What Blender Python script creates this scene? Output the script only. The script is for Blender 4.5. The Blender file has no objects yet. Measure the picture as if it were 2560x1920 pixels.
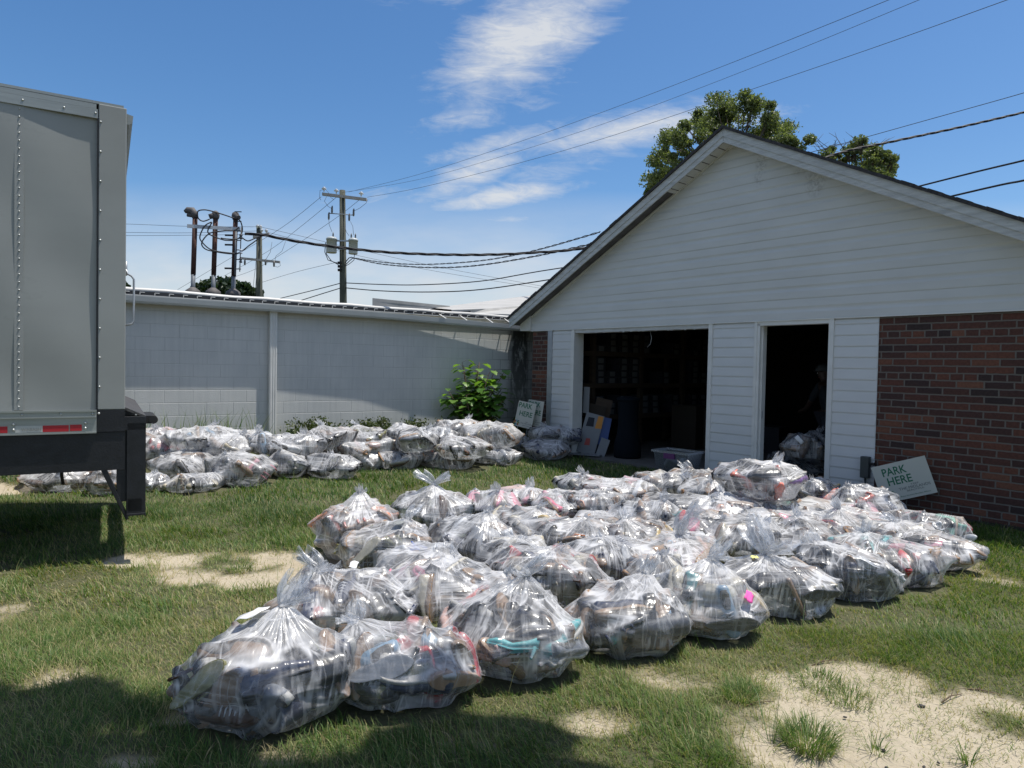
import bpy, bmesh, math, random
import numpy as np
from mathutils import Vector, Matrix, Quaternion
from mathutils.bvhtree import BVHTree
PI = math.pi
rnd = random.Random(7)
rs = np.random.RandomState(11)
SC = bpy.context.scene
COL = SC.collection

# ------------------------------------------------------------------ camera
F_PX, PITCH, ROLL = 1701.9, 0.02547638, 0.02018723      # focal length in pixels of a 2560 px wide frame
CAM_H = 1.6
cam_d = bpy.data.cameras.new('camera'); cam = bpy.data.objects.new('camera', cam_d); COL.objects.link(cam)
cam_d.sensor_width = 36.0; cam_d.lens = 36.0 * F_PX / 2560.0
cam_d.clip_start = 0.05; cam_d.clip_end = 4000
cam.matrix_world = (Matrix.Translation((0, 0, CAM_H)) @ Matrix.Rotation(PI / 2 - PITCH, 4, 'X') @ Matrix.Rotation(ROLL, 4, 'Z'))
SC.camera = cam

# ------------------------------------------------------------------ sun and sky
SUN_EL = math.radians(73.0)
SUN_H = Vector((0.995, 0.097)).normalized()              # horizontal direction towards the sun
sd = bpy.data.lights.new('sun', 'SUN'); so = bpy.data.objects.new('sun', sd); COL.objects.link(so)
sd.energy = 5.0; sd.angle = math.radians(0.53); sd.color = (1.0, 0.955, 0.88)
sun_vec = Vector((SUN_H.x * math.cos(SUN_EL), SUN_H.y * math.cos(SUN_EL), math.sin(SUN_EL)))
so.rotation_euler = sun_vec.to_track_quat('Z', 'Y').to_euler()
so.location = (6, 2, 20)

world = bpy.data.worlds.new('World'); SC.world = world; world.use_nodes = True
wn = world.node_tree; wn.nodes.clear()


def N(t, typ, **kw):
    n = t.nodes.new(typ)
    for k, v in kw.items():
        setattr(n, k, v)
    return n


def math_node(t, op, a, b=None, c=None, clamp=False):
    n = t.nodes.new('ShaderNodeMath'); n.operation = op; n.use_clamp = clamp
    for i, v in enumerate((a, b, c)):
        if v is None: continue
        if isinstance(v, (int, float)): n.inputs[i].default_value = v
        else: t.links.new(v, n.inputs[i])
    return n.outputs[0]


def sky_setup():
    t = wn; L = t.links.new
    out = N(t, 'ShaderNodeOutputWorld'); bg = N(t, 'ShaderNodeBackground')
    sky = N(t, 'ShaderNodeTexSky'); sky.sky_type = 'NISHITA'; sky.sun_disc = False
    sky.sun_elevation = SUN_EL; sky.sun_rotation = math.atan2(SUN_H.x, SUN_H.y)
    sky.altitude = 100; sky.air_density = 1.0; sky.dust_density = 1.0; sky.ozone_density = 4.0
    tc = N(t, 'ShaderNodeTexCoord'); sep = N(t, 'ShaderNodeSeparateXYZ'); L(tc.outputs['Generated'], sep.inputs[0])
    X, Y, Z = sep.outputs
    yy = math_node(t, 'MAXIMUM', Y, 0.05)
    u = math_node(t, 'DIVIDE', X, yy); v = math_node(t, 'DIVIDE', Z, yy)
    front = math_node(t, 'GREATER_THAN', Y, 0.06)
    # cloud noise lives on a flat layer high above the place
    zz = math_node(t, 'MAXIMUM', Z, 0.03)
    lx = math_node(t, 'DIVIDE', X, zz); ly = math_node(t, 'DIVIDE', Y, zz)
    cmb = N(t, 'ShaderNodeCombineXYZ'); L(u, cmb.inputs[0]); L(v, cmb.inputs[1])
    mp = N(t, 'ShaderNodeMapping'); mp.inputs['Rotation'].default_value = (0, 0, math.radians(-24)); mp.inputs['Scale'].default_value = (4.6, 14.0, 1)
    L(cmb.outputs[0], mp.inputs[0])
    no = N(t, 'ShaderNodeTexNoise'); no.inputs['Scale'].default_value = 1.0; no.inputs['Detail'].default_value = 9; no.inputs['Roughness'].default_value = 0.62
    no.inputs['Distortion'].default_value = 0.55; L(mp.outputs[0], no.inputs['Vector'])
    # cloud banks: (u, v, ru, rv, tilt, strength)
    banks = [(0.015, 0.485, 0.18, 0.08, 0.62, 0.66), (-0.04, 0.57, 0.22, 0.06, 0.1, 0.46), (-0.03, 0.40, 0.16, 0.04, -0.15, 0.36),
             (0.17, 0.345, 0.22, 0.034, 0.17, 0.66), (0.09, 0.30, 0.14, 0.030, 0.2, 0.52), (-0.02, 0.325, 0.16, 0.022, 0.25, 0.50), (-0.09, 0.355, 0.09, 0.028, 0.2, 0.48), (-0.06, 0.285, 0.12, 0.030, 0.4, 0.58),
             (-0.16, 0.245, 0.24, 0.022, 0.08, 0.44), (-0.03, 0.245, 0.14, 0.022, 0.2, 0.56), (-0.02, 0.215, 0.07, 0.010, 0.0, 0.5), (-0.26, 0.49, 0.018, 0.03, 0.2, 0.26),
             (-0.60, 0.215, 0.14, 0.026, -0.05, 0.26), (0.56, 0.35, 0.2, 0.02, 0.1, 0.14), (0.06, 0.275, 0.08, 0.008, 0.1, 0.3), (-0.30, 0.225, 0.10, 0.02, 0.0, 0.3)]
    acc = None
    for (cu, cv, ru, rv, tl, s) in banks:
        du = math_node(t, 'SUBTRACT', u, cu); dv = math_node(t, 'SUBTRACT', v, cv)
        c, sn = math.cos(tl), math.sin(tl)
        a = math_node(t, 'ADD', math_node(t, 'MULTIPLY', du, c / ru), math_node(t, 'MULTIPLY', dv, sn / ru))
        b = math_node(t, 'ADD', math_node(t, 'MULTIPLY', du, -sn / rv), math_node(t, 'MULTIPLY', dv, c / rv))
        d2 = math_node(t, 'ADD', math_node(t, 'MULTIPLY', a, a), math_node(t, 'MULTIPLY', b, b))
        g = math_node(t, 'MULTIPLY', math_node(t, 'EXPONENT', math_node(t, 'MULTIPLY', d2, -0.8)), s)
        acc = g if acc is None else math_node(t, 'MAXIMUM', acc, g)
    acc = math_node(t, 'MULTIPLY', acc, front)
    n9 = N(t, 'ShaderNodeTexNoise'); n9.inputs['Scale'].default_value = 3.9; n9.inputs['Detail'].default_value = 7; n9.inputs['Roughness'].default_value = 0.65; n9.inputs['Distortion'].default_value = 0.8; L(mp.outputs[0], n9.inputs['Vector'])
    nz = math_node(t, 'ADD', math_node(t, 'MULTIPLY', no.outputs[0], 0.62), math_node(t, 'MULTIPLY', n9.outputs[0], 0.38))
    thr = math_node(t, 'SUBTRACT', 0.74, math_node(t, 'MULTIPLY', acc, 0.82))
    dens = math_node(t, 'MULTIPLY', math_node(t, 'SUBTRACT', nz, thr), 3.1, clamp=True)
    dens = math_node(t, 'MULTIPLY', math_node(t, 'POWER', dens, 1.35), 0.86)
    # the soft white bank low over the horizon
    low = math_node(t, 'MULTIPLY', math_node(t, 'SUBTRACT', 0.26, v), 7.0, clamp=True)
    n2 = N(t, 'ShaderNodeTexNoise'); n2.inputs['Scale'].default_value = 1.6; n2.inputs['Detail'].default_value = 5; L(mp.outputs[0], n2.inputs['Vector'])
    lown = math_node(t, 'MULTIPLY', low, math_node(t, 'ADD', math_node(t, 'MULTIPLY', n2.outputs[0], 1.2), 0.15), clamp=True)
    lown = math_node(t, 'MULTIPLY', lown, 0.85)
    # unseen white cloud overhead and behind the camera, added to neutralise the fill light
    nb = N(t, 'ShaderNodeTexNoise'); nb.inputs['Scale'].default_value = 2.6; nb.inputs['Detail'].default_value = 6; L(tc.outputs['Generated'], nb.inputs['Vector'])
    away = math_node(t, 'MULTIPLY', math_node(t, 'ADD', math_node(t, 'SUBTRACT', 0.42, Y), math_node(t, 'MULTIPLY', math_node(t, 'MAXIMUM', math_node(t, 'SUBTRACT', Z, 0.60), 0.0), 2.5)), 3.0, clamp=True)
    fill_cloud = math_node(t, 'MULTIPLY', math_node(t, 'MULTIPLY', math_node(t, 'SUBTRACT', nb.outputs[0], 0.36), 5.0, clamp=True), math_node(t, 'MULTIPLY', away, 0.36))
    fac = math_node(t, 'MAXIMUM', math_node(t, 'MAXIMUM', dens, lown), fill_cloud)
    hs = N(t, 'ShaderNodeHueSaturation'); hs.inputs['Saturation'].default_value = 1.22; hs.inputs['Value'].default_value = 1.0; L(sky.outputs[0], hs.inputs['Color'])
    mx = N(t, 'ShaderNodeMix'); mx.data_type = 'RGBA'; L(fac, mx.inputs[0]); L(hs.outputs[0], mx.inputs[6]); mx.inputs[7].default_value = (5.4, 5.5, 5.6, 1)
    L(mx.outputs[2], bg.inputs[0]); bg.inputs[1].default_value = 0.14
    L(bg.outputs[0], out.inputs[0])


sky_setup()
SC.view_settings.view_transform = 'Standard'; SC.view_settings.look = 'None'; SC.view_settings.gamma = 1
SC.view_settings.exposure = 0.0; SC.view_settings.use_curve_mapping = False
SC.render.engine = 'CYCLES'
cy = SC.cycles
cy.max_bounces = 8; cy.diffuse_bounces = 3; cy.glossy_bounces = 3; cy.transmission_bounces = 6; cy.transparent_max_bounces = 32
cy.caustics_reflective = False; cy.caustics_refractive = False; cy.sample_clamp_indirect = 4.0
cy.use_denoising = True
try: cy.denoiser = 'OPENIMAGEDENOISE'
except Exception: pass

# ------------------------------------------------------------------ small tools


def ray(px, py):
    x, y = px - 1280.0, py - 960.0
    c, s = math.cos(ROLL), math.sin(ROLL)
    x, y = c * x + s * y, -s * x + c * y
    d = (x / F_PX, 1.0, -y / F_PX)
    cp, sp = math.cos(PITCH), math.sin(PITCH)
    return Vector((d[0], d[1] * cp + d[2] * sp, -d[1] * sp + d[2] * cp))


def at_z(px, py, z):                   # the point of the photograph's ray at height z
    d = ray(px, py); t = (z - CAM_H) / d.z
    return Vector((d.x * t, d.y * t, z))


def at_y(px, py, Y):                   # the point at distance Y
    d = ray(px, py); t = Y / d.y
    return Vector((d.x * t, Y, CAM_H + d.z * t))


def tag(o, label=None, cat=None, group=None, kind=None):
    if label: o['label'] = label
    if cat: o['category'] = cat
    if group: o['group'] = group
    if kind: o['kind'] = kind
    return o


def empty(name, loc=(0, 0, 0), rz=0.0, label=None, cat=None, group=None):
    o = bpy.data.objects.new(name, None); o.empty_display_size = 0.1
    COL.objects.link(o); o.location = loc; o.rotation_euler = (0, 0, rz)
    return tag(o, label, cat, group)


class MB:
    """collects shapes and links them as one mesh"""
    def __init__(s): s.v = []; s.f = []; s.m = []; s.smooth = []
    def add(s, vs, fs, mi=0, smooth=False, M=None):
        b = len(s.v)
        for p in vs:
            p = Vector(p)
            s.v.append(tuple(M @ p) if M is not None else tuple(p))
        for f in fs:
            s.f.append([b + i for i in f]); s.m.append(mi); s.smooth.append(smooth)
        return s
    def box(s, x0, x1, y0, y1, z0, z1, mi=0, M=None):
        vs = [(x0, y0, z0), (x1, y0, z0), (x1, y1, z0), (x0, y1, z0), (x0, y0, z1), (x1, y0, z1), (x1, y1, z1), (x0, y1, z1)]
        return s.add(vs, [(0, 3, 2, 1), (4, 5, 6, 7), (0, 1, 5, 4), (1, 2, 6, 5), (2, 3, 7, 6), (3, 0, 4, 7)], mi, False, M)
    def prism(s, poly, z0, z1, mi=0, M=None, axis='z'):
        n = len(poly)
        if axis == 'z': vs = [(a, b, z0) for a, b in poly] + [(a, b, z1) for a, b in poly]
        elif axis == 'y': vs = [(a, z0, b) for a, b in poly] + [(a, z1, b) for a, b in poly]
        else: vs = [(z0, a, b) for a, b in poly] + [(z1, a, b) for a, b in poly]
        fs = [tuple(range(n - 1, -1, -1)), tuple(range(n, 2 * n))] + [(i, (i + 1) % n, n + (i + 1) % n, n + i) for i in range(n)]
        return s.add(vs, fs, mi, False, M)
    def tube(s, pts, r, n=8, mi=0, cap=True, M=None, smooth=True):
        pts = [Vector(p) for p in pts]
        rr = r if isinstance(r, (list, tuple)) else [r] * len(pts)
        vs = []; prev = None
        for i, p in enumerate(pts):
            d = (pts[min(i + 1, len(pts) - 1)] - pts[max(i - 1, 0)])
            if d.length < 1e-9: d = Vector((0, 0, 1))
            d.normalize()
            if prev is None:
                a = Vector((0, 0, 1)) if abs(d.z) < 0.9 else Vector((1, 0, 0))
                a = (a - d * a.dot(d)).normalized()
            else:
                a = (prev - d * prev.dot(d))
                a = a.normalized() if a.length > 1e-6 else Vector((1, 0, 0))
            prev = a; b = d.cross(a)
            for k in range(n):
                t = 2 * PI * k / n
                vs.append(p + (a * math.cos(t) + b * math.sin(t)) * rr[i])
        fs = []
        for i in range(len(pts) - 1):
            for k in range(n):
                fs.append((i * n + k, i * n + (k + 1) % n, (i + 1) * n + (k + 1) % n, (i + 1) * n + k))
        s.add(vs, fs, mi, smooth, M)
        if cap:
            b = len(s.v) - len(vs)
            s.f.append([b + k for k in range(n - 1, -1, -1)]); s.m.append(mi); s.smooth.append(False)
            s.f.append([b + (len(pts) - 1) * n + k for k in range(n)]); s.m.append(mi); s.smooth.append(False)
        return s
    def lathe(s, prof, n=16, mi=0, M=None, smooth=True):
        vs = []
        for (r, z) in prof:
            for k in range(n):
                t = 2 * PI * k / n; vs.append((r * math.cos(t), r * math.sin(t), z))
        fs = [(i * n + k, i * n + (k + 1) % n, (i + 1) * n + (k + 1) % n, (i + 1) * n + k) for i in range(len(prof) - 1) for k in range(n)]
        s.add(vs, fs, mi, smooth, M)
        b = len(s.v) - len(vs)
        s.f.append([b + k for k in range(n - 1, -1, -1)]); s.m.append(mi); s.smooth.append(False)
        s.f.append([b + (len(prof) - 1) * n + k for k in range(n)]); s.m.append(mi); s.smooth.append(False)
        return s
    def mesh(s, name, mats):
        me = bpy.data.meshes.new(name); me.from_pydata(s.v, [], s.f)
        for m in (mats if isinstance(mats, (list, tuple)) else [mats]): me.materials.append(m)
        me.polygons.foreach_set('material_index', s.m); me.polygons.foreach_set('use_smooth', s.smooth)
        me.update(); return me
    def build(s, name, mats, parent=None, loc=None, label=None):
        o = bpy.data.objects.new(name, s.mesh(name, mats)); COL.objects.link(o)
        if parent: o.parent = parent
        if loc is not None: o.location = loc
        if label: o['label'] = label
        return o


def np_mesh(name, V, faces_flat, face_sizes, mats, smooth=False, mat_idx=None):
    me = bpy.data.meshes.new(name)
    V = np.asarray(V, dtype=np.float32); ff = np.asarray(faces_flat, dtype=np.int32).ravel(); fs = np.asarray(face_sizes, dtype=np.int32)
    me.vertices.add(len(V)); me.vertices.foreach_set('co', V.ravel())
    me.loops.add(len(ff)); me.loops.foreach_set('vertex_index', ff)
    st = np.concatenate([[0], np.cumsum(fs)[:-1]]).astype(np.int32)
    me.polygons.add(len(fs)); me.polygons.foreach_set('loop_start', st)
    try: me.polygons.foreach_set('loop_total', fs)
    except Exception: pass
    if smooth: me.polygons.foreach_set('use_smooth', np.ones(len(fs), dtype=bool))
    if mat_idx is not None: me.polygons.foreach_set('material_index', np.asarray(mat_idx, dtype=np.int32))
    for m in (mats if isinstance(mats, (list, tuple)) else [mats]): me.materials.append(m)
    me.update(calc_edges=True); me.validate()
    return me


def link_mesh(name, me, parent=None):
    o = bpy.data.objects.new(name, me); COL.objects.link(o)
    if parent: o.parent = parent
    return o


def bevel(o, w=0.004, seg=2):
    m = o.modifiers.new('bevel', 'BEVEL'); m.width = w; m.segments = seg; m.limit_method = 'ANGLE'
    return o


# value noise, vectorised
def vnoise(P, seed=0):
    P = np.asarray(P, dtype=np.float64); I = np.floor(P).astype(np.int64); Fr = P - I; Fr = Fr * Fr * (3 - 2 * Fr)
    def h(ix, iy, iz):
        n = (ix * 73856093) ^ (iy * 19349663) ^ (iz * 83492791) ^ (seed * 2654435761)
        n = (n ^ (n >> 13)) * 1274126177; n = n & 0x7fffffff
        n = (n ^ (n >> 11)) & 0xffff
        return n / 65535.0
    r = 0
    for dx in (0, 1):
        for dy in (0, 1):
            for dz in (0, 1):
                w = (Fr[:, 0] if dx else 1 - Fr[:, 0]) * (Fr[:, 1] if dy else 1 - Fr[:, 1]) * (Fr[:, 2] if dz else 1 - Fr[:, 2])
                r = r + w * h(I[:, 0] + dx, I[:, 1] + dy, I[:, 2] + dz)
    return r * 2 - 1


def fbm(P, oct=4, seed=0):
    r = 0; a = 1.0; s = 0
    for o in range(oct):
        r = r + a * vnoise(P * (2 ** o) + 17.3 * o, seed + o); s += a; a *= 0.5
    return r / s


# ------------------------------------------------------------------ materials
def principled(name, color, rough=0.6, metal=0.0, spec=0.5):
    m = bpy.data.materials.new(name); m.use_nodes = True; t = m.node_tree
    b = t.nodes['Principled BSDF']; b.inputs['Base Color'].default_value = (*color, 1); b.inputs['Roughness'].default_value = rough
    b.inputs['Metallic'].default_value = metal
    if 'Specular IOR Level' in b.inputs: b.inputs['Specular IOR Level'].default_value = spec
    return m, t, b


def mat(name, color, rough=0.6, metal=0.0, var=0.12, scale=8.0, bump=0.0, bscale=40.0, stretch=None, dirt=None, spec=0.5):
    """procedural surface: base colour broken up by noise, optional dirt colour and fine bump"""
    m, t, b = principled(name, color, rough, metal, spec); L = t.links.new
    tc = N(t, 'ShaderNodeTexCoord'); mp = N(t, 'ShaderNodeMapping'); L(tc.outputs['Object'], mp.inputs[0])
    if stretch: mp.inputs['Scale'].default_value = stretch
    no = N(t, 'ShaderNodeTexNoise'); no.inputs['Scale'].default_value = scale; no.inputs['Detail'].default_value = 6; L(mp.outputs[0], no.inputs['Vector'])
    cr = N(t, 'ShaderNodeValToRGB'); cr.color_ramp.elements[0].position = 0.3; cr.color_ramp.elements[1].position = 0.7
    lo = [max(0, c * (1 - var)) for c in color]; hi = [min(1, c * (1 + var)) for c in color]
    cr.color_ramp.elements[0].color = (*lo, 1); cr.color_ramp.elements[1].color = (*hi, 1)
    L(no.outputs[0], cr.inputs[0]); last = cr.outputs[0]
    if dirt:
        dc, amt, ds = dirt
        n2 = N(t, 'ShaderNodeTexNoise'); n2.inputs['Scale'].default_value = ds; n2.inputs['Detail'].default_value = 8; n2.inputs['Roughness'].default_value = 0.7; L(mp.outputs[0], n2.inputs['Vector'])
        f = math_node(t, 'MULTIPLY', math_node(t, 'SUBTRACT', n2.outputs[0], 1 - amt), 5.0, clamp=True)
        mx = N(t, 'ShaderNodeMix'); mx.data_type = 'RGBA'; L(f, mx.inputs[0]); L(last, mx.inputs[6]); mx.inputs[7].default_value = (*dc, 1); last = mx.outputs[2]
    L(last, b.inputs['Base Color'])
    if bump > 0:
        n3 = N(t, 'ShaderNodeTexNoise'); n3.inputs['Scale'].default_value = bscale; n3.inputs['Detail'].default_value = 4; L(mp.outputs[0], n3.inputs['Vector'])
        bp = N(t, 'ShaderNodeBump'); bp.inputs['Strength'].default_value = bump; bp.inputs['Distance'].default_value = 0.01; L(n3.outputs[0], bp.inputs['Height']); L(bp.outputs[0], b.inputs['Normal'])
    return m


def brick_mat():
    m, t, b = principled('old_red_brick', (0.25, 0.08, 0.05), 0.9); L = t.links.new
    tc = N(t, 'ShaderNodeTexCoord'); sp = N(t, 'ShaderNodeSeparateXYZ'); L(tc.outputs['Object'], sp.inputs[0]); cb = N(t, 'ShaderNodeCombineXYZ')
    # courses of 0.082 m, every sixth course laid as headers
    BH = 0.0812; BW = 0.268
    X, Z = sp.outputs[0], sp.outputs[2]
    nz = N(t, 'ShaderNodeTexNoise'); nz.inputs['Scale'].default_value = 9; nz.inputs['Detail'].default_value = 3; L(tc.outputs['Object'], nz.inputs['Vector'])
    wob = math_node(t, 'MULTIPLY', math_node(t, 'SUBTRACT', nz.outputs[0], 0.5), 0.016)
    Xw = math_node(t, 'ADD', X, wob)
    nz2 = N(t, 'ShaderNodeTexNoise'); nz2.inputs['Scale'].default_value = 14; L(tc.outputs['Object'], nz2.inputs['Vector'])
    Zw = math_node(t, 'ADD', Z, math_node(t, 'MULTIPLY', math_node(t, 'SUBTRACT', nz2.outputs[0], 0.5), 0.012))
    row = math_node(t, 'FLOOR', math_node(t, 'DIVIDE', Zw, BH))
    fz = math_node(t, 'FRACT', math_node(t, 'DIVIDE', Zw, BH))
    hd = math_node(t, 'LESS_THAN', math_node(t, 'ABSOLUTE', math_node(t, 'SUBTRACT', math_node(t, 'MODULO', row, 6.0), 1.0)), 0.5)   # header course
    wd = math_node(t, 'SUBTRACT', BW, math_node(t, 'MULTIPLY', hd, BW / 2))
    off = math_node(t, 'MULTIPLY', math_node(t, 'MODULO', row, 2.0), 0.5)
    xs = math_node(t, 'ADD', math_node(t, 'DIVIDE', Xw, wd), off)
    xs = math_node(t, 'ADD', xs, 20.0)
    col = math_node(t, 'FLOOR', xs); fx = math_node(t, 'FRACT', xs)
    # distance to the joint, metres
    dx = math_node(t, 'MULTIPLY', math_node(t, 'MINIMUM', fx, math_node(t, 'SUBTRACT', 1.0, fx)), wd)
    dz = math_node(t, 'MULTIPLY', math_node(t, 'MINIMUM', fz, math_node(t, 'SUBTRACT', 1.0, fz)), BH)
    d = math_node(t, 'MINIMUM', dx, dz)
    face = math_node(t, 'MULTIPLY', math_node(t, 'SUBTRACT', d, 0.0062), 300.0, clamp=True)
    L(row, cb.inputs[0]); L(col, cb.inputs[1])
    wn_ = N(t, 'ShaderNodeTexWhiteNoise'); wn_.noise_dimensions = '2D'; L(cb.outputs[0], wn_.inputs['Vector'])
    cr = N(t, 'ShaderNodeValToRGB'); els = cr.color_ramp.elements
    cols = [(0.0, (0.034, 0.022, 0.021)), (0.10, (0.055, 0.027, 0.023)), (0.34, (0.075, 0.032, 0.024)), (0.55, (0.088, 0.035, 0.025)), (0.78, (0.108, 0.041, 0.027)), (0.93, (0.14, 0.053, 0.032)), (1.0, (0.165, 0.07, 0.042))]
    els[0].position = 0; els[0].color = (*cols[0][1], 1); els[1].position = 1; els[1].color = (*cols[-1][1], 1)
    for p_, c_ in cols[1:-1]:
        e = els.new(p_); e.color = (*c_, 1)
    L(wn_.outputs['Value'], cr.inputs[0])
    n4 = N(t, 'ShaderNodeTexNoise'); n4.inputs['Scale'].default_value = 35; n4.inputs['Detail'].default_value = 6; L(tc.outputs['Object'], n4.inputs['Vector'])
    mot = N(t, 'ShaderNodeMix'); mot.data_type = 'RGBA'; mot.blend_type = 'MULTIPLY'; mot.inputs[0].default_value = 0.6; L(cr.outputs[0], mot.inputs[6])
    rg = N(t, 'ShaderNodeValToRGB'); rg.color_ramp.elements[0].color = (0.45, 0.45, 0.45, 1); rg.color_ramp.elements[1].color = (1.3, 1.3, 1.3, 1); rg.color_ramp.elements[0].position = .25; rg.color_ramp.elements[1].position = .75
    L(n4.outputs[0], rg.inputs[0]); L(rg.outputs[0], mot.inputs[7])
    mx = N(t, 'ShaderNodeMix'); mx.data_type = 'RGBA'; L(face, mx.inputs[0]); mx.inputs[6].default_value = (0.145, 0.127, 0.108, 1); L(mot.outputs[2], mx.inputs[7])
    L(mx.outputs[2], b.inputs['Base Color'])
    hgt = math_node(t, 'ADD', face, math_node(t, 'MULTIPLY', n4.outputs[0], 0.5))
    bp = N(t, 'ShaderNodeBump'); bp.inputs['Distance'].default_value = 0.008; bp.inputs['Strength'].default_value = 0.9; L(hgt, bp.inputs['Height']); L(bp.outputs[0], b.inputs['Normal'])
    return m


def block_mat():
    """painted concrete block, 0.406 x 0.203 m; joints read by bump and a thin line"""
    m, t, b = principled('painted_concrete_block', (0.62, 0.63, 0.62), 0.75); L = t.links.new
    tc = N(t, 'ShaderNodeTexCoord'); sp = N(t, 'ShaderNodeSeparateXYZ'); L(tc.outputs['Object'], sp.inputs[0])
    X, Z = sp.outputs[0], sp.outputs[2]
    zz = math_node(t, 'DIVIDE', math_node(t, 'SUBTRACT', Z, 0.113 - 0.4064), 0.2032)
    row = math_node(t, 'FLOOR', zz); fz = math_node(t, 'FRACT', zz)
    xs = math_node(t, 'ADD', math_node(t, 'DIVIDE', math_node(t, 'SUBTRACT', X, 1.547 + 20 * 0.4064), 0.4064), math_node(t, 'MULTIPLY', math_node(t, 'MODULO', math_node(t, 'ADD', row, 101.0), 2.0), 0.5))
    xs = math_node(t, 'ADD', xs, 60.0)
    fx = math_node(t, 'FRACT', xs); col = math_node(t, 'FLOOR', xs)
    dx = math_node(t, 'MULTIPLY', math_node(t, 'MINIMUM', fx, math_node(t, 'SUBTRACT', 1.0, fx)), 0.4064)
    dz = math_node(t, 'MULTIPLY', math_node(t, 'MINIMUM', fz, math_node(t, 'SUBTRACT', 1.0, fz)), 0.2032)
    d = math_node(t, 'MINIMUM', dx, dz)
    face = math_node(t, 'MULTIPLY', math_node(t, 'SUBTRACT', d, 0.001), 160.0, clamp=True)
    n1 = N(t, 'ShaderNodeTexNoise'); n1.inputs['Scale'].default_value = 1.3; n1.inputs['Detail'].default_value = 6; L(tc.outputs['Object'], n1.inputs['Vector'])
    n2 = N(t, 'ShaderNodeTexNoise'); n2.inputs['Scale'].default_value = 55; n2.inputs['Detail'].default_value = 5; L(tc.outputs['Object'], n2.inputs['Vector'])
    mpv = N(t, 'ShaderNodeMapping'); mpv.inputs['Scale'].default_value = (14, 14, 1.0); L(tc.outputs['Object'], mpv.inputs[0])
    n3 = N(t, 'ShaderNodeTexNoise'); n3.inputs['Scale'].default_value = 1.4; n3.inputs['Detail'].default_value = 5; L(mpv.outputs[0], n3.inputs['Vector'])
    base = N(t, 'ShaderNodeValToRGB'); base.color_ramp.elements[0].color = (0.49, 0.505, 0.495, 1); base.color_ramp.elements[1].color = (0.64, 0.645, 0.62, 1)
    base.color_ramp.elements[0].position = .3; base.color_ramp.elements[1].position = .72; L(math_node(t, 'ADD', math_node(t, 'MULTIPLY', n1.outputs[0], 0.6), math_node(t, 'MULTIPLY', n3.outputs[0], 0.4)), base.inputs[0])
    # joints mostly painted over; where the mortar cracked the line is dark
    jn = math_node(t, 'MULTIPLY', math_node(t, 'SUBTRACT', n1.outputs[0], 0.38), 2.6, clamp=True)
    jf = math_node(t, 'MULTIPLY', math_node(t, 'SUBTRACT', 1.0, face), math_node(t, 'ADD', math_node(t, 'MULTIPLY', jn, 0.26), 0.04))
    mj = N(t, 'ShaderNodeMix'); mj.data_type = 'RGBA'; L(jf, mj.inputs[0]); L(base.outputs[0], mj.inputs[6]); mj.inputs[7].default_value = (0.13, 0.14, 0.145, 1)
    # bare yellowish mortar along the top course
    tn = N(t, 'ShaderNodeTexNoise'); tn.inputs['Scale'].default_value = 7; tn.inputs['Detail'].default_value = 4; L(tc.outputs['Object'], tn.inputs['Vector'])
    top = math_node(t, 'MULTIPLY', math_node(t, 'SUBTRACT', math_node(t, 'ADD', Z, math_node(t, 'MULTIPLY', tn.outputs[0], 0.05)), 2.405), 60.0, clamp=True)
    mt = N(t, 'ShaderNodeMix'); mt.data_type = 'RGBA'; L(math_node(t, 'MULTIPLY', top, 0.75), mt.inputs[0]); L(mj.outputs[2], mt.inputs[6]); mt.inputs[7].default_value = (0.50, 0.47, 0.39, 1)
    # black water stain running down by the corner
    sx = math_node(t, 'ABSOLUTE', math_node(t, 'SUBTRACT', math_node(t, 'ADD', X, math_node(t, 'MULTIPLY', math_node(t, 'SUBTRACT', n3.outputs[0], 0.5), 0.25)), 8.54))
    s1 = math_node(t, 'MULTIPLY', math_node(t, 'SUBTRACT', 0.34, sx), 6.0, clamp=True)
    n5 = N(t, 'ShaderNodeTexNoise'); n5.inputs['Scale'].default_value = 2.6; n5.inputs['Detail'].default_value = 9; n5.inputs['Roughness'].default_value = 0.7
    mp5 = N(t, 'ShaderNodeMapping'); mp5.inputs['Scale'].default_value = (2.6, 2, 0.9); L(tc.outputs['Object'], mp5.inputs[0]); L(mp5.outputs[0], n5.inputs['Vector'])
    s2 = math_node(t, 'MULTIPLY', math_node(t, 'SUBTRACT', n5.outputs[0], 0.37), 8.0, clamp=True)
    zf = math_node(t, 'ADD', math_node(t, 'MULTIPLY', Z, 0.22), 0.48)
    st = math_node(t, 'MULTIPLY', math_node(t, 'MULTIPLY', s1, s2), math_node(t, 'MINIMUM', zf, 0.93))
    sj = math_node(t, 'MULTIPLY', math_node(t, 'SUBTRACT', 1.0, face), math_node(t, 'MULTIPLY', math_node(t, 'SUBTRACT', X, 7.7), 2.2, clamp=True))
    st = math_node(t, 'MAXIMUM', st, math_node(t, 'MULTIPLY', sj, 0.9))
    ms = N(t, 'ShaderNodeMix'); ms.data_type = 'RGBA'; L(st, ms.inputs[0]); L(mt.outputs[2], ms.inputs[6]); ms.inputs[7].default_value = (0.018, 0.022, 0.022, 1)
    # green algae next to the stain
    gx = math_node(t, 'MULTIPLY', math_node(t, 'SUBTRACT', X, 6.2), 0.35, clamp=True)
    gg = math_node(t, 'MULTIPLY', math_node(t, 'MULTIPLY', gx, math_node(t, 'SUBTRACT', 1.55, Z), clamp=True), math_node(t, 'MULTIPLY', n1.outputs[0], 1.1), clamp=True)
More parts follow.
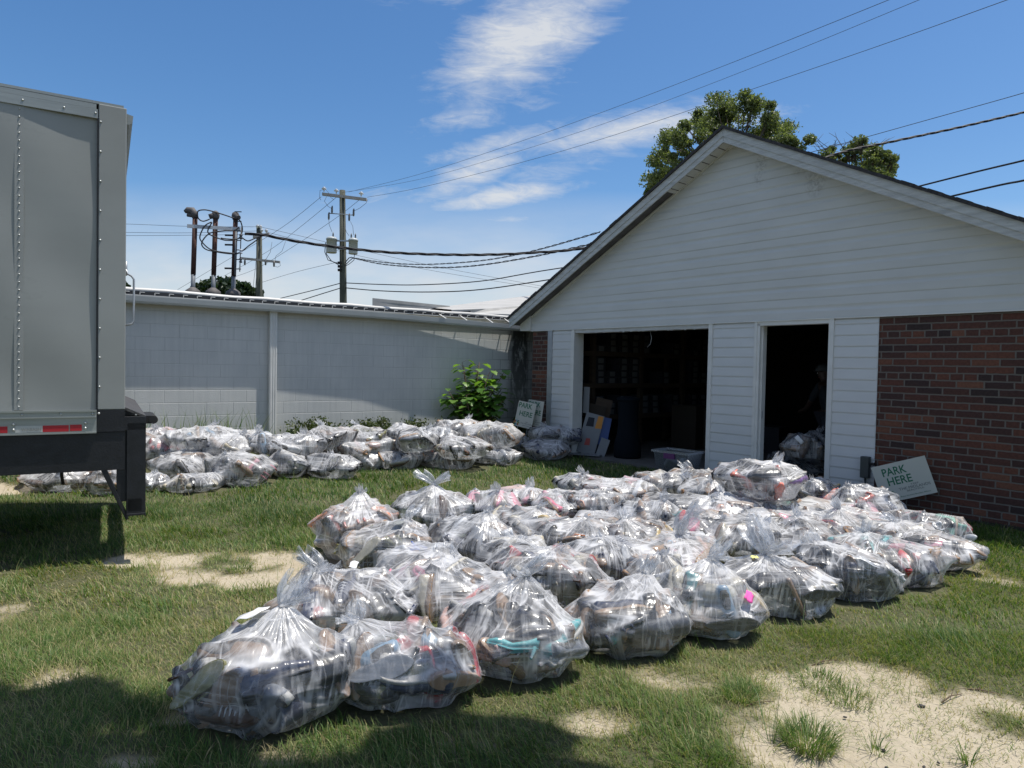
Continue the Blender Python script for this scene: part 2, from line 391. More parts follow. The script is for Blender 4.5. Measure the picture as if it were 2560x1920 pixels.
    mg = N(t, 'ShaderNodeMix'); mg.data_type = 'RGBA'; L(math_node(t, 'MULTIPLY', gg, 0.5), mg.inputs[0]); L(ms.outputs[2], mg.inputs[6]); mg.inputs[7].default_value = (0.22, 0.27, 0.14, 1)
    L(mg.outputs[2], b.inputs['Base Color'])
    hgt = math_node(t, 'ADD', math_node(t, 'MULTIPLY', face, 0.55), math_node(t, 'MULTIPLY', n2.outputs[0], 0.35))
    bp = N(t, 'ShaderNodeBump'); bp.inputs['Distance'].default_value = 0.006; bp.inputs['Strength'].default_value = 0.8; L(hgt, bp.inputs['Height']); L(bp.outputs[0], b.inputs['Normal'])
    return m


M = {}
M['brick'] = brick_mat(); M['block'] = block_mat()
M['vinyl'] = mat('white_vinyl_siding', (0.60, 0.61, 0.605), 0.42, var=0.04, scale=2.0, dirt=((0.45, 0.45, 0.42), 0.36, 3.0), stretch=(1, 1, 2.5))
M['gable'] = mat('gable_vinyl_siding', (0.565, 0.57, 0.55), 0.45, var=0.05, scale=1.4, dirt=((0.42, 0.41, 0.37), 0.34, 5.0), stretch=(1, 1, 3))
M['white_trim'] = mat('white_painted_trim', (0.66, 0.66, 0.63), 0.45, var=0.06, scale=6)
M['old_white'] = mat('weathered_white_paint', (0.50, 0.51, 0.50), 0.8, var=0.16, scale=5, bump=0.4, bscale=30, stretch=(1, 6, 6), dirt=((0.11, 0.10, 0.10), 0.36, 6.0))
M['soffit'] = mat('soffit_vinyl', (0.60, 0.60, 0.58), 0.6, var=0.05)
M['dark_wood'] = mat('bare_grey_wood', (0.10, 0.095, 0.10), 0.85, var=0.3, scale=6, bump=0.3)
M['shingle'] = mat('asphalt_shingles', (0.045, 0.043, 0.045), 0.95, var=0.4, scale=30, bump=0.8, bscale=90)
M['galv'] = mat('galvanised_metal', (0.42, 0.44, 0.46), 0.5, metal=0.6, var=0.1, scale=10)
M['gutter'] = mat('grey_painted_gutter', (0.42, 0.44, 0.43), 0.5, var=0.06, scale=3)
M['white_metal'] = mat('white_roof_metal', (0.55, 0.54, 0.51), 0.4, var=0.07, scale=4, dirt=((0.45, 0.42, 0.38), 0.36, 2.5))
M['black_roof'] = mat('black_roof_edge', (0.02, 0.021, 0.024), 0.5, var=0.3, scale=10)
M['membrane'] = mat('white_roof_membrane', (0.42, 0.41, 0.385), 0.6, var=0.1, scale=1.2, dirt=((0.40, 0.38, 0.35), 0.42, 1.6), stretch=(1, 5, 1))
M['truck'] = mat('trailer_side_paint', (0.31, 0.32, 0.305), 0.30, var=0.10, scale=1.1, metal=0.0, bump=0.0, spec=0.6, stretch=(.8, 1, 1.6), dirt=((0.23, 0.245, 0.225), 0.42, 2.2))
M['truck_metal'] = mat('trailer_rail_metal', (0.36, 0.38, 0.36), 0.38, metal=0.45, var=0.08, scale=12, stretch=(0.3, 1, 4))
M['rivet'] = mat('rivet_metal', (0.48, 0.50, 0.49), 0.35, metal=0.6, var=0.05)
M['black_steel'] = mat('black_painted_steel', (0.012, 0.013, 0.016), 0.5, var=0.3, scale=15, bump=0.15, bscale=60)
M['rubber'] = mat('black_rubber', (0.02, 0.02, 0.02), 0.7, var=0.2)
M['worn_plate'] = mat('worn_tread_plate', (0.09, 0.085, 0.08), 0.6, metal=0.4, var=0.3, scale=20, bump=0.4, bscale=60)
M['tape_red'] = mat('red_reflective_tape', (0.45, 0.02, 0.03), 0.4, var=0.06, scale=80)
M['tape_white'] = mat('silver_reflective_tape', (0.50, 0.51, 0.48), 0.4, var=0.05, scale=80)
M['ink_grey'] = mat('grey_print', (0.27, 0.28, 0.27), 0.6, var=0.05)
M['wood_pole'] = mat('weathered_pole_wood', (0.075, 0.080, 0.062), 0.9, var=0.35, scale=3, bump=0.4, stretch=(5, 5, 0.6), dirt=((0.05, 0.03, 0.02), 0.42, 3))
M['arm_wood'] = mat('crossarm_wood', (0.40, 0.37, 0.34), 0.85, var=0.2, scale=4)
M['transformer'] = mat('transformer_grey_paint', (0.46, 0.49, 0.49), 0.5, var=0.05, scale=4, dirt=((0.30, 0.2, 0.14), 0.28, 5))
M['porcelain'] = mat('white_porcelain', (0.7, 0.72, 0.75), 0.25, var=0.04)
M['brown_porcelain'] = mat('grey_insulator', (0.12, 0.12, 0.12), 0.35, var=0.1)
M['wire'] = mat('black_cable', (0.012, 0.012, 0.015), 0.6, var=0.1)
M['wire_thin'] = mat('aluminium_wire', (0.10, 0.11, 0.13), 0.6, metal=0.3, var=0.1)
M['rust'] = mat('rusty_iron_pipe', (0.085, 0.038, 0.028), 0.85, var=0.45, scale=4, bump=0.3, dirt=((0.028, 0.022, 0.022), 0.5, 3), stretch=(2, 2, .6))
M['galv_dark'] = mat('dull_galvanised_pipe', (0.17, 0.185, 0.20), 0.6, metal=0.3, var=0.2, scale=8)
M['cast_grey'] = mat('cast_weatherhead', (0.11, 0.10, 0.095), 0.7, var=0.25, scale=14)
M['dark_box'] = mat('grey_meter_box', (0.05, 0.06, 0.058), 0.5, var=0.1)
M['sign_white'] = mat('corrugated_sign_board', (0.46, 0.465, 0.41), 0.5, var=0.03, scale=3)
M['sign_green'] = mat('green_print', (0.010, 0.12, 0.06), 0.6, var=0.03)
M['sign_grey'] = mat('dark_grey_print', (0.10, 0.12, 0.12), 0.6, var=0.03)
for k_, c_ in dict(p_teal=(0.16, 0.33, 0.36), p_green=(0.02, 0.13, 0.08), p_olive=(0.20, 0.22, 0.05), p_red=(0.24, 0.07, 0.03), p_amber=(0.36, 0.20, 0.05)).items():
    M[k_] = mat('petal_' + k_[2:] + '_print', c_, 0.6, var=0.03)
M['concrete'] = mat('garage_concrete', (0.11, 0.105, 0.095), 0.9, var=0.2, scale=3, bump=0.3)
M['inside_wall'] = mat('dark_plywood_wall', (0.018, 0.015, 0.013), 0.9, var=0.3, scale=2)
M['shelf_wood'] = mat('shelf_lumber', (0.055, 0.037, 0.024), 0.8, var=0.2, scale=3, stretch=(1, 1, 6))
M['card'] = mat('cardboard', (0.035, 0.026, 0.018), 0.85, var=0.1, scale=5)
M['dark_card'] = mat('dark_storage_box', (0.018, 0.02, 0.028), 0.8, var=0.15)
M['paper'] = mat('white_paper', (0.80, 0.80, 0.80), 0.7, var=0.03)
M['label_paper'] = mat('darkened_paper_label', (0.12, 0.125, 0.13), 0.8, var=0.1)  # white label paper, darkened in colour for the gloom inside the garage
M['poster'] = mat('darkened_white_board', (0.19, 0.20, 0.21), 0.7, var=0.05)  # white board with the doorway's shade put into its colour
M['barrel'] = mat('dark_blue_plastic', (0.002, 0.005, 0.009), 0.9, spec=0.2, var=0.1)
M['blue_board'] = mat('blue_board', (0.05, 0.09, 0.25), 0.6, var=0.05)
M['orange_print'] = mat('orange_print', (0.50, 0.20, 0.03), 0.6, var=0.05)
M['red_print'] = mat('dull_red_print', (0.35, 0.06, 0.05), 0.6, var=0.05)
M['cream'] = mat('cream_board', (0.60, 0.54, 0.42), 0.7, var=0.05)
M['purple'] = mat('purple_latch', (0.12, 0.03, 0.13), 0.5, var=0.05)
M['pink_paper'] = mat('pink_sticky_note', (0.85, 0.12, 0.42), 0.7, var=0.04)
M['yellow_paper'] = mat('yellow_sticky_note', (0.85, 0.84, 0.30), 0.7, var=0.04)
M['skin'] = mat('skin', (0.05, 0.028, 0.02), 0.55, var=0.06)
M['hair'] = mat('grey_cap_cloth', (0.05, 0.055, 0.055), 0.8, var=0.1)
M['shirt'] = mat('dark_teal_shirt', (0.008, 0.014, 0.018), 0.85, var=0.1)
M['trousers'] = mat('dark_trousers', (0.02, 0.022, 0.03), 0.85, var=0.1)
M['bark'] = mat('tree_bark', (0.09, 0.07, 0.055), 0.9, var=0.3, scale=6, bump=0.8, bscale=20, stretch=(1, 1, .3))
M['straw'] = mat('dry_straw', (0.30, 0.24, 0.14), 0.9, var=0.2)
M['stone'] = mat('dark_pebble', (0.05, 0.048, 0.045), 0.8, var=0.3, scale=30)
M['twig'] = mat('dry_twig', (0.13, 0.09, 0.06), 0.9, var=0.3, scale=20)
M['red_plastic'] = mat('red_plastic', (0.55, 0.03, 0.05), 0.4, var=0.05)


def leaf_mat(name, cols, rough=0.5, trans=0.35, spec=0.5):
    m = bpy.data.materials.new(name); m.use_nodes = True; t = m.node_tree; L = t.links.new; t.nodes.clear()
    out = N(t, 'ShaderNodeOutputMaterial'); at = N(t, 'ShaderNodeAttribute'); at.attribute_name = 'tone'
    cr = N(t, 'ShaderNodeValToRGB'); els = cr.color_ramp.elements
    els[0].color = (*cols[0], 1); els[1].color = (*cols[-1], 1)
    for i, c_ in enumerate(cols[1:-1]):
        e = els.new((i + 1) / (len(cols) - 1)); e.color = (*c_, 1)
    L(at.outputs['Fac'], cr.inputs[0])
    b = N(t, 'ShaderNodeBsdfPrincipled'); b.inputs['Roughness'].default_value = rough; L(cr.outputs[0], b.inputs['Base Color'])
    b.inputs['Specular IOR Level'].default_value = spec
    tr = N(t, 'ShaderNodeBsdfTranslucent'); g = N(t, 'ShaderNodeMix'); g.data_type = 'RGBA'; g.blend_type = 'MULTIPLY'; g.inputs[0].default_value = 1; L(cr.outputs[0], g.inputs[6]); g.inputs[7].default_value = (1.5, 1.6, 0.7, 1)
    L(g.outputs[2], tr.inputs[0]); mx = N(t, 'ShaderNodeMixShader'); mx.inputs[0].default_value = trans; L(b.outputs[0], mx.inputs[1]); L(tr.outputs[0], mx.inputs[2]); L(mx.outputs[0], out.inputs[0])
    return m


M['grass'] = leaf_mat('grass_blades', [(0.38, 0.32, 0.17), (0.215, 0.25, 0.08), (0.104, 0.182, 0.036), (0.056, 0.128, 0.023), (0.031, 0.078, 0.015)], 0.5, 0.3, 0.35)
M['leaf'] = leaf_mat('tree_leaves', [(0.075, 0.10, 0.04), (0.155, 0.19, 0.08), (0.28, 0.31, 0.16)], 0.40, 0.45)
M['leaf_dark'] = leaf_mat('dark_far_leaves', [(0.012, 0.028, 0.010), (0.028, 0.055, 0.018), (0.05, 0.08, 0.03)], 0.5, 0.2)
M['leaf_bright'] = leaf_mat('broad_bright_leaves', [(0.035, 0.085, 0.018), (0.085, 0.19, 0.032), (0.20, 0.34, 0.06)], 0.42, 0.4)
M['leaf_shrub'] = leaf_mat('shrub_leaves', [(0.03, 0.055, 0.015), (0.07, 0.10, 0.025), (0.16, 0.17, 0.06)], 0.45, 0.3)

# ------------------------------------------------------------------ frames of the three big structures
YAW_F, DIST_F = -0.8902431, 8.5798     # garage front
YAW_A, DIST_A = 0.62098489, 11.684     # block wall
YAW_T, DIST_T = 0.53815087, 6.11       # trailer side


def plane_pt(yaw, dist, s, n=0.0, z=0.0):
    t = Vector((math.cos(yaw), math.sin(yaw), 0)); nn = Vector((-math.sin(yaw), math.cos(yaw), 0))
    return nn * (dist + n) + t * s + Vector((0, 0, z))


def at_plane(px, py, yaw, dist):
    d = ray(px, py); nn = Vector((-math.sin(yaw), math.cos(yaw), 0)); t = dist / d.dot(nn)
    return Vector((0, 0, CAM_H)) + d * t


G0 = plane_pt(YAW_F, DIST_F, -10.004)
A0 = plane_pt(YAW_A, DIST_A, 0)
T0 = plane_pt(YAW_T, DIST_T, 0.13)
GM = Matrix.Translation(G0) @ Matrix.Rotation(YAW_F, 4, 'Z')
AM = Matrix.Translation(A0) @ Matrix.Rotation(YAW_A, 4, 'Z')
nA = np.array([-math.sin(YAW_A), math.cos(YAW_A)]); tA = np.array([math.cos(YAW_A), math.sin(YAW_A)])
nF = np.array([-math.sin(YAW_F), math.cos(YAW_F)]); tF = np.array([math.cos(YAW_F), math.sin(YAW_F)])

# ------------------------------------------------------------------ ground


def sstep(a, b, x):
    t = np.clip((x - a) / (b - a), 0, 1); return t * t * (3 - 2 * t)


def gheight(x, y):
    x = np.asarray(x, float); y = np.asarray(y, float)
    d = DIST_A - (x * nA[0] + y * nA[1]); s = x * tA[0] + y * tA[1]
    h = 0.34 * sstep(1.7, 0.15, d) * sstep(9.0, 7.0, s)
    h = np.where(d < 0, 0.34 * sstep(9.0, 7.0, s) * sstep(-2.0, 0, d), h)
    P = np.stack([x * 0.8, y * 0.8, x * 0], -1).reshape(-1, 3)
    nz = fbm(P, 3, 5).reshape(x.shape) * 0.035
    near = sstep(0.0, 0.8, DIST_F - (x * nF[0] + y * nF[1]))
    fade = sstep(30, 14, np.hypot(x, y))
    return (h + nz * near) * fade


def gh(x, y): return float(gheight(np.array([x]), np.array([y]))[0])


# bare sandy patches, found on the ground under the photograph: (px, py, half width px, half height px, strength)
PATCH = [(2330, 1850, 420, 110, 1.0), (2010, 1850, 130, 70, 0.9), (2170, 1700, 140, 40, 0.85), (1960, 1700, 120, 30, 0.50), (1700, 1690, 190, 40, 0.36), (2480, 1770, 130, 35, .8),
         (560, 1395, 230, 24, 1.0), (790, 1410, 130, 38, 1.0), (480, 1430, 90, 26, 0.8), (640, 1440, 110, 22, 0.8), (330, 1400, 80, 16, .8), (10, 1530, 60, 30, 0.5), (150, 1685, 70, 28, 0.6),
         (440, 1790, 55, 20, 0.6), (330, 1900, 90, 24, 0.45), (1230, 1850, 180, 36, 0.38), (1500, 1800, 120, 40, 0.36), (2470, 1440, 80, 26, 0.55), (2420, 1400, 60, 20, .5),
         (40, 1225, 90, 12, 0.6), (1130, 1235, 60, 10, 0.3), (1240, 1690, 80, 30, 0.4), (700, 1890, 90, 25, 0.40)]
PW = []
for (px, py, rx, ry, st) in PATCH:
    c = at_z(px, py, 0); a = at_z(px + rx, py, 0); b1 = at_z(px, py - ry, 0); b2 = at_z(px, py + ry, 0)
    PW.append((c.x, c.y, (a - c).length, max((b1 - b2).length / 2, 0.06), st))


def bare(x, y):
    P = np.stack([x * 2.6, y * 2.6, x * 0], -1); n1 = fbm(P, 4, 31)
    P2 = np.stack([x * 0.9, y * 0.9, x * 0], -1); n2 = fbm(P2, 3, 77)
    v = np.zeros_like(x)
    for (cx, cy, rx, ry, st) in PW:
        d = np.hypot((x - cx) / rx, (y - cy) / ry)
        v = np.maximum(v, st * np.clip(1.55 - d, 0, 1.0))
    v = v + n1 * 1.05 * (0.12 + v) + np.clip(n2 - 0.22, 0, 1) * 0.45
    # worn strip behind the truck's shade and under the garage door
    return np.clip((v - 0.30) / 0.60, 0, 1)


def make_ground():
    xs = np.concatenate([[-2500, -600, -150, -50, -22, -13], np.arange(-9.5, 9.51, 0.06), [13, 22, 50, 150, 600, 2500]])
    ys = np.concatenate([[-2500, -500, -100, -30, -10, -4, -1], np.arange(0.6, 16.01, 0.06), [18, 25, 40, 80, 200, 700, 2500]])
    X, Y = np.meshgrid(xs, ys); x = X.ravel(); y = Y.ravel(); z = gheight(x, y)
    bb = bare(x, y) * (np.abs(x) < 12) * (y < 17)
    fine = (np.abs(x) < 9.6) & (y > 0.5) & (y < 16.1)
    z = z + fine * (-0.018 * bb + 0.006 * vnoise(np.stack([x * 9, y * 9, x * 0], -1), 3))
    # keep the ground under the garage floor
    ins = (x * nF[0] + y * nF[1] > DIST_F + .03) & (x * tF[0] + y * tF[1] > -10.1) & (x * nF[0] + y * nF[1] < DIST_F + 7.2) & (x * tF[0] + y * tF[1] < -1.2)
    z = np.where(ins, -0.03, z)
    nx, ny = len(xs), len(ys)
    i = np.arange((nx - 1) * (ny - 1)); r = i // (nx - 1); c = i % (nx - 1); a = r * nx + c
    F = np.stack([a, a + 1, a + nx + 1, a + nx], -1)
    m, t, b = principled('yard_soil_and_sand', (0.2, 0.17, 0.11), 0.95); L = t.links.new
    tc = N(t, 'ShaderNodeTexCoord'); at = N(t, 'ShaderNodeAttribute'); at.attribute_name = 'bare'
    n1 = N(t, 'ShaderNodeTexNoise'); n1.inputs['Scale'].default_value = 1.5; n1.inputs['Detail'].default_value = 8; L(tc.outputs['Object'], n1.inputs['Vector'])
    n2 = N(t, 'ShaderNodeTexNoise'); n2.inputs['Scale'].default_value = 38; n2.inputs['Detail'].default_value = 8; n2.inputs['Roughness'].default_value = 0.7; L(tc.outputs['Object'], n2.inputs['Vector'])
    vo = N(t, 'ShaderNodeTexVoronoi'); vo.inputs['Scale'].default_value = 42; L(tc.outputs['Object'], vo.inputs['Vector'])
    sand = N(t, 'ShaderNodeValToRGB'); e = sand.color_ramp.elements; e[0].position = 0.25; e[0].color = (0.37, 0.31, 0.22, 1); e[1].position = 0.75; e[1].color = (0.54, 0.47, 0.35, 1)
    L(math_node(t, 'ADD', math_node(t, 'MULTIPLY', n1.outputs[0], 0.5), math_node(t, 'MULTIPLY', n2.outputs[0], 0.5)), sand.inputs[0])
    speck = math_node(t, 'MULTIPLY', math_node(t, 'LESS_THAN', vo.outputs['Distance'], 0.16), math_node(t, 'GREATER_THAN', n1.outputs[0], 0.50))
    n3 = N(t, 'ShaderNodeTexNoise'); n3.inputs['Scale'].default_value = 11; n3.inputs['Detail'].default_value = 6; L(tc.outputs['Object'], n3.inputs['Vector'])
    lit = math_node(t, 'MULTIPLY', math_node(t, 'SUBTRACT', n3.outputs[0], 0.55), 5.0, clamp=True)
    s2 = N(t, 'ShaderNodeMix'); s2.data_type = 'RGBA'; L(math_node(t, 'MAXIMUM', math_node(t, 'MULTIPLY', speck, 0.7), math_node(t, 'MULTIPLY', lit, 0.22)), s2.inputs[0]); L(sand.outputs[0], s2.inputs[6]); s2.inputs[7].default_value = (0.10, 0.075, 0.05, 1)
    soil = N(t, 'ShaderNodeValToRGB'); e = soil.color_ramp.elements; e[0].position = 0.3; e[0].color = (0.045, 0.055, 0.02, 1); e[1].position = 0.7; e[1].color = (0.13, 0.12, 0.06, 1); L(n2.outputs[0], soil.inputs[0])
    mx = N(t, 'ShaderNodeMix'); mx.data_type = 'RGBA'; L(math_node(t, 'MULTIPLY', math_node(t, 'SUBTRACT', math_node(t, 'ADD', at.outputs['Fac'], math_node(t, 'MULTIPLY', math_node(t, 'SUBTRACT', n3.outputs[0], 0.5), 0.7)), 0.12), 2.2, clamp=True), mx.inputs[0]); L(soil.outputs[0], mx.inputs[6]); L(s2.outputs[2], mx.inputs[7])
    L(mx.outputs[2], b.inputs['Base Color'])
    bp = N(t, 'ShaderNodeBump'); bp.inputs['Distance'].default_value = 0.02; bp.inputs['Strength'].default_value = 0.7
    L(math_node(t, 'ADD', n2.outputs[0], n3.outputs[0]), bp.inputs['Height']); L(bp.outputs[0], b.inputs['Normal'])
    me = np_mesh('ground', np.stack([x, y, z], -1), F, np.full(len(F), 4), m, smooth=True)
    a = me.attributes.new('bare', 'FLOAT', 'POINT'); a.data.foreach_set('value', bb.astype(np.float32))
    tag(link_mesh('ground', me), kind='structure')


make_ground()


def blades(name, P, H, lean, az, W, tone, mats, droop=0.5):
    """P (n,3) roots; one curved tapering blade each"""
    n = len(P)
    d = np.stack([np.cos(az), np.sin(az)], -1); side = np.stack([-d[:, 1], d[:, 0]], -1)
    tw = rs.uniform(-0.9, 0.9, n); sx = side[:, 0] * np.cos(tw) - side[:, 1] * np.sin(tw); sy = side[:, 0] * np.sin(tw) + side[:, 1] * np.cos(tw)
    side = np.stack([sx, sy], -1)
    out = []
    for (f, w) in ((0.0, 1.0), (0.55, 0.8), (1.0, 0.0)):
        hx = lean * H * (f ** (1 + droop)); hz = H * f * np.sqrt(np.clip(1 - (lean * f * 0.75) ** 2, 0.05, 1))
        c = np.stack([P[:, 0] + d[:, 0] * hx, P[:, 1] + d[:, 1] * hx, P[:, 2] + hz], -1)
        if w > 0:
            o = np.concatenate([side * (W * w / 2)[:, None], np.zeros((n, 1))], -1)
            out += [c - o, c + o]
        else: out += [c]
    V = np.stack(out, 1).reshape(-1, 3); b = np.arange(n)[:, None] * 5
    q = b + np.array([[0, 1, 3, 2]]); tr = b + np.array([[2, 3, 4]])
    flat = np.concatenate([q, tr], 1).ravel(); sizes = np.tile([4, 3], n)
    me = np_mesh(name, V, flat, sizes, mats)
    a = me.attributes.new('tone', 'FLOAT', 'POINT'); a.data.foreach_set('value', np.repeat(tone, 5).astype(np.float32))
    return link_mesh(name, me)


BAG_FOOT = []     # (x, y, r) filled from the bag table before the grass is grown


def grow_grass():
    def sample(n, y0, y1, pw=1.0):
        y = y0 + (y1 - y0) * rs.rand(n) ** pw; x = (rs.rand(n) * 2 - 1) * (0.80 * y + 0.7); return x, y
    Ps = []; Hs = []; Ls = []; As = []; Ws = []; Ts = []
    for (n, y0, y1, h0, w, pw) in ((125000, 2.3, 4.2, 0.052, 0.0030, 0.8), (150000, 4.2, 7.5, 0.055, 0.0046, 0.85), (105000, 7.5, 13.2, 0.062, 0.0085, 0.9)):
        x, y = sample(n, y0, y1, pw)
        bz = bare(x, y)
        keep = rs.rand(n) > np.clip(bz * 1.25, 0, 0.985)
        keep &= (x * nA[0] + y * nA[1] < DIST_A - 0.05) & (x * nF[0] + y * nF[1] < DIST_F - 0.04)
        for (bx, by, br) in BAG_FOOT:
            keep &= (np.hypot(x - bx, y - by) > br * 0.78)
        x, y, bz = x[keep], y[keep], bz[keep]; n = len(x)
        # clumps: blades gather towards tufts and grow taller there
        cl = fbm(np.stack([x * 3.2, y * 3.2, x * 0 + 3], -1), 3, 9); big = fbm(np.stack([x * 0.7, y * 0.7, x * 0 + 3], -1), 3, 29)
        H = h0 * 1.0 * (0.45 + 1.0 * rs.rand(n)) * (1.0 + 0.9 * cl + 0.35 * big) * (1 - 0.4 * bz)
        g = (y > 6.5) * 0.25
        lean = np.clip(0.35 + 0.75 * rs.rand(n) ** 0.7 - g * 0.6, 0.1, 1.15)
        az = rs.rand(n) * 2 * PI * 0.55 + 2.4 * fbm(np.stack([x * 1.6, y * 1.6, x * 0], -1), 2, 61) + 1.5
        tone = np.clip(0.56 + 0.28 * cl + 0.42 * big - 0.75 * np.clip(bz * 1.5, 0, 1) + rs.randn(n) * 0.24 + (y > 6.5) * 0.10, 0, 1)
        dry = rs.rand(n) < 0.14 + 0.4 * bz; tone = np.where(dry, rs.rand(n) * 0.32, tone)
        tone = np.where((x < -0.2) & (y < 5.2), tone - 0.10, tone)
        Ps.append(np.stack([x, y, gheight(x, y) - 0.006 - 0.015 * bz], -1)); Hs.append(np.clip(H, 0.012, 0.14)); Ls.append(lean); As.append(az); Ws.append(w * (0.6 + 0.8 * rs.rand(n))); Ts.append(np.clip(tone, 0, 1))
    # tall seed stalks and long runners
    x, y = sample(1500, 2.5, 9.0, 0.7); bz = bare(x, y); k = (rs.rand(len(x)) > bz * 0.85) & (x * nF[0] + y * nF[1] < DIST_F - 0.1)
    for (bx, by, br) in BAG_FOOT: k &= (np.hypot(x - bx, y - by) > br * 0.9)
    x, y = x[k], y[k]; n = len(x)
    Ps.append(np.stack([x, y, gheight(x, y)], -1)); Hs.append(0.12 + 0.14 * rs.rand(n)); Ls.append(0.2 + 0.8 * rs.rand(n)); As.append(rs.rand(n) * 6.28); Ws.append(np.full(n, 0.0028)); Ts.append(np.clip(rs.rand(n) * 0.75, 0, 1))
    # flat dry litter lying on the bare ground
    for (px, py, rx, ry, cnt) in ((2000, 1690, 260, 60, 1500), (2300, 1760, 300, 70, 900), (1750, 1700, 200, 70, 1500), (2500, 1830, 200, 70, 400), (560, 1400, 260, 40, 900), (1230, 1800, 260, 80, 900), (2200, 1880, 360, 60, 350)):
        q = [at_z(px + rx * rs.uniform(-1, 1), py + ry * rs.uniform(-1, 1), 0) for _ in range(cnt)]; x = np.array([v.x for v in q]); y = np.array([v.y for v in q]); n = cnt
        Ps.append(np.stack([x, y, gheight(x, y) - .012], -1)); Hs.append(rs.uniform(.015, .05, n)); Ls.append(rs.uniform(.9, 1.2, n)); As.append(rs.rand(n) * 6.28); Ws.append(np.full(n, 0.0028)); Ts.append(rs.rand(n) ** 1.5 * .55)
    # clump standing on the sand, fans of blades round it
    for (px, py, cnt, hh, sp) in ((2020, 1850, 620, 0.12, 0.13), (1850, 1745, 300, 0.10, 0.09), (600, 1420, 260, 0.09, 0.10), (2190, 1860, 40, 0.10, 0.05), (2420, 1890, 26, 0.14, 0.03), (1740, 1900, 500, 0.09, 0.16), (545, 1395, 160, .07, .12), (2120, 1740, 240, .06, .14), (1930, 1850, 14, .26, .04), (2040, 1700, 300, .06, .16)):
        c = at_z(px, py, 0); n = cnt; a = rs.rand(n) * 2 * PI; r = sp * np.sqrt(rs.rand(n)) * 0.8
        x = c.x + r * np.cos(a); y = c.y + r * np.sin(a)
        Ps.append(np.stack([x, y, gheight(x, y) - 0.02], -1)); Hs.append(hh * (0.5 + 0.7 * rs.rand(n))); Ls.append(0.3 + 0.9 * rs.rand(n)); As.append(a + rs.randn(n) * 0.5); Ws.append(np.full(n, 0.0032)); Ts.append(np.clip(0.5 + rs.randn(n) * 0.25, 0, 1))
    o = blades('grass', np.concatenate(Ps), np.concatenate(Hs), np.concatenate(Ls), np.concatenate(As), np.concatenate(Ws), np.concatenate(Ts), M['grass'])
    tag(o, 'patchy green and straw coloured grass covering the yard', 'grass', kind='stuff')
    # tall weeds along the block wall
    s = np.concatenate([rs.uniform(1.0, 3.1, 260), rs.uniform(3.4, 8.2, 260)]); n = len(s); d = rs.uniform(0.1, 0.75, n)
    x = tA[0] * s + nA[0] * (DIST_A - d); y = tA[1] * s + nA[1] * (DIST_A - d)
    o = blades('weeds', np.stack([x, y, gheight(x, y)], -1), rs.uniform(0.12, 0.62, n) * (0.5 + 0.5 * (s < 3.2)), rs.uniform(0.1, 0.7, n), rs.rand(n) * 6.28, np.full(n, 0.010), np.clip(0.55 + rs.randn(n) * 0.22, 0, 1), M['grass'])
    tag(o, 'tall thin weeds growing along the foot of the block wall', 'weeds', kind='stuff')


def leaf_cloud(name, centers, radii, per, size, mats, parent=None, label=None, aspect=1.7, shell=0.55, seed=1, dens=None):
    """leaf cards scattered through several clumps (ellipsoids)"""
    r_ = np.random.RandomState(seed); Ps = []; Ts = []
    for i, (c, rr) in enumerate(zip(centers, radii)):
        k = int(per * (dens[i] if dens else 1)); v = r_.randn(k, 3); v /= np.linalg.norm(v, axis=1)[:, None]
        rad = (shell + (1.05 - shell) * r_.rand(k) ** 0.6)
        p = v * rad[:, None]
        # gather into small sprays, leaving gaps
        q = fbm(p * 2.6 + i * 7.1, 3, seed + i); keep = q > -0.10 - 0.25 * r_.rand(k)
        p = p[keep]; rad = rad[keep]
        p = p * (1 + 0.45 * fbm(p * 1.7 + i * 3.3, 2, seed + 50 + i))[:, None]
        Ps.append(np.array(c)[None] + p * np.array(rr)[None]); Ts.append(np.clip(0.45 + 0.5 * fbm(p * 3 + i, 2, seed + 9) + 0.18 * r_.randn(len(p)), 0, 1))
    P = np.concatenate(Ps); T = np.concatenate(Ts); n = len(P)
    a = r_.randn(n, 3); a[:, 2] *= 0.6; a /= np.linalg.norm(a, axis=1)[:, None]
    u = r_.randn(n, 3); u -= a * np.sum(a * u, 1)[:, None]; u /= np.linalg.norm(u, axis=1)[:, None]; w = np.cross(a, u)
    s = size * (0.6 + 0.8 * r_.rand(n)); L = (s * aspect)[:, None]; W = s[:, None]
    bend = a * (s * 0.25)[:, None]
    V = np.stack([P - u * L * 0.5, P - w * W * 0.5 + bend, P + u * L * 0.5, P + w * W * 0.5 + bend], 1).reshape(-1, 3)
    b = np.arange(n)[:, None] * 4; F = np.concatenate([b + np.array([[0, 1, 2]]), b + np.array([[0, 2, 3]])], 1).ravel()
    me = np_mesh(name, V, F, np.full(2 * n, 3), mats)
    at = me.attributes.new('tone', 'FLOAT', 'POINT'); at.data.foreach_set('value', np.repeat(T, 4).astype(np.float32))
    return link_mesh(name, me, parent)


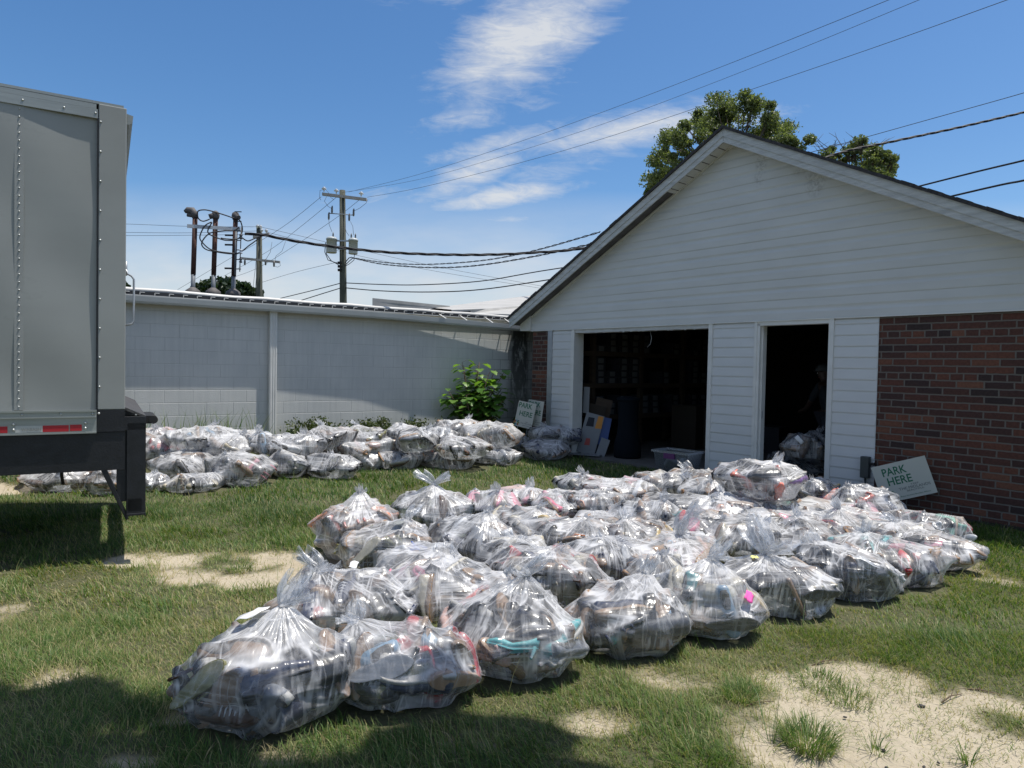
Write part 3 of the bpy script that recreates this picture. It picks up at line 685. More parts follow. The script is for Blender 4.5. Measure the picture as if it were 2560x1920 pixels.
def tree(label, base, trunk_top, clumps, per, size, matl, group=None, trunk_r=0.22, seed=1, shell=0.5):
    root = empty('broadleaf_tree', base, 0, label, 'tree', group); b = Vector(base)
    m = MB(); tt = Vector(trunk_top) - b
    m.tube([Vector((0, 0, -0.1)), tt * 0.5 + Vector((0.1, 0, 0)), tt], [trunk_r, trunk_r * 0.8, trunk_r * 0.6], 10)
    m.build('trunk', M['bark'], root)
    m = MB(); r_ = random.Random(seed)
    for (c, rr) in clumps:
        c = Vector(c) - b; mid = tt.lerp(c, 0.5) + Vector((r_.uniform(-.2, .2), r_.uniform(-.2, .2), 0.15 * c.z * 0.2))
        bk = .3 if len(clumps) > 45 else 1
        m.tube([tt * 0.92, mid, c], [trunk_r * 0.4 * bk, trunk_r * 0.25 * bk, trunk_r * 0.1 * bk], 6)
        for k in range(3 if len(clumps) > 20 else 7):
            if len(clumps) > 60: break
            e = c + Vector((r_.uniform(-1, 1) * rr[0], r_.uniform(-1, 1) * rr[1], r_.uniform(-.8, 1) * rr[2])) * 0.8
            m.tube([c.lerp(mid, 0.35), c.lerp(e, 0.5), e], [trunk_r * 0.13, trunk_r * 0.08, 0.008], 4)
    m.build('limbs', M['bark'], root)
    o = leaf_cloud('crown', [tuple(Vector(c) - b) for c, _ in clumps], [r for _, r in clumps], per, size, M[matl], root, seed=seed, shell=shell)
    return root


# ------------------------------------------------------------------ trees
def px_clumps(lst, Y, dy=1.0, deep=1.0):
    out = []
    for i, (px, py, rx, ry) in enumerate(lst):
        y = Y + dy * math.sin(i * 2.4); c = at_y(px, py, y); k = y / F_PX
        out.append((tuple(c), (rx * k, (rx + ry) * 0.5 * k * deep, ry * k)))
    return out


def subclumps(cl, n, seed):
    r_ = random.Random(seed); out = []
    for c, rr in cl:
        for k in range(n):
            v = Vector((r_.gauss(0, 1), r_.gauss(0, 1), r_.gauss(0, 1))).normalized() * r_.uniform(.3, 1.0); s = r_.uniform(.16, .52)
            out.append(((c[0] + v.x * rr[0], c[1] + v.y * rr[1], c[2] + v.z * rr[2]), (rr[0] * s, rr[1] * s, rr[2] * s)))
    return out


cA = px_clumps([(1655, 425, 46, 52), (1668, 375, 48, 42), (1718, 335, 58, 44), (1770, 292, 62, 40), (1835, 268, 70, 46), (1905, 290, 62, 50), (1930, 335, 62, 44), (1985, 360, 44, 36), (1800, 340, 90, 52), (1900, 370, 90, 46), (1740, 400, 70, 50), (1640, 465, 30, 32), (2000, 400, 40, 30)], 24, 1.0)
tree('large leafy oak rising behind the garage ridge', (at_y(1830, 900, 24).x, 24, 0), at_y(1830, 520, 24), subclumps(cA, 10, 3), 560, 0.048, 'leaf', trunk_r=0.3, seed=3, shell=.15)
cB = px_clumps([(2085, 392, 42, 28), (2135, 372, 46, 32), (2190, 385, 44, 38), (2215, 405, 34, 30), (2140, 420, 70, 36), (2190, 440, 50, 30)], 26, 0.6)
tree('smaller tree crown with bare twigs showing over the right roof slope', (at_y(2150, 900, 26).x, 26, 0), at_y(2150, 600, 26), subclumps(cB, 9, 4), 560, 0.048, 'leaf', trunk_r=0.22, seed=8, shell=.15)
m = MB(); r_ = random.Random(4)
tb = bpy.data.objects['broadleaf_tree.001']; bb_ = tb.location
for k in range(22):
    a = at_y(2110 + r_.uniform(-60, 60), 385 + r_.uniform(-15, 15), 26) - bb_; e = a + Vector((r_.uniform(-.9, 1.1), r_.uniform(-.3, .3), r_.uniform(.05, .75)))
    mid = a.lerp(e, .5) + Vector((0, 0, r_.uniform(-.1, .15))); m.tube([a, mid, e], [.014, .01, .005], 4)
    m.tube([mid, mid + Vector((r_.uniform(-.3, .4), 0, r_.uniform(.05, .3)))], [.007, .004], 4)
m.build('bare_twigs', M['bark'], tb)
cC = px_clumps([(560, 718, 42, 22), (520, 726, 34, 18), (600, 726, 30, 16), (632, 733, 22, 10)], 55, 1.0)
tree('dark round tree far beyond the conduit masts', (at_y(560, 900, 55).x, 55, 0), at_y(560, 800, 55), cC, 1500, 0.26, 'leaf_dark', trunk_r=0.3, seed=5, shell=0.2)
cD = px_clumps([(300, 716, 22, 12), (270, 722, 30, 14)], 55, .5)
tree('low dark tree peeking past the trailer rear', (at_y(290, 900, 55).x, 55, 0), at_y(290, 800, 55), cD, 700, 0.24, 'leaf_dark', trunk_r=0.3, seed=6, shell=.2)
# the tree the photographer stands under: its shade falls along the bottom of the picture
shade = []
r_ = random.Random(12)


def shade_clump(px, py, r, z, thick=0.35):
    for _k in range(6): _shade_one(px + r_.uniform(-1, 1) * r * 380, py + r_.uniform(-1, 1) * r * 130, r * r_.uniform(.32, .6), z + r_.uniform(-.3, .3), thick * .6)


def _shade_one(px, py, r, z, thick):
    g = at_z(px, py, 0); off = z / math.tan(SUN_EL)
    shade.append(((g.x + SUN_H.x * off, g.y + SUN_H.y * off, z), (r, r * 0.8, thick)))


for (px, py, r, z) in [(60, 1765, .30, 4.7), (190, 1760, .26, 4.8), (320, 1775, .24, 4.9), (30, 1860, .26, 4.6), (150, 1880, .2, 4.7), (290, 1890, .30, 4.7), (400, 1900, .2, 4.8), (560, 1925, .22, 4.9), (640, 1965, .3, 4.7), (800, 1950, .26, 4.6),
                       (1020, 1870, .18, 4.8), (1130, 1810, .15, 4.9), (1160, 1880, .2, 4.7), (1300, 1830, .16, 4.8), (1400, 1920, .22, 4.6), (1260, 1930, .22, 4.7), (930, 1930, .24, 4.6), (100, 1960, .3, 4.7), (500, 1990, .3, 4.7), (-150, 1780, .4, 4.7), (-200, 1900, .4, 4.7), (1050, 1960, .2, 4.6),
                       (600, 2100, .5, 4.8), (1100, 2120, .5, 4.9), (200, 2150, .5, 4.8), (1500, 2200, .5, 4.8)]:
    shade_clump(px, py, r, z)
tree('overhanging tree above the foreground that shades the lower left grass', (-2.6, -1.6, 0), (-1.6, 0.3, 4.0), shade, 420, 0.075, 'leaf', trunk_r=0.26, seed=21, shell=0.1)

# ------------------------------------------------------------------ block building


def block_building():
    root = empty('block_building', A0, YAW_A, 'long low building with a white painted concrete block wall and a flat black roof edge', 'building')
    MB().box(-9, 9.6, 0, 0.2, -0.1, 2.50).build('wall', M['block'], root)
    MB().box(-9, -8.8, .2, 12, -0.1, 2.5).box(-9, 9.6, 12, 12.2, -.1, 2.5).box(9.4, 9.6, 9.0, 12, -.1, 2.5).build('rear_walls', M['block'], root)
    m = MB()
    m.add([(-9.2, 0.02, 2.56), (9.6, 0.02, 2.56), (9.6, 12.4, 3.36), (-9.2, 12.4, 3.36), (-9.2, 0.02, 2.50), (9.6, 0.02, 2.50), (9.6, 12.4, 3.30), (-9.2, 12.4, 3.30)],
          [(0, 1, 2, 3), (7, 6, 5, 4), (0, 4, 5, 1), (1, 5, 6, 2), (2, 6, 7, 3), (3, 7, 4, 0)])
    m.build('roof', M['black_roof'], root)
    m = MB(); m.box(-9.2, 9.2, -0.02, 0.30, 2.565, 2.625); m.build('roof_edge', M['black_roof'], root)
    m = MB(); x = -3.0
    while x < 8.9:
        m.box(x, x + 0.012, -0.035, -0.022, 2.575, 2.618); m.box(x, x + 0.07, -0.035, -0.022, 2.606, 2.618); x += 0.2
    m.box(-9, 9.0, -0.045, -0.022, 2.557, 2.570)
    m.build('roof_edge_clips', M['white_metal'], root)
    m = MB(); pts = [(-9.2 + i * 0.5, 0.16 + 0.012 * math.sin(i * 1.7), 2.645 + 0.008 * math.sin(i * 2.3) + (0.012 if i in (20, 21, 22) else 0)) for i in range(38)]
    m.tube(pts, 0.042, 10); m.build('rolled_membrane_edge', M['white_metal'], root)
    m = MB(); m.box(-9.2, 5.4, -0.018, 0.0, 2.44, 2.56); m.build('fascia', M['gutter'], root)
    m = MB(); m.box(5.4, 9.2, -0.012, 0.018, 2.505, 2.56); m.build('bare_fascia_board', M['cream'], root)
    st = [(-9.2, .02, .198, 2.552), (3.3, .02, .200, 2.545), (5.4, .022, .235, 2.535), (6.5, .045, .275, 2.505), (8.29, .085, .31, 2.462), (8.93, .095, .32, 2.445)]
    m = MB(); vs = []
    for (x, a, b, z) in st:
        h = 0.11
        prof = [(-a, z - 0.005), (-a, z - h), (-b + 0.015, z - h), (-b, z - h + 0.03), (-b - .006, z - .012), (-b - .006, z), (-b + 0.006, z), (-b + 0.008, z - .02), (-b + .02, z - h + .01), (-a - .006, z - h + .006), (-a - .006, z - 0.005)]
        vs += [(x, p[0], p[1]) for p in prof]
    k = 11
    fs = [(i * k + j, i * k + (j + 1) % k, (i + 1) * k + (j + 1) % k, (i + 1) * k + j) for i in range(len(st) - 1) for j in range(k)]
    fs += [tuple(range(k)), tuple((len(st) - 1) * k + j for j in range(k - 1, -1, -1))]
    m.add(vs, fs); g = m.build('gutter', M['gutter'], root)
    m = MB()
    for x in (6.55, 7.02, 7.62, 8.1, 8.34):
        b = np.interp(x, [5.4, 6.5, 8.29, 8.93], [.235, .275, .31, .32]); z = np.interp(x, [5.4, 6.5, 8.29, 8.93], [2.535, 2.505, 2.462, 2.445])
        m.add([(x, -.02, 2.60), (x + .03, -.02, 2.60), (x + .03, -b, z + .004), (x, -b, z + .004), (x, -.024, 2.596), (x + .03, -.024, 2.596), (x + .03, -b - .004, z), (x, -b - .004, z)], [(0, 1, 2, 3), (7, 6, 5, 4), (0, 4, 5, 1), (1, 5, 6, 2), (2, 6, 7, 3), (3, 7, 4, 0)])
    m.build('gutter_straps', M['white_metal'], root)
    MB().box(8.42, 11.6, -.80, .02, 2.585, 2.605).build('added_shade_panel', M['galv'], root)  # added panel closing the alley, put in to shade the wall corner
    m = MB(); xs = [3.313, 3.33, 3.345, 3.355, 3.37, 3.38, 3.395, 3.405, 3.42, 3.432]; dp = [.105, .11, .11, .102, .11, .11, .102, .11, .11, .105]
    vs = []
    for z in (0.34, 2.44):
        vs += [(x, -d, z) for x, d in zip(xs, dp)] + [(3.432, -.008, z), (3.313, -.008, z)]
    n = 12; m.add(vs, [(i, (i + 1) % n, n + (i + 1) % n, n + i) for i in range(n)] + [tuple(range(n)), tuple(range(2 * n - 1, n - 1, -1))]); m.build('downspout', M['white_trim'], root)


block_building()


def conduit_masts():
    d = DIST_A + 1.25
    for i, (px, pb, pt, lab, rot) in enumerate([(482, 724, 545, 'leftmost rusty conduit mast with an open hooded weatherhead and no cables', 2.8), (533, 725, 548, 'middle rusty conduit mast with cables looping out of its rounded weatherhead', 3.4), (583, 727, 550, 'right conduit mast carrying the insulator rack and cable clamps', 5.5)]):
        b = at_plane(px, pb, YAW_A, d); t = at_plane(px + 5, pt, YAW_A, d); H = t.z - b.z
        root = empty('conduit_mast', (b.x, b.y, b.z - 0.32), 0, lab, 'conduit mast', 'rusty conduit masts on the block building roof')
        MB().lathe([(.14, .20), (.12, .30), (.06, .345), (.042, .36)], 14).build('roof_boot', M['cast_grey'], root)
        MB().tube([(0, 0, 0.1), (0.006, 0, .62)], .036, 12).build('lower_pipe', M['galv_dark'], root)
        MB().tube([(0.006, 0, .58), (.03, 0, H + .32)], .041, 12).build('pipe', M['rust'], root)
        m = MB(); hx = math.cos(rot); hy = math.sin(rot); top = Vector((.03, 0, H + .32))
        if i == 0:
            m.tube([top, top + Vector((-.01, 0, .07)), top + Vector((-.05, 0, .12)), top + Vector((-.13, 0, .13)), top + Vector((-.18, 0, .10))], [.05, .062, .066, .055, .03], 12)
            m.tube([top + Vector((-.02, 0, .03)), top + Vector((-.13, -.01, .05))], [.03, .035], 8)
        else:
            m.lathe([(.05, 0), (.062, .03), (.068, .07), (.055, .12), (.02, .145), (.004, .15)], 14, M=Matrix.Translation(top))
            m.tube([top + Vector((0, 0, .07)), top + Vector((hx * .1, -.04, .03))], [.05, .045], 10)
        m.build('weatherhead', M['cast_grey'], root)
        if i == 2:
            m = MB(); m.tube([(.05, -.05, .60), (.06, -.05, H + .15)], .018, 8); m.build('side_conduit', M['galv_dark'], root)
            m = MB(); m.tube([(.13, -.04, .66), (.15, -.04, H + .18)], .009, 8)
            for k in range(7): m.box(.03, .15, -.045, -.03, .70 + k * .17, .715 + k * .17)
            for zz in (.70, 1.12, H + .02): m.box(-.14, .0, -.05, -.035, zz, zz + .03)
            m.build('rack', M['black_steel'], root)
            for zz in (.82, 1.24, H - .02, .98):
                q = MB(); q.lathe([(.02, 0), (.033, .012), (.02, .03), (.02, .05), (.033, .068), (.02, .08)], 10, M=Matrix.Translation((.145, -.04, zz))); q.build('spool_insulator', M['brown_porcelain'] if zz != .98 else M['porcelain'], root)
    # brace across the three masts
    a = at_plane(468, 565, YAW_A, d - .06); b = at_plane(600, 573, YAW_A, d - .06)
    u = (b - a).normalized(); m = MB(); w = Vector((-u.y, u.x, 0)).normalized() * .012; h = Vector((0, 0, .03))
    m.add([a - w - h - a, b - w - h - a, b + w - h - a, a + w - h - a, a - w + h - a, b - w + h - a, b + w + h - a, a + w + h - a], [(0, 3, 2, 1), (4, 5, 6, 7), (0, 1, 5, 4), (1, 2, 6, 5), (2, 3, 7, 6), (3, 0, 4, 7)])
    o = m.build('mast_brace', M['galv'], None, a); tag(o, 'flat steel strut bolted across the three conduit masts', 'brace')


conduit_masts()


def pole(label, px, ptop, Y, r, lean=(0, 0)):
    t = at_y(px, ptop, Y); root = empty('utility_pole', (t.x - lean[0], Y, 0), 0, label, 'utility pole', 'wooden utility poles behind the block building')
    MB().tube([(0, 0, -0.3), (lean[0] * .5, 0, t.z * .5), (lean[0], 0, t.z)], [r * 1.15, r * 1.05, r * .85], 12).build('post', M['wood_pole'], root)
    return root, t


def rel(root, p): return Vector(p) - root.location


def utility_poles():
    Y = 40
    root, t = pole('tall utility pole carrying two grey transformers and a top crossarm', 856, 476, Y, 0.2, (-0.25, 0))
    a = rel(root, at_y(805, 483, Y - .25)); b = rel(root, at_y(916, 497, Y - .25))
    m = MB(); m.add([a + Vector((0, 0, -.11)), b + Vector((0, 0, -.11)), b + Vector((0, .16, -.11)), a + Vector((0, .16, -.11)), a + Vector((0, 0, .05)), b + Vector((0, 0, .05)), b + Vector((0, .16, .05)), a + Vector((0, .16, .05))], [(0, 3, 2, 1), (4, 5, 6, 7), (0, 1, 5, 4), (1, 2, 6, 5), (2, 3, 7, 6), (3, 0, 4, 7)])
    m.build('crossarm', M['arm_wood'], root)
    for (px, py) in ((810, 474), (841, 479), (903, 486)):
        c = rel(root, at_y(px, py, Y - .2)); MB().lathe([(.03, -.12), (.04, 0), (.13, .02), (.15, .06), (.06, .1), (.09, .13), (.03, .16)], 12, M=Matrix.Translation(c)).build('pin_insulator', M['porcelain'], root)
    for (px, py, pr) in ((829, 614, 12.5), (883, 617, 11)):
        c = rel(root, at_y(px, py, Y - .35)); R = pr * Y / F_PX
        m = MB(); H = 36 * Y / F_PX; m.lathe([(R * .95, -H / 2), (R, -H / 2 + .04), (R, H / 2 - .1), (R * 1.08, H / 2 - .1), (R * 1.08, H / 2 - .02), (R * .8, H / 2 + .06), (.05, H / 2 + .1)], 20, M=Matrix.Translation(c))
        tr = m.build('transformer', M['transformer'], root)
        for dx in ((0.08,) if px < 850 else (-.12, .12)):
            q = MB(); q.lathe([(.03, 0), (.06, .02), (.035, .06), (.06, .09), (.03, .13), (.05, .16), (.02, .3)], 10, M=Matrix.Translation(c + Vector((dx, 0, H / 2 + .05)))); q.build('bushing', M['brown_porcelain'], tr)
    m = MB(); c = rel(root, at_y(856, 604, Y)); m.box(c.x - .45, c.x + .45, -.3, -.18, c.z - .04, c.z + .04); m.box(c.x - .2, c.x + .3, -.32, -.16, c.z - .5, c.z - .36); m.build('bracket', M['galv'], root)
    m = MB()
    l = rel(root, at_y(822, 533, Y - .2)); r = rel(root, at_y(886, 538, Y - .2)); m.tube([l, r], .028, 6); m.build('cutout_arm', M['galv'], root)
    for (px, py) in ((822, 540), (830, 524), (873, 543), (884, 531)):
        c = rel(root, at_y(px, py, Y - .25)); m = MB(); m.tube([c + Vector((0, 0, -.22)), c + Vector((0, 0, -.12)), c + Vector((0, 0, .12)), c + Vector((.02, 0, .22))], [.035, .06, .055, .03], 8); m.build('fuse_cutout', M['brown_porcelain'], root)
    m = MB()
    for k in range(3):
        c = rel(root, at_y(849, 657 + k * 9, Y - .2)); m.tube([c + Vector((-.1, 0, 0)), c + Vector((.12, 0, 0))], .08, 8)
    m.build('spool_rack', M['rubber'], root)
    m = MB()
    def w(pts, r=.012): m.tube([rel(root, at_y(px, py, Y - .4)) for px, py in pts], r, 5)
    w([(810, 474), (800, 476), (799, 494), (802, 500)]); w([(812, 472), (820, 480), (827, 494), (835, 499)]); w([(818, 488), (811, 503), (820, 516), (830, 522)]); w([(920, 498), (915, 508), (900, 520), (886, 527)]); w([(822, 546), (823, 562), (830, 580)]); w([(876, 553), (882, 566), (884, 588)]); w([(862, 565), (866, 580), (873, 590)])
    w([(814, 606), (812, 630), (820, 650), (846, 659)], .025); w([(817, 608), (816, 635), (828, 652), (846, 662)], .025); w([(886, 635), (885, 650), (873, 660), (862, 666)], .02); w([(862, 658), (872, 645), (880, 643)], .03); w([(862, 664), (874, 652), (882, 645)], .025)
    m.build('jumper_wires', M['wire_thin'], root)
    # second pole
    Y2 = 44
    root2, t2 = pole('shorter utility pole just right of the conduit masts with a low crossarm', 648, 568, Y2, 0.2, (-0.12, 0))
    a = rel(root2, at_y(600, 645, Y2 - .25)); b = rel(root2, at_y(699, 655, Y2 - .25))
    def arm(a, b, nm):
        m = MB(); m.add([a + Vector((0, 0, -.07)), b + Vector((0, 0, -.07)), b + Vector((0, .14, -.07)), a + Vector((0, .14, -.07)), a + Vector((0, 0, .07)), b + Vector((0, 0, .07)), b + Vector((0, .14, .07)), a + Vector((0, .14, .07))], [(0, 3, 2, 1), (4, 5, 6, 7), (0, 1, 5, 4), (1, 2, 6, 5), (2, 3, 7, 6), (3, 0, 4, 7)]); m.build(nm, M['arm_wood'], root2)
    arm(a, b, 'crossarm')
    a = rel(root2, at_y(632, 592, Y2 - .25)); b = rel(root2, at_y(672, 584, Y2 - .25)); arm(a, b, 'crossarm')
    for (px, py) in ((644, 567), (651, 568), (654, 577), (666, 578)):
        c = rel(root2, at_y(px, py, Y2 - .2)); MB().lathe([(.03, -.1), (.1, .02), (.12, .06), (.05, .1), (.07, .13)], 10, M=Matrix.Translation(c)).build('pin_insulator', M['porcelain'], root2)
    for (px, py) in ((612, 655), (664, 655), (685, 659)):
        c = rel(root2, at_y(px, py, Y2 - .3)); m = MB(); m.tube([c + Vector((0, 0, -.2)), c, c + Vector((0, 0, .2))], [.05, .07, .04], 8); m.build('fuse_cutout', M['brown_porcelain'], root2)
    m = MB()
    for pts in ([(680, 605), (676, 630), (664, 650)], [(714, 603), (705, 628), (690, 640), (687, 652)], [(699, 655), (701, 664), (694, 668), (686, 665)]):
        m.tube([rel(root2, at_y(px, py, Y2 - .4)) for px, py in pts], .012, 5)
    m.build('jumper_wires', M['wire_thin'], root2)
    m = MB()
    for pts in ([(643, 620), (638, 672), (631, 735)], [(645, 630), (641, 690), (637, 737)]): m.tube([rel(root2, at_y(px, py, Y2 + .5)) for px, py in pts], .012, 5)
    m.build('guy_wires', M['wire_thin'], root2)


utility_poles()


def wire(name, label, pts, Y0, Y1, r, matl='wire', twist=0, group='overhead wires', smooth_n=6):
    P = []
    x0, x1 = pts[0][0], pts[-1][0]
    P = [at_y(px, py, Y0 + (Y1 - Y0) * (px - x0) / (x1 - x0 if x1 != x0 else 1)) for px, py in pts]
    Q = []
    for i in range(len(P) - 1):
        p0 = P[max(i - 1, 0)]; p1 = P[i]; p2 = P[i + 1]; p3 = P[min(i + 2, len(P) - 1)]
        for k in range(smooth_n):
            t = k / smooth_n; Q.append(0.5 * ((2 * p1) + (p2 - p0) * t + (2 * p0 - 5 * p1 + 4 * p2 - p3) * t * t + (3 * p1 - p0 - 3 * p2 + p3) * t ** 3))
    Q.append(P[-1]); m = MB(); o = Q[0]
    if not twist: m.tube([q - o for q in Q], r, 6)
    else:
        # resample for the lay of the strands
        R = [Q[0]]
        for i in range(len(Q) - 1):
            n = max(1, int((Q[i + 1] - Q[i]).length / (r * 2.5)))
            n = min(n, 40)
            for k in range(1, n + 1): R.append(Q[i].lerp(Q[i + 1], k / n))
        for s in range(twist):
            S = []; L = 0
            for i, p in enumerate(R):
                if i: L += (p - R[i - 1]).length
                a = L / (r * 60) * 2 * PI + s * 2 * PI / twist
                d = (R[min(i + 1, len(R) - 1)] - R[max(i - 1, 0)]).normalized(); u = Vector((0, 0, 1)); u = (u - d * u.dot(d)).normalized(); v = d.cross(u)
                S.append(p - o + (u * math.cos(a) + v * math.sin(a)) * r * 0.95)
            m.tube(S, r * 0.75, 5)
    ob = m.build(name, M[matl], None, o); tag(ob, label, 'wire', group); return ob


wire('power_line', 'uppermost thin power line rising right from the transformer pole', [(872, 480), (1050, 435), (1300, 354), (1550, 264), (1847, 150), (2221, 0), (2400, -75)], 40, 14, .0085, 'wire_thin')
wire('power_line', 'second thin power line rising right from the transformer pole', [(845, 483), (1050, 448), (1300, 377), (1550, 295), (1930, 150), (2297, 0), (2450, -62)], 40, 15, .0075, 'wire_thin')
wire('power_line', 'lowest of the three thin power lines rising right across the sky', [(918, 493), (1050, 469), (1300, 407), (1550, 333), (2095, 150), (2517, 0), (2640, -45)], 40, 15, .0095, 'wire_thin')
wire('power_line', 'thin line slanting left from the transformer pole crossarm end', [(803, 492), (700, 572), (560, 655), (444, 724)], 40, 52, .012, 'wire_thin')
wire('power_line', 'thin line slanting left from the middle of the transformer pole crossarm', [(841, 493), (760, 560), (670, 628), (560, 690)], 40, 52, .012, 'wire_thin')
wire('power_line', 'thin line slanting left from the right end of the transformer pole crossarm', [(898, 500), (840, 545), (740, 612), (640, 672), (560, 700)], 40, 52, .012, 'wire_thin')
for lab, pts in (('uppermost level wire between the trailer and the shorter utility pole', [(150, 556), (317, 560), (480, 566), (645, 567)]), ('middle level wire between the trailer and the shorter utility pole', [(150, 578), (317, 581), (480, 582), (652, 577)]), ('lowest level wire between the trailer and the shorter utility pole', [(150, 588), (317, 589), (480, 588), (620, 586)])):
    wire('power_line', lab, pts, 44, 44, .012, 'wire_thin')
wire('power_line', 'upper thin wire falling right from the shorter utility pole behind the transformers', [(655, 568), (760, 592), (900, 625), (1100, 668), (1380, 720)], 44, 56, .012, 'wire_thin')
wire('power_line', 'lower thin wire falling right from the shorter utility pole behind the transformers', [(666, 580), (760, 604), (900, 640), (1100, 680), (1360, 722)], 44, 56, .012, 'wire_thin')
wire('power_line', 'faint wire rising from the wall top to the transformer pole spool rack', [(648, 708), (740, 680), (845, 655)], 50, 40, .012, 'wire_thin')
wire('service_cable', 'thick twisted black cable sagging from the conduit masts toward the garage', [(612, 585), (655, 587), (733, 602), (835, 617), (958, 630), (1080, 636), (1208, 637), (1330, 632), (1480, 617), (1700, 560), (1900, 480), (2070, 392), (2226, 355), (2400, 318), (2640, 262)], 12.2, 15.5, .017, 'wire', 3)
wire('service_cable', 'upper twisted service cable from the transformer pole to the garage side', [(880, 644), (960, 656), (1060, 661), (1200, 652), (1330, 628), (1500, 580)], 40, 22, .020, 'wire', 2)
wire('service_cable', 'lower twisted service cable from the transformer pole to the garage side', [(882, 645), (960, 661), (1080, 669), (1190, 664), (1330, 642), (1500, 605)], 40, 22, .023, 'wire', 2)
wire('phone_cable', 'upper telephone cable from the transformer pole over the garage roof', [(858, 707), (950, 711), (1050, 712), (1200, 703), (1350, 678), (1700, 620), (2308, 463), (2560, 401), (2660, 376)], 40, 16, .026, 'wire')
wire('phone_cable', 'lower telephone cable from the transformer pole over the garage roof', [(858, 719), (950, 727), (1070, 730), (1200, 724), (1380, 698), (1800, 630), (2390, 488), (2560, 451), (2660, 428)], 40, 16, .028, 'wire')
wire('phone_cable', 'upper cable running left from the transformer pole down behind the wall', [(855, 707), (790, 724), (700, 746)], 40, 46, .026, 'wire')
wire('phone_cable', 'lower cable running left from the transformer pole down behind the wall', [(855, 719), (800, 736), (740, 755)], 40, 44, .028, 'wire')
wire('power_line', 'thin wire crossing above the thick twisted cable at the right', [(2640, 205), (2560, 232), (2300, 305), (2030, 380), (1800, 440)], 17, 24, .010, 'wire_thin')
mast_w = [('black cable arching from the middle weatherhead to the right mast', [(524, 548), (508, 553), (496, 546), (494, 530), (503, 525), (522, 526), (560, 537), (586, 546)]), ('black cable looping low left of the middle mast', [(529, 555), (512, 565), (500, 590), (505, 605), (530, 625), (580, 633), (598, 633)]),
          ('black cable looping from the middle weatherhead down past the brace', [(530, 556), (520, 575), (522, 584), (534, 591), (560, 600), (582, 601)]), ('black cable swinging behind the middle mast to the main service cable', [(598, 568), (585, 576), (560, 577), (525, 583), (505, 605), (510, 620), (532, 628), (590, 634), (625, 612), (655, 590)]),
          ('black cable from the right mast to the main service cable', [(600, 590), (618, 602), (635, 597), (655, 589)]), ('short black cable over the right weatherhead down its side', [(592, 545), (602, 555), (606, 575), (600, 592), (590, 598), (565, 597), (552, 595)])]
for lab, pts in mast_w:
    P = [at_plane(px, py, YAW_A, DIST_A + 1.16) for px, py in pts]; Q = []
    for i in range(len(P) - 1):
        p0 = P[max(i - 1, 0)]; p1 = P[i]; p2 = P[i + 1]; p3 = P[min(i + 2, len(P) - 1)]
        for k in range(6):
            t = k / 6; Q.append(0.5 * ((2 * p1) + (p2 - p0) * t + (2 * p0 - 5 * p1 + 4 * p2 - p3) * t * t + (3 * p1 - p0 - 3 * p2 + p3) * t ** 3))
    Q.append(P[-1]); o = MB().tube([q - Q[0] for q in Q], .011, 7).build('drip_cable', M['wire'], None, Q[0]); tag(o, lab, 'cable', 'black cables around the conduit masts')


def far_building():
    root = empty('far_building', (at_y(1100, 900, 24).x, 24, 0), 0, 'pale building with bright white sloping membrane roofs beyond the block wall', 'building')
    def quad(name, pts, th=.12, mt='membrane'):
        P = [rel(root, at_y(px, py, Y)) for px, py, Y in pts]; n = len(P)
        v = P + [p - Vector((0, 0, th)) for p in P]
        MB().add(v, [tuple(range(n)), tuple(range(2 * n - 1, n - 1, -1))] + [(i, n + i, n + (i + 1) % n, (i + 1) % n) for i in range(n)]).build(name, M[mt], root)
    quad('parapet', [(931, 800, 22), (931, 745, 22), (1000, 752, 22.5), (1125, 765, 23.5), (1125, 800, 23.5)], .1)
    quad('roof', [(1040, 778, 22.5), (1120, 765, 23.6), (1330, 738, 27), (1420, 730, 28), (1330, 768, 24)], .2)
    quad('roof', [(1180, 783, 21.5), (1215, 772, 22), (1420, 755, 25), (1420, 790, 22)], .2)
    quad('roof_gap_shade', [(1130, 786, 22.8), (1160, 778, 23), (1400, 762, 26), (1400, 772, 26)], .1, 'black_roof')  # black sheet standing in for the shade under the roof slope
    quad('roof_vent', [(1075, 773, 21), (1085, 770, 21), (1128, 774, 21), (1130, 778, 21)], .05, 'black_roof')
    MB().box(-2.2, 8, 0.8, 8, 0, 2.6).build('wall', M['block'], root)


far_building()


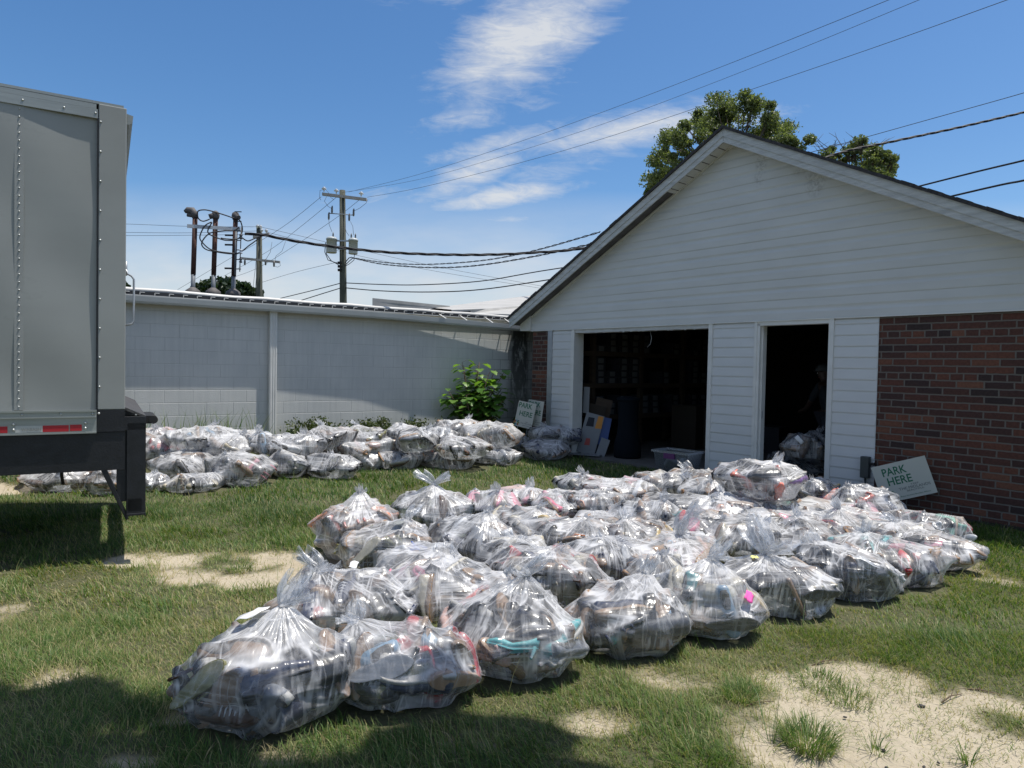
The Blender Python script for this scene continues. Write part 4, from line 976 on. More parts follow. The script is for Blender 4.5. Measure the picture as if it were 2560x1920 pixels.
# ------------------------------------------------------------------ trailer
def trailer():
    root = empty('box_trailer', T0, YAW_T, 'grey riveted box trailer with a black rear underride guard and red and silver tape', 'trailer')
    LX = -8.0
    # side skin, slightly quilted by its posts; a thin sheet box with a shallow wave
    nx, nz = 120, 30; V = []; xs = np.linspace(LX, -0.19, nx); zs = np.linspace(1.204, 3.42, nz)
    for z in zs:
        for x in xs:
            V.append((x, 0.002 * (math.sin((x + 0.675) * PI / 0.6) ** 2 - 1) + 0.010 * math.sin(x * 4.1 + z * 2.6) * math.sin(z * 2.6 + x * 2), z))
    F = [(j * nx + i, j * nx + i + 1, (j + 1) * nx + i + 1, (j + 1) * nx + i) for j in range(nz - 1) for i in range(nx - 1)]
    MB().add(V, F, 0, True).build('side_panel', M['truck'], root)
    MB().box(LX, -.02, .03, 2.42, 1.2, 3.47).build('box_shell', M['truck'], root)
    m = MB(); m.box(-.185, 0, -.012, 2.46, 1.206, 3.53); o = m.build('corner_post', M['truck'], root); bevel(o, .006)
    MB().box(-.195, -.185, -.014, .0, 1.206, 3.42).build('post_seam', M['black_steel'], root)
    m = MB(); m.box(LX, -.19, -.010, .02, 3.425, 3.485); m.box(LX, -.2, -.004, .03, 3.488, 3.525); m.box(LX, -.19, -.016, -.004, 3.415, 3.424); m.build('top_rail', M['truck_metal'], root)
    MB().box(LX, -.02, .0, 2.44, 3.53, 3.55).build('roof_sheet', M['truck_metal'], root)
    m = MB(); m.box(LX, -.19, -.020, .02, 1.032, 1.200); m.box(LX, -.19, -.032, -.020, 1.192, 1.206); m.box(LX, -.19, -.034, -.020, 1.148, 1.158); m.box(LX, -.19, -.034, -.020, 1.028, 1.038)
    m.build('bottom_rail', M['truck_metal'], root)
    m = MB()
    for x in [-.675, -1.285, -1.895, -2.5]:
        m.box(x - .028, x + .028, -.0055, .0, 1.21, 3.41)
    m.build('panel_laps', M['truck'], root)
    # rivets: one mesh per seam is the surface of the panel
    def dome(m, x, z, r=.0085, y=-.012):
        m.lathe([(r, 0), (r * .85, r * .5), (r * .45, r * .85), (r * .05, r)], 8, M=Matrix.Translation((x, y, z)) @ Matrix.Rotation(PI / 2, 4, 'X'))
    m = MB()
    for x in [-.675, -1.285]:
        z = 3.39
        while z > 1.22: dome(m, x, z, .0070, -.005); z -= .0567
    z = 3.394
    while z > 1.2: dome(m, -.172, z, .009, -.012); z -= .2235
    for x in (-.655, -.405, -.205, -.9, -1.15): dome(m, x, 3.455, .009, -.010)
    for x in (-.655, -.42, -.215, -.9): dome(m, x, 1.177, .010, -.020)
    for x in (-.262, -.705): dome(m, x, 1.108, .0115, -.020); dome(m, x, 1.068, .0115, -.020)
    dome(m, -.175, 1.177, .01, -.014)
    m.build('rivets', M['rivet'], root)
    for (x0, x1, mt, dz) in ((-1.2, -.74, 'tape_red', 0), (-.695, -.53, 'tape_white', 0), (-.53, -.368, 'tape_red', 0), (-.360, -.285, 'tape_red', .002)):
        MB().box(x0, x1, -.0235, -.020, 1.046 + dz, 1.094 + dz).build('reflective_tape', M[mt], root)
    text_obj('tape_print', 'WABASH', .030, (-.66, -.0255, 1.058), root, M['ink_grey'], width=.12)
    m = MB(); m.box(-.19, 0.0, -.014, 2.45, 1.035, 1.204); m.build('rear_sill', M['black_steel'], root)
    m = MB(); m.box(LX, -.02, .02, 2.40, .78, 1.03); m.box(LX, .0, -.004, .05, .735, 1.03); m.build('shaded_underframe', M['black_steel'], root)  # black frame and solid box; the underside's shade is put into the colour
    # underride guard
    for y in (-.01, 2.32):
        m = MB(); m.box(-.08, .145, y, y + .12, 1.04, 1.150); m.box(.012, .145, y, y + .12, .385, 1.10); m.box(-.055, .012, y + .02, y + .10, .48, 1.04)
        m.add([(-.16, y + .01, .735), (-.12, y + .01, .735), (.03, y + .01, .345), (.012, y + .01, .33), (-.16, y + .09, .735), (-.12, y + .09, .735), (.03, y + .09, .345), (.012, y + .09, .33)], [(0, 1, 2, 3), (7, 6, 5, 4), (0, 4, 5, 1), (1, 5, 6, 2), (2, 6, 7, 3), (3, 7, 4, 0)])
        m.add([(.012, y - .004, .385), (.145, y - .004, .385), (.150, y - .004, .345), (.135, y - .004, .365), (.03, y - .004, .365), (.012, y - .004, .33), (.012, y + .124, .385), (.145, y + .124, .385), (.150, y + .124, .345), (.135, y + .124, .365), (.03, y + .124, .365), (.012, y + .124, .33)],
              [(0, 1, 2, 3, 4, 5), (11, 10, 9, 8, 7, 6)] + [(i, 6 + i, 6 + (i + 1) % 6, (i + 1) % 6) for i in range(6)])
        o = m.build('guard_post', M['black_steel'], root); bevel(o, .004)
    MB().box(.02, .12, -.01, 2.43, .40, .50).build('guard_bar', M['black_steel'], root)
    m = MB(); m.add([(0.0, .0, 1.222), (.145, .0, 1.152), (.145, 2.4, 1.152), (0, 2.4, 1.222), (0, 0, 1.20), (.145, 0, 1.135), (.145, 2.4, 1.135), (0, 2.4, 1.20)], [(0, 1, 2, 3), (7, 6, 5, 4), (0, 4, 5, 1), (1, 5, 6, 2), (2, 6, 7, 3), (3, 7, 4, 0)])
    m.build('dock_plate', M['worn_plate'], root)
    m = MB(); m.tube([(.10, .5, 1.115), (.20, .5, 1.115), (.218, .5, 1.115)], [.034, .034, .02], 12); m.box(.1, .2, .06, .5, 1.085, 1.148); m.tube([(.2, .05, 1.115), (.2, .5, 1.115)], .033, 12); m.build('dock_bumper', M['rubber'], root)
    m = MB(); m.tube([(.0, .03, 2.30), (.012, .03, 2.265), (.04, .03, 2.25), (.056, .03, 2.225), (.056, .03, 1.90), (.045, .03, 1.875), (.0, .03, 1.862)], .008, 8); m.tube([(.004, .03, 2.36), (.004, .03, 2.25)], .007, 6); m.build('grab_handle', M['galv'], root)
    m = MB(); m.add([(0, .02, 3.5), (.045, .02, 3.49), (.04, .02, 3.44), (.018, .02, 3.42), (0, .02, 3.42), (0, 2.4, 3.5), (.045, 2.4, 3.49), (.04, 2.4, 3.44), (.018, 2.4, 3.42), (0, 2.4, 3.42)], [(0, 1, 2, 3, 4), (9, 8, 7, 6, 5)] + [(i, 5 + i, 5 + (i + 1) % 5, (i + 1) % 5) for i in range(5)])
    m.build('rear_header', M['truck_metal'], root)
    MB().box(-.02, .0, .08, 2.36, 1.22, 3.45).build('rear_door', M['truck'], root)
    m = MB(); m.tube([(-.44, .6, .74), (-.44, .6, .62), (-.43, .62, .55)], .012, 6); m.box(-.47, -.41, .57, .63, .66, .72); m.build('hanging_strap', M['rubber'], root)
    for x in (-3.4, -4.6):
        for y0, y1 in ((.04, .34), (2.08, 2.38)):
            w = MB(); w.lathe([(.3, 0), (.46, .03), (.5, .08), (.5, .22), (.46, .27), (.3, .3)], 28, M=Matrix.Translation((x, y1, .5)) @ Matrix.Rotation(PI / 2, 4, 'X')); tw = w.build('wheel', M['rubber'], root)
            q = MB(); q.lathe([(.29, .27), (.29, .31), (.12, .24), (.05, .24)], 20, M=Matrix.Translation((x, y1, .5)) @ Matrix.Rotation(PI / 2, 4, 'X')); q.build('rim', M['galv'], tw)
    # front support
    MB().box(-7.4, -7.1, .3, .5, 0.02, .78).box(-7.4, -7.1, 1.9, 2.1, 0.02, .78).build('landing_gear', M['black_steel'], root)


def text_obj(name, txt, size, loc, parent, material, width=None, rot=(PI / 2, 0, 0), ext=0.0006, align='LEFT', bold=0.0, spacing=1.0):
    cu = bpy.data.curves.new(name, 'FONT'); cu.body = txt; cu.size = size; cu.extrude = ext; cu.align_x = align; cu.offset = bold; cu.space_character = spacing
    tmp = bpy.data.objects.new('tmp', cu); COL.objects.link(tmp)
    bpy.context.view_layer.update()
    me = bpy.data.meshes.new_from_object(tmp.evaluated_get(bpy.context.evaluated_depsgraph_get())); bpy.data.objects.remove(tmp)
    co = np.zeros(len(me.vertices) * 3, dtype=np.float32); me.vertices.foreach_get('co', co); co = co.reshape(-1, 3)
    if width and len(co):
        k = width / max(1e-6, (co[:, 0].max() - co[:, 0].min())); co[:, 0] *= k; me.vertices.foreach_set('co', co.ravel())
    me.name = name; me.materials.clear(); me.materials.append(material)
    o = bpy.data.objects.new(name, me); COL.objects.link(o); o.parent = parent; o.location = loc; o.rotation_euler = rot
    return o


trailer()


# ------------------------------------------------------------------ garage
def siding_mb(m, x0, x1f, z0, z1, y, ex, lim=None, dutch=False):
    """lapped vinyl courses; lim(z) returns (xa, xb) to clip against a slope"""
    z = z0
    while z < z1 - 0.005:
        zt = min(z + ex, z1)
        prof = [(z, y - 0.005), (z, y - 0.013), (z + ex * .06, y - 0.0145), (z + ex * .34, y - .014), (z + ex * .45, y - .005), (z + ex * .53, y - .005), (z + ex * .62, y - .0125), (z + ex * .9, y - .009), (zt, y - 0.006)]
        if not dutch: prof = [(z, y - 0.005), (z, y - 0.015), (z + ex * .08, y - 0.0165), (z + ex * .80, y - .010), (zt, y - 0.006)]
        prof = [(min(a, zt), b) for a, b in prof]
        vs = []
        for (zz, yy) in prof:
            a, b = (x0, x1f) if lim is None else lim(zz)
            vs += [(a, yy, zz), (b, yy, zz)]
        m.add(vs, [(2 * i, 2 * i + 1, 2 * i + 3, 2 * i + 2) for i in range(len(prof) - 1)], 0, False)
        z = zt
    return m


def garage():
    root = empty('garage', G0, YAW_F, 'white sided gable garage with red brick walls and two open doorways', 'garage')
    AX, AZ, SL = 4.34, 5.02, 0.521; W = 8.68; OV = 0.376
    top = lambda x: AZ - SL * abs(x - AX)
    D = 7.2
    MB().box(0.02, .48, 0, .2, -.1, 2.30).build('brick_wall', M['brick'], root)
    MB().box(6.40, W, 0, .2, -.1, 2.30).build('brick_wall', M['brick'], root)
    MB().box(0.02, .22, .2, D, -.1, 2.3).build('side_brick_wall', M['brick'], root)
    MB().box(W - .2, W, .2, D, -.1, 2.3).build('side_brick_wall', M['brick'], root)
    MB().box(.22, W - .2, D - .2, D, -.1, 2.3).build('back_wall', M['brick'], root)
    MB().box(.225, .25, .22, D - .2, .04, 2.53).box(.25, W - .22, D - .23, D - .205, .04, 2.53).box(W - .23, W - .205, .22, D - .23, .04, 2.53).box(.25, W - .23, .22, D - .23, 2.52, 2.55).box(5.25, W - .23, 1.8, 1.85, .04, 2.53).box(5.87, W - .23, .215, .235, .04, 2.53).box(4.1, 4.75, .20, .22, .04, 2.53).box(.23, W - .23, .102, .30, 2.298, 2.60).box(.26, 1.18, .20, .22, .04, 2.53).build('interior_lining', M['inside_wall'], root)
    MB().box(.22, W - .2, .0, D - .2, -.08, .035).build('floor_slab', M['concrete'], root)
    # corner post strip, siding panels
    m = MB(); m.box(.48, .60, -.03, .02, 0.0, 2.29); m.build('flashing_post', M['galv'], root)
    for (a, b, nm) in ((.60, 1.125, 0), (4.08, 4.757, 1), (5.864, 6.40, 2)):
        m = MB(); m.box(a, b, .0, .12, 0.0, 2.296); siding_mb(m, a, b, 0.01, 2.27, 0.0, .1377)
        if nm == 2:   # ragged cut edge
            pass
        m.build('siding_panel', M['vinyl'], root)
    MB().box(a0 := 1.125, 1.187, -.028, .21, 0.0, 2.294).build('door_jamb', M['white_trim'], root)
    MB().box(1.10, 1.125, -.026, .0, 0.0, 2.27).build('siding_trim', M['white_trim'], root)
    MB().box(4.012, 4.08, -.028, .21, 0.0, 2.294).build('door_jamb', M['white_trim'], root)
    m = MB(); m.box(1.187, 4.012, -.012, .20, 2.225, 2.294); m.build('door_header', M['old_white'], root)
    m = MB(); r_ = random.Random(3)
    x = 1.5
    while x < 4.0: m.box(x, x + .03, -.014, -.010, 2.222 - r_.uniform(0, .012), 2.232); x += r_.uniform(.05, .3)
    m.build('ragged_header_edge', M['old_white'], root)
    # small doorway frame
    m = MB(); m.box(4.757, 4.800, -.030, .0, 0.0, 2.294); m.box(4.800, 4.84, -.022, .14, 0, 2.26); m.box(4.84, 4.862, .03, .12, 0, 2.235); m.box(5.80, 5.864, -.030, .14, 0, 2.294); m.box(4.8, 5.80, -.022, .14, 2.232, 2.294)
    m.build('door_frame', M['white_trim'], root)
    MB().box(4.862, 4.866, .04, .06, .95, 1.05).build('strike_plate', M['galv'], root)
    # gable
    gl = lambda z: (max(0.0, AX - (AZ - .16 - z) / SL), min(W, AX + (AZ - .16 - z) / SL))
    m = MB(); m.prism([(0, 2.296), (W, 2.296), (W, top(W) - .18), (AX, AZ - .18), (0, top(0) - .18)], -.012, .10, axis='y'); m.build('gable_core', M['vinyl'], root)
    m = MB(); siding_mb(m, 0, W, 2.296, AZ - .20, -.014, .2754, gl, True); m.build('gable_siding', M['gable'], root)
    MB().box(-.006, W + .006, -.038, -.004, 2.286, 2.30).build('starter_strip', M['white_trim'], root)
    # J channel under the rake
    def slope_box(m, xa, xb, y0, y1, za, zb, mi=0):
        """za, zb are offsets down from the roof line"""
        P = []
        for y in (y0, y1):
            for x in (xa, xb):
                P += [(x, y, top(x) - za), (x, y, top(x) - zb)]
        m.add(P, [(0, 1, 3, 2), (4, 6, 7, 5), (0, 2, 6, 4), (1, 5, 7, 3), (0, 4, 5, 1), (2, 3, 7, 6)], mi)
    m = MB(); slope_box(m, 0.0, AX, -.048, -.03, .185, .215); slope_box(m, AX, W, -.048, -.03, .185, .215); m.build('rake_channel', M['white_trim'], root)
    # the J channel is clear of the fascia; rake boards
    for (a, b) in ((-OV, AX - .002), (AX + .002, W + OV)):
        m = MB(); slope_box(m, a, b, -.285, -.25, .022, .135); slope_box(m, a, b, -.275, -.252, .135, .215); m.build('rake_board', M['old_white'], root)
    m = MB(); slope_box(m, 3.35, AX - .01, -.25, -.05, .19, .20); slope_box(m, AX + .01, W, -.25, -.05, .19, .20); m.build('soffit', M['soffit'], root)
    m = MB(); x = 3.42
    while x < AX - .05: slope_box(m, x, x + .006, -.25, -.052, .20, .206); x += .135
    m.build('soffit_grooves', M['dark_wood'], root)
    m = MB(); slope_box(m, -.3, 3.35, -.25, -.05, .165, .175); m.build('bare_soffit', M['dark_wood'], root)
    m = MB(); m.prism([(-.30, top(-.3) - .17), (-.30, top(-.3) - .30), (-.006, 2.30), (-.006, top(0) - .17)], -.06, .25, axis='y'); m.build('eave_return', M['white_trim'], root)
    for (a, b, nm) in ((-OV, AX, 0), (AX, W + OV, 0)):
        m = MB(); slope_box(m, a, b, -.25, D + .3, .03, .15); m.build('roof_deck', M['dark_wood'], root)
    r_ = random.Random(5)
    for (a, b) in ((-OV - .03, AX), (AX, W + OV + .03)):
        m = MB(); n = 34
        for i in range(n):
            xa = a + (b - a) * i / n; xb = a + (b - a) * (i + 1) / n + .004
            e = r_.uniform(0, .012); slope_box(m, xa, xb, -.305 - e, D + .32, -.012 - (.006 if i % 2 else 0), .028)
        m.build('roof_shingles', M['shingle'], root)
    # things fixed on the wall by the right corner
    bx = MB(); bx.box(6.27, 6.37, -.10, -.03, .34, .60); o = bx.build('outlet_box', M['dark_box'], root); bevel(o, .008)
    MB().tube([(6.32, -.06, .34), (6.325, -.06, .2), (6.34, -.05, -.05)], .013, 8).build('outlet_conduit', M['dark_box'], o)
    MB().box(6.37, 6.42, -.07, -.03, .50, .53).build('outlet_elbow', M['rubber'], o)
    return root


GAR = garage()


def mildew(m, spots):
    """grey speckled mildew that sits on the boards at fixed places"""
    t = m.node_tree; L = t.links.new; b = t.nodes['Principled BSDF']; src = b.inputs['Base Color'].links[0].from_socket
    tc = N(t, 'ShaderNodeTexCoord'); sp = N(t, 'ShaderNodeSeparateXYZ'); L(tc.outputs['Object'], sp.inputs[0]); acc = None
    for (cx, cz, rx, rz, s) in spots:
        a = math_node(t, 'DIVIDE', math_node(t, 'SUBTRACT', sp.outputs[0], cx), rx); c = math_node(t, 'DIVIDE', math_node(t, 'SUBTRACT', sp.outputs[2], cz), rz)
        g = math_node(t, 'MULTIPLY', math_node(t, 'SUBTRACT', 1.0, math_node(t, 'ADD', math_node(t, 'MULTIPLY', a, a), math_node(t, 'MULTIPLY', c, c))), s, clamp=True); acc = g if acc is None else math_node(t, 'MAXIMUM', acc, g)
    n = N(t, 'ShaderNodeTexNoise'); n.inputs['Scale'].default_value = 26; n.inputs['Detail'].default_value = 8; n.inputs['Roughness'].default_value = .75; L(tc.outputs['Object'], n.inputs['Vector'])
    f = math_node(t, 'MULTIPLY', acc, math_node(t, 'MULTIPLY', math_node(t, 'SUBTRACT', n.outputs[0], .44), 5.0, clamp=True))
    mx = N(t, 'ShaderNodeMix'); mx.data_type = 'RGBA'; L(f, mx.inputs[0]); L(src, mx.inputs[6]); mx.inputs[7].default_value = (.20, .19, .17, 1); L(mx.outputs[2], b.inputs['Base Color'])


def gxz(px, py):
    p = GM.inverted() @ at_plane(px, py, YAW_F, DIST_F); return p.x, p.z


_sp = []
for (px, py, rx, rz, s) in ((1905, 408, .10, .24, .75), (2005, 425, .14, .10, .45), (2040, 452, .16, .24, .8), (1898, 450, .10, .12, .5)):
    x, z = gxz(px, py); _sp.append((x, z, rx, rz, s))
mildew(M['gable'], _sp)


def g2w(x, y, z): return GM @ Vector((x, y, z))


def sign(loc, rotm, label, w=.61, h=.457, txt_w=1.0, portrait=False):
    root = empty('park_here_sign', loc, 0, label, 'sign'); root.rotation_euler = rotm.to_euler()
    o = MB().box(-w / 2, w / 2, -.004, .0, -h / 2, h / 2).build('board', M['sign_white'], root)
    y = -.0052
    if not portrait:
        text_obj('park_text', 'PARK', .135, (-.075, y, .085), root, M['sign_green'], width=.27, align='CENTER', bold=.0022)
        text_obj('here_text', 'HERE', .135, (-.045, y, -.035), root, M['sign_green'], width=.27, align='CENTER', bold=.0022)
        fx, fz, R = -.195, -.145, .050
        text_obj('keep_text', 'KEEP', .028, (.10, y, -.075), root, M['sign_grey'], width=.085, align='CENTER')
        text_obj('midlands_text', 'THE MIDLANDS', .044, (.09, y, -.115), root, M['sign_grey'], width=.35, align='CENTER')
        text_obj('beautiful_text', 'BEAUTIFUL', .030, (.09, y, -.145), root, M['sign_grey'], width=.19, align='CENTER')
        text_obj('affiliate_text', 'Keep America Beautiful Affiliate', .018, (.075, y, -.195), root, M['sign_green'], width=.33, align='CENTER')
    else:
        text_obj('park_text', 'PARK', .13, (-.03, y, .12), root, M['sign_green'], width=.27, align='CENTER', bold=.002)
        text_obj('here_text', 'HERE', .13, (.01, y, -.03), root, M['sign_green'], width=.26, align='CENTER', bold=.002)
        fx, fz, R = -.14, -.17, .055
        text_obj('midlands_text', 'THE MIDLANDS', .03, (.06, y, -.17), root, M['sign_grey'], width=.24, align='CENTER')
        text_obj('keep_text', 'KEEP', .02, (.06, y, -.135), root, M['sign_grey'], width=.05, align='CENTER')
        text_obj('beautiful_text', 'BEAUTIFUL', .022, (.06, y, -.205), root, M['sign_grey'], width=.13, align='CENTER')
    cols = ['p_teal', 'p_green', 'p_olive', 'p_red', 'p_teal', 'p_green', 'p_amber', 'p_red']
    for k in range(8):
        a = PI / 2 - k * PI / 4; pts = []
        for j in range(10):
            t = j / 9; wd = .014 * math.sin(PI * t) ** .8; pts.append((.014 + t * (R - .002), wd))
        poly = pts + [(a_, -b_) for a_, b_ in reversed(pts[1:-1])]
        c, s = math.cos(a), math.sin(a)
        MB().prism([(fx + p[0] * c - p[1] * s, fz + p[0] * s + p[1] * c) for p in poly], y - .0006, y + .0006, axis='y').build('logo_petal', M[cols[k]], root)
    return root


# right sign leaning on the brick wall; tilted about 18 degrees
def on_garage(px, py, off): return at_plane(px, py, YAW_F, DIST_F - off)


c = on_garage((2186 + 2332.5) / 2, (1175.3 + 1223.8) / 2, .22)
R1 = Matrix.Rotation(YAW_F + .50, 4, 'Z') @ Matrix.Rotation(-.10, 4, 'X') @ Matrix.Rotation(-math.radians(18.5), 4, 'Y')
sign(c, R1, 'white PARK HERE yard sign with green letters leaning tilted against the brick wall').scale = (.93, .93, .93)
c = on_garage(1313, 1037, .55); R2 = Matrix.Rotation(-.45, 4, 'Z') @ Matrix.Rotation(-.12, 4, 'X') @ Matrix.Rotation(math.radians(9), 4, 'Y')
s2 = sign(c, R2, 'white PARK HERE sign standing in front beside the shrub at the wall corner', .36, .47, portrait=True)
c = on_garage(1337, 1033, .38); R3 = Matrix.Rotation(-.7, 4, 'Z') @ Matrix.Rotation(-.10, 4, 'X') @ Matrix.Rotation(math.radians(4), 4, 'Y')
sign(c, R3, 'second PARK HERE sign half hidden behind the front one at the wall corner', .36, .47, portrait=True)
for s_, lab in ((s2, 'front'), ):
    MB().tube([(-.1, .004, -.23), (-.1, .004, -.60)], .004, 6).tube([(.1, .004, -.23), (.1, .004, -.60)], .004, 6).build('wire_stake', M['galv'], s_)


def set_pleat(o):
    a = o.data.attributes.new('pleat', 'FLOAT_VECTOR', 'POINT'); n = len(o.data.vertices); a.data.foreach_set('vector', np.tile(np.array([0, 0, 1.0], dtype=np.float32), n))


ORD = ['first', 'second', 'third', 'fourth', 'fifth', 'sixth', 'seventh', 'eighth', 'ninth', 'tenth', 'eleventh', 'twelfth', 'thirteenth', 'fourteenth']


def interior():
    # wooden storage rack along the left inner wall
    rk = empty('storage_rack', g2w(.26, .5, .04), YAW_F, 'tall lumber storage rack inside the garage along the left wall', 'shelf')
    for y in (.35, 1.75, 3.15, 4.55):
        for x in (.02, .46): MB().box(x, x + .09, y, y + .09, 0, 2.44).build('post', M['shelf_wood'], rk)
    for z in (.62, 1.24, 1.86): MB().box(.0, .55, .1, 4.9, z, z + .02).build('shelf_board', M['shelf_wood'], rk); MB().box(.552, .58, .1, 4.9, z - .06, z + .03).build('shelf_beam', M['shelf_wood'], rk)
    bm_ = MB(); bm_.box(0, .34, 0, .27, 0, .125); bme = bm_.mesh('archive_box', M['dark_card']); lm = MB().box(.341, .343, .06, .21, .015, .11).mesh('paper_label', M['label_paper'])
    r_ = random.Random(9); first = True
    for z, hh in ((.64, 3), (1.26, 4), (1.88, 3)):
        for k in range(14):
            y = .14 + k * .335
            if any(abs(y + .13 - (yy + .04)) < .12 for yy in (.35, 1.75, 3.15, 4.55)): continue
            for j in range(hh):
                if r_.random() < .22: break
                p = g2w(.26 + .17 + r_.uniform(0, .02), .5 + y, .04 + z + .002 + j * .129)
                o = bpy.data.objects.new('archive_box', bme); COL.objects.link(o); o.location = p; o.rotation_euler = (0, 0, YAW_F + r_.uniform(-.03, .03))
                tag(o, f"dark labelled box, {ORD[j]} from the bottom in the {ORD[k]} stack of the {'lower' if z < 1 else 'middle' if z < 1.5 else 'top'} rack shelf", 'storage box', 'labelled storage boxes on the garage rack')
                l = bpy.data.objects.new('paper_label', lm); COL.objects.link(l); l.parent = o
    # larger cartons
    def carton(x, y, z, sx, sy, sz, rz, label, mt='card', lab=True, tilt=0):
        o = empty('carton', g2w(x, y, z), YAW_F + rz, label, 'box'); o.rotation_euler = (tilt, 0, YAW_F + rz)
        MB().box(0, sx, 0, sy, 0, sz).build('box_body', M[mt], o); MB().box(-.01, sx + .01, -.01, sy / 2 - .003, sz + .001, sz + .006).box(-.01, sx + .01, sy / 2 + .003, sy + .01, sz + .001, sz + .006).build('box_flap', M[mt], o)
        if lab: MB().box(sx + .001, sx + .003, sy * .3, sy * .75, sz * .3, sz * .65).build('paper_label', M['label_paper'], o)
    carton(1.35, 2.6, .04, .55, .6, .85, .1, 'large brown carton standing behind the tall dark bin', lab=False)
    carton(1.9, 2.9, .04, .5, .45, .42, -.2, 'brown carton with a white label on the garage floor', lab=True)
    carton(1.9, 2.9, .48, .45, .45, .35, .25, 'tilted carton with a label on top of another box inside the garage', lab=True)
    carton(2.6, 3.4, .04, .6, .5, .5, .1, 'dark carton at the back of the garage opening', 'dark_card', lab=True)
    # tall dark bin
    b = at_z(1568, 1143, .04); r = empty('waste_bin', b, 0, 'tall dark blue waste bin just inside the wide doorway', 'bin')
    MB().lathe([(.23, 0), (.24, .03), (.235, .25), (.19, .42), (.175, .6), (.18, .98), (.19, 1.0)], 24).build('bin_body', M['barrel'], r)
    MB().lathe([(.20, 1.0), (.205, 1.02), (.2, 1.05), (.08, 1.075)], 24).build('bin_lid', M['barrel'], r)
    # boards leaning by the left jamb
    def board(px, py, off, w, h, rz, rx, ry, mt, label, extras=()):
        c = at_plane(px, py, YAW_F, DIST_F + off); o = empty('poster_board', c, 0, label, 'board'); o.rotation_euler = (Matrix.Rotation(YAW_F + rz, 4, 'Z') @ Matrix.Rotation(rx, 4, 'X') @ Matrix.Rotation(ry, 4, 'Y')).to_euler()
        MB().box(-w / 2, w / 2, -.006, .006, -h / 2, h / 2).build('panel', M[mt], o)
        for (x0, x1, z0, z1, m2) in extras: MB().prism([(x0, z0), (x1, z0 + .02), (x1 - .02, z1), (x0 + .01, z1 - .01)], -.009, -.0062, axis='y').build('print', M[m2], o)
    board(1476, 1085, .25, .34, .74, .55, -.12, .22, 'poster', 'white poster board with dark shapes and an orange corner leaning by the left door jamb', ((-.12, .02, .12, .30, 'trousers'), (.05, .17, .12, .36, 'orange_print'), (-.06, .04, -.22, -.08, 'red_print')))
    board(1490, 1092, .34, .34, .72, .75, -.10, .30, 'dark_card', 'black board leaning behind the white poster')
    board(1508, 1078, .42, .22, .50, .9, -.08, .18, 'blue_board', 'blue board leaning behind the poster boards')
    board(1505, 1125, .28, .16, .42, .6, -.1, .30, 'poster', 'small white board at the foot of the leaning posters')
    board(1487, 1040, .50, .34, .42, .7, -.1, .25, 'card', 'brown cardboard sheet behind the leaning boards')
    board(1466, 1000, .30, .12, .48, .3, 0, .02, 'poster', 'narrow white board standing upright beside the left jamb')
    board(1505, 1030, .62, .30, .50, .8, -.1, .2, 'shelf_wood', 'framed brown picture leaning deepest in the row of boards')
    c = at_z(1465, 1136, .05); o = empty('cardboard_sheet', c, YAW_F + .5, 'pale cardboard sheet lying on the ground at the door jamb', 'cardboard'); MB().box(-.3, .3, -.2, .2, 0, .008).box(-.25, .3, -.22, .18, .010, .018).build('sheet', M['poster'], o)
    # cord hanging from the lintel
    P = [on_garage(px, py, -.12) for px, py in ((1625, 826), (1629, 845), (1626, 860), (1618, 868))]
    tag(MB().tube([p - P[0] for p in P], .004, 6).build('pull_cord', M['galv'], None, P[0]), 'thin pale cord hanging from the wide door header', 'cord')
    # clear storage tote
    c = at_z(1693, 1187, .02); t = empty('storage_tote', c, YAW_F + .1, 'clear plastic storage tote with purple latches on the ground by the right jamb', 'tote')
    m = MB(); b0 = [(-.24, -.16), (.24, -.16), (.24, .16), (-.24, .16)]; b1 = [(-.30, -.21), (.30, -.21), (.30, .21), (-.30, .21)]
    m.add([(x, y, 0.01) for x, y in b0] + [(x, y, .36) for x, y in b1] + [(x * .975, y * .97, .015) for x, y in b0] + [(x * .985, y * .98, .36) for x, y in b1], [(0, 3, 2, 1), (0, 1, 5, 4), (1, 2, 6, 5), (2, 3, 7, 6), (3, 0, 4, 7), (8, 9, 10, 11), (8, 12, 13, 9), (9, 13, 14, 10), (10, 14, 15, 11), (11, 15, 12, 8), (4, 5, 13, 12), (5, 6, 14, 13), (6, 7, 15, 14), (7, 4, 12, 15)])
    set_pleat(m.build('tote_tub', FILM_CLEAR, t))
    m = MB(); m.box(-.32, .32, -.23, -.205, .34, .37); m.box(-.32, .32, .205, .23, .34, .37); m.box(-.32, -.295, -.205, .205, .34, .37); m.box(.295, .32, -.205, .205, .34, .37); set_pleat(m.build('tote_rim', FILM_RIM, t))
    MB().box(-.10, .08, -.235, -.2, .26, .338).build('latch', M['purple'], t)
    for k, (x, y, rx) in enumerate(((-.08, -.02, .5), (.1, .03, -.4), (.02, .06, .9))):
        o = MB().box(-.11, .11, -.05, .05, -.08, .08).build('bundle', M['poster'], None, c + Matrix.Rotation(YAW_F, 3, 'Z') @ Vector((x, y, .16))); o.rotation_euler = (rx, .4, k); bevel(o, .03, 3)
        tag(o, ('left crumpled white bundle inside the clear storage tote', 'right crumpled white bundle inside the clear storage tote', 'topmost crumpled white bundle inside the clear storage tote')[k], 'bundle', 'bundles in the clear tote')


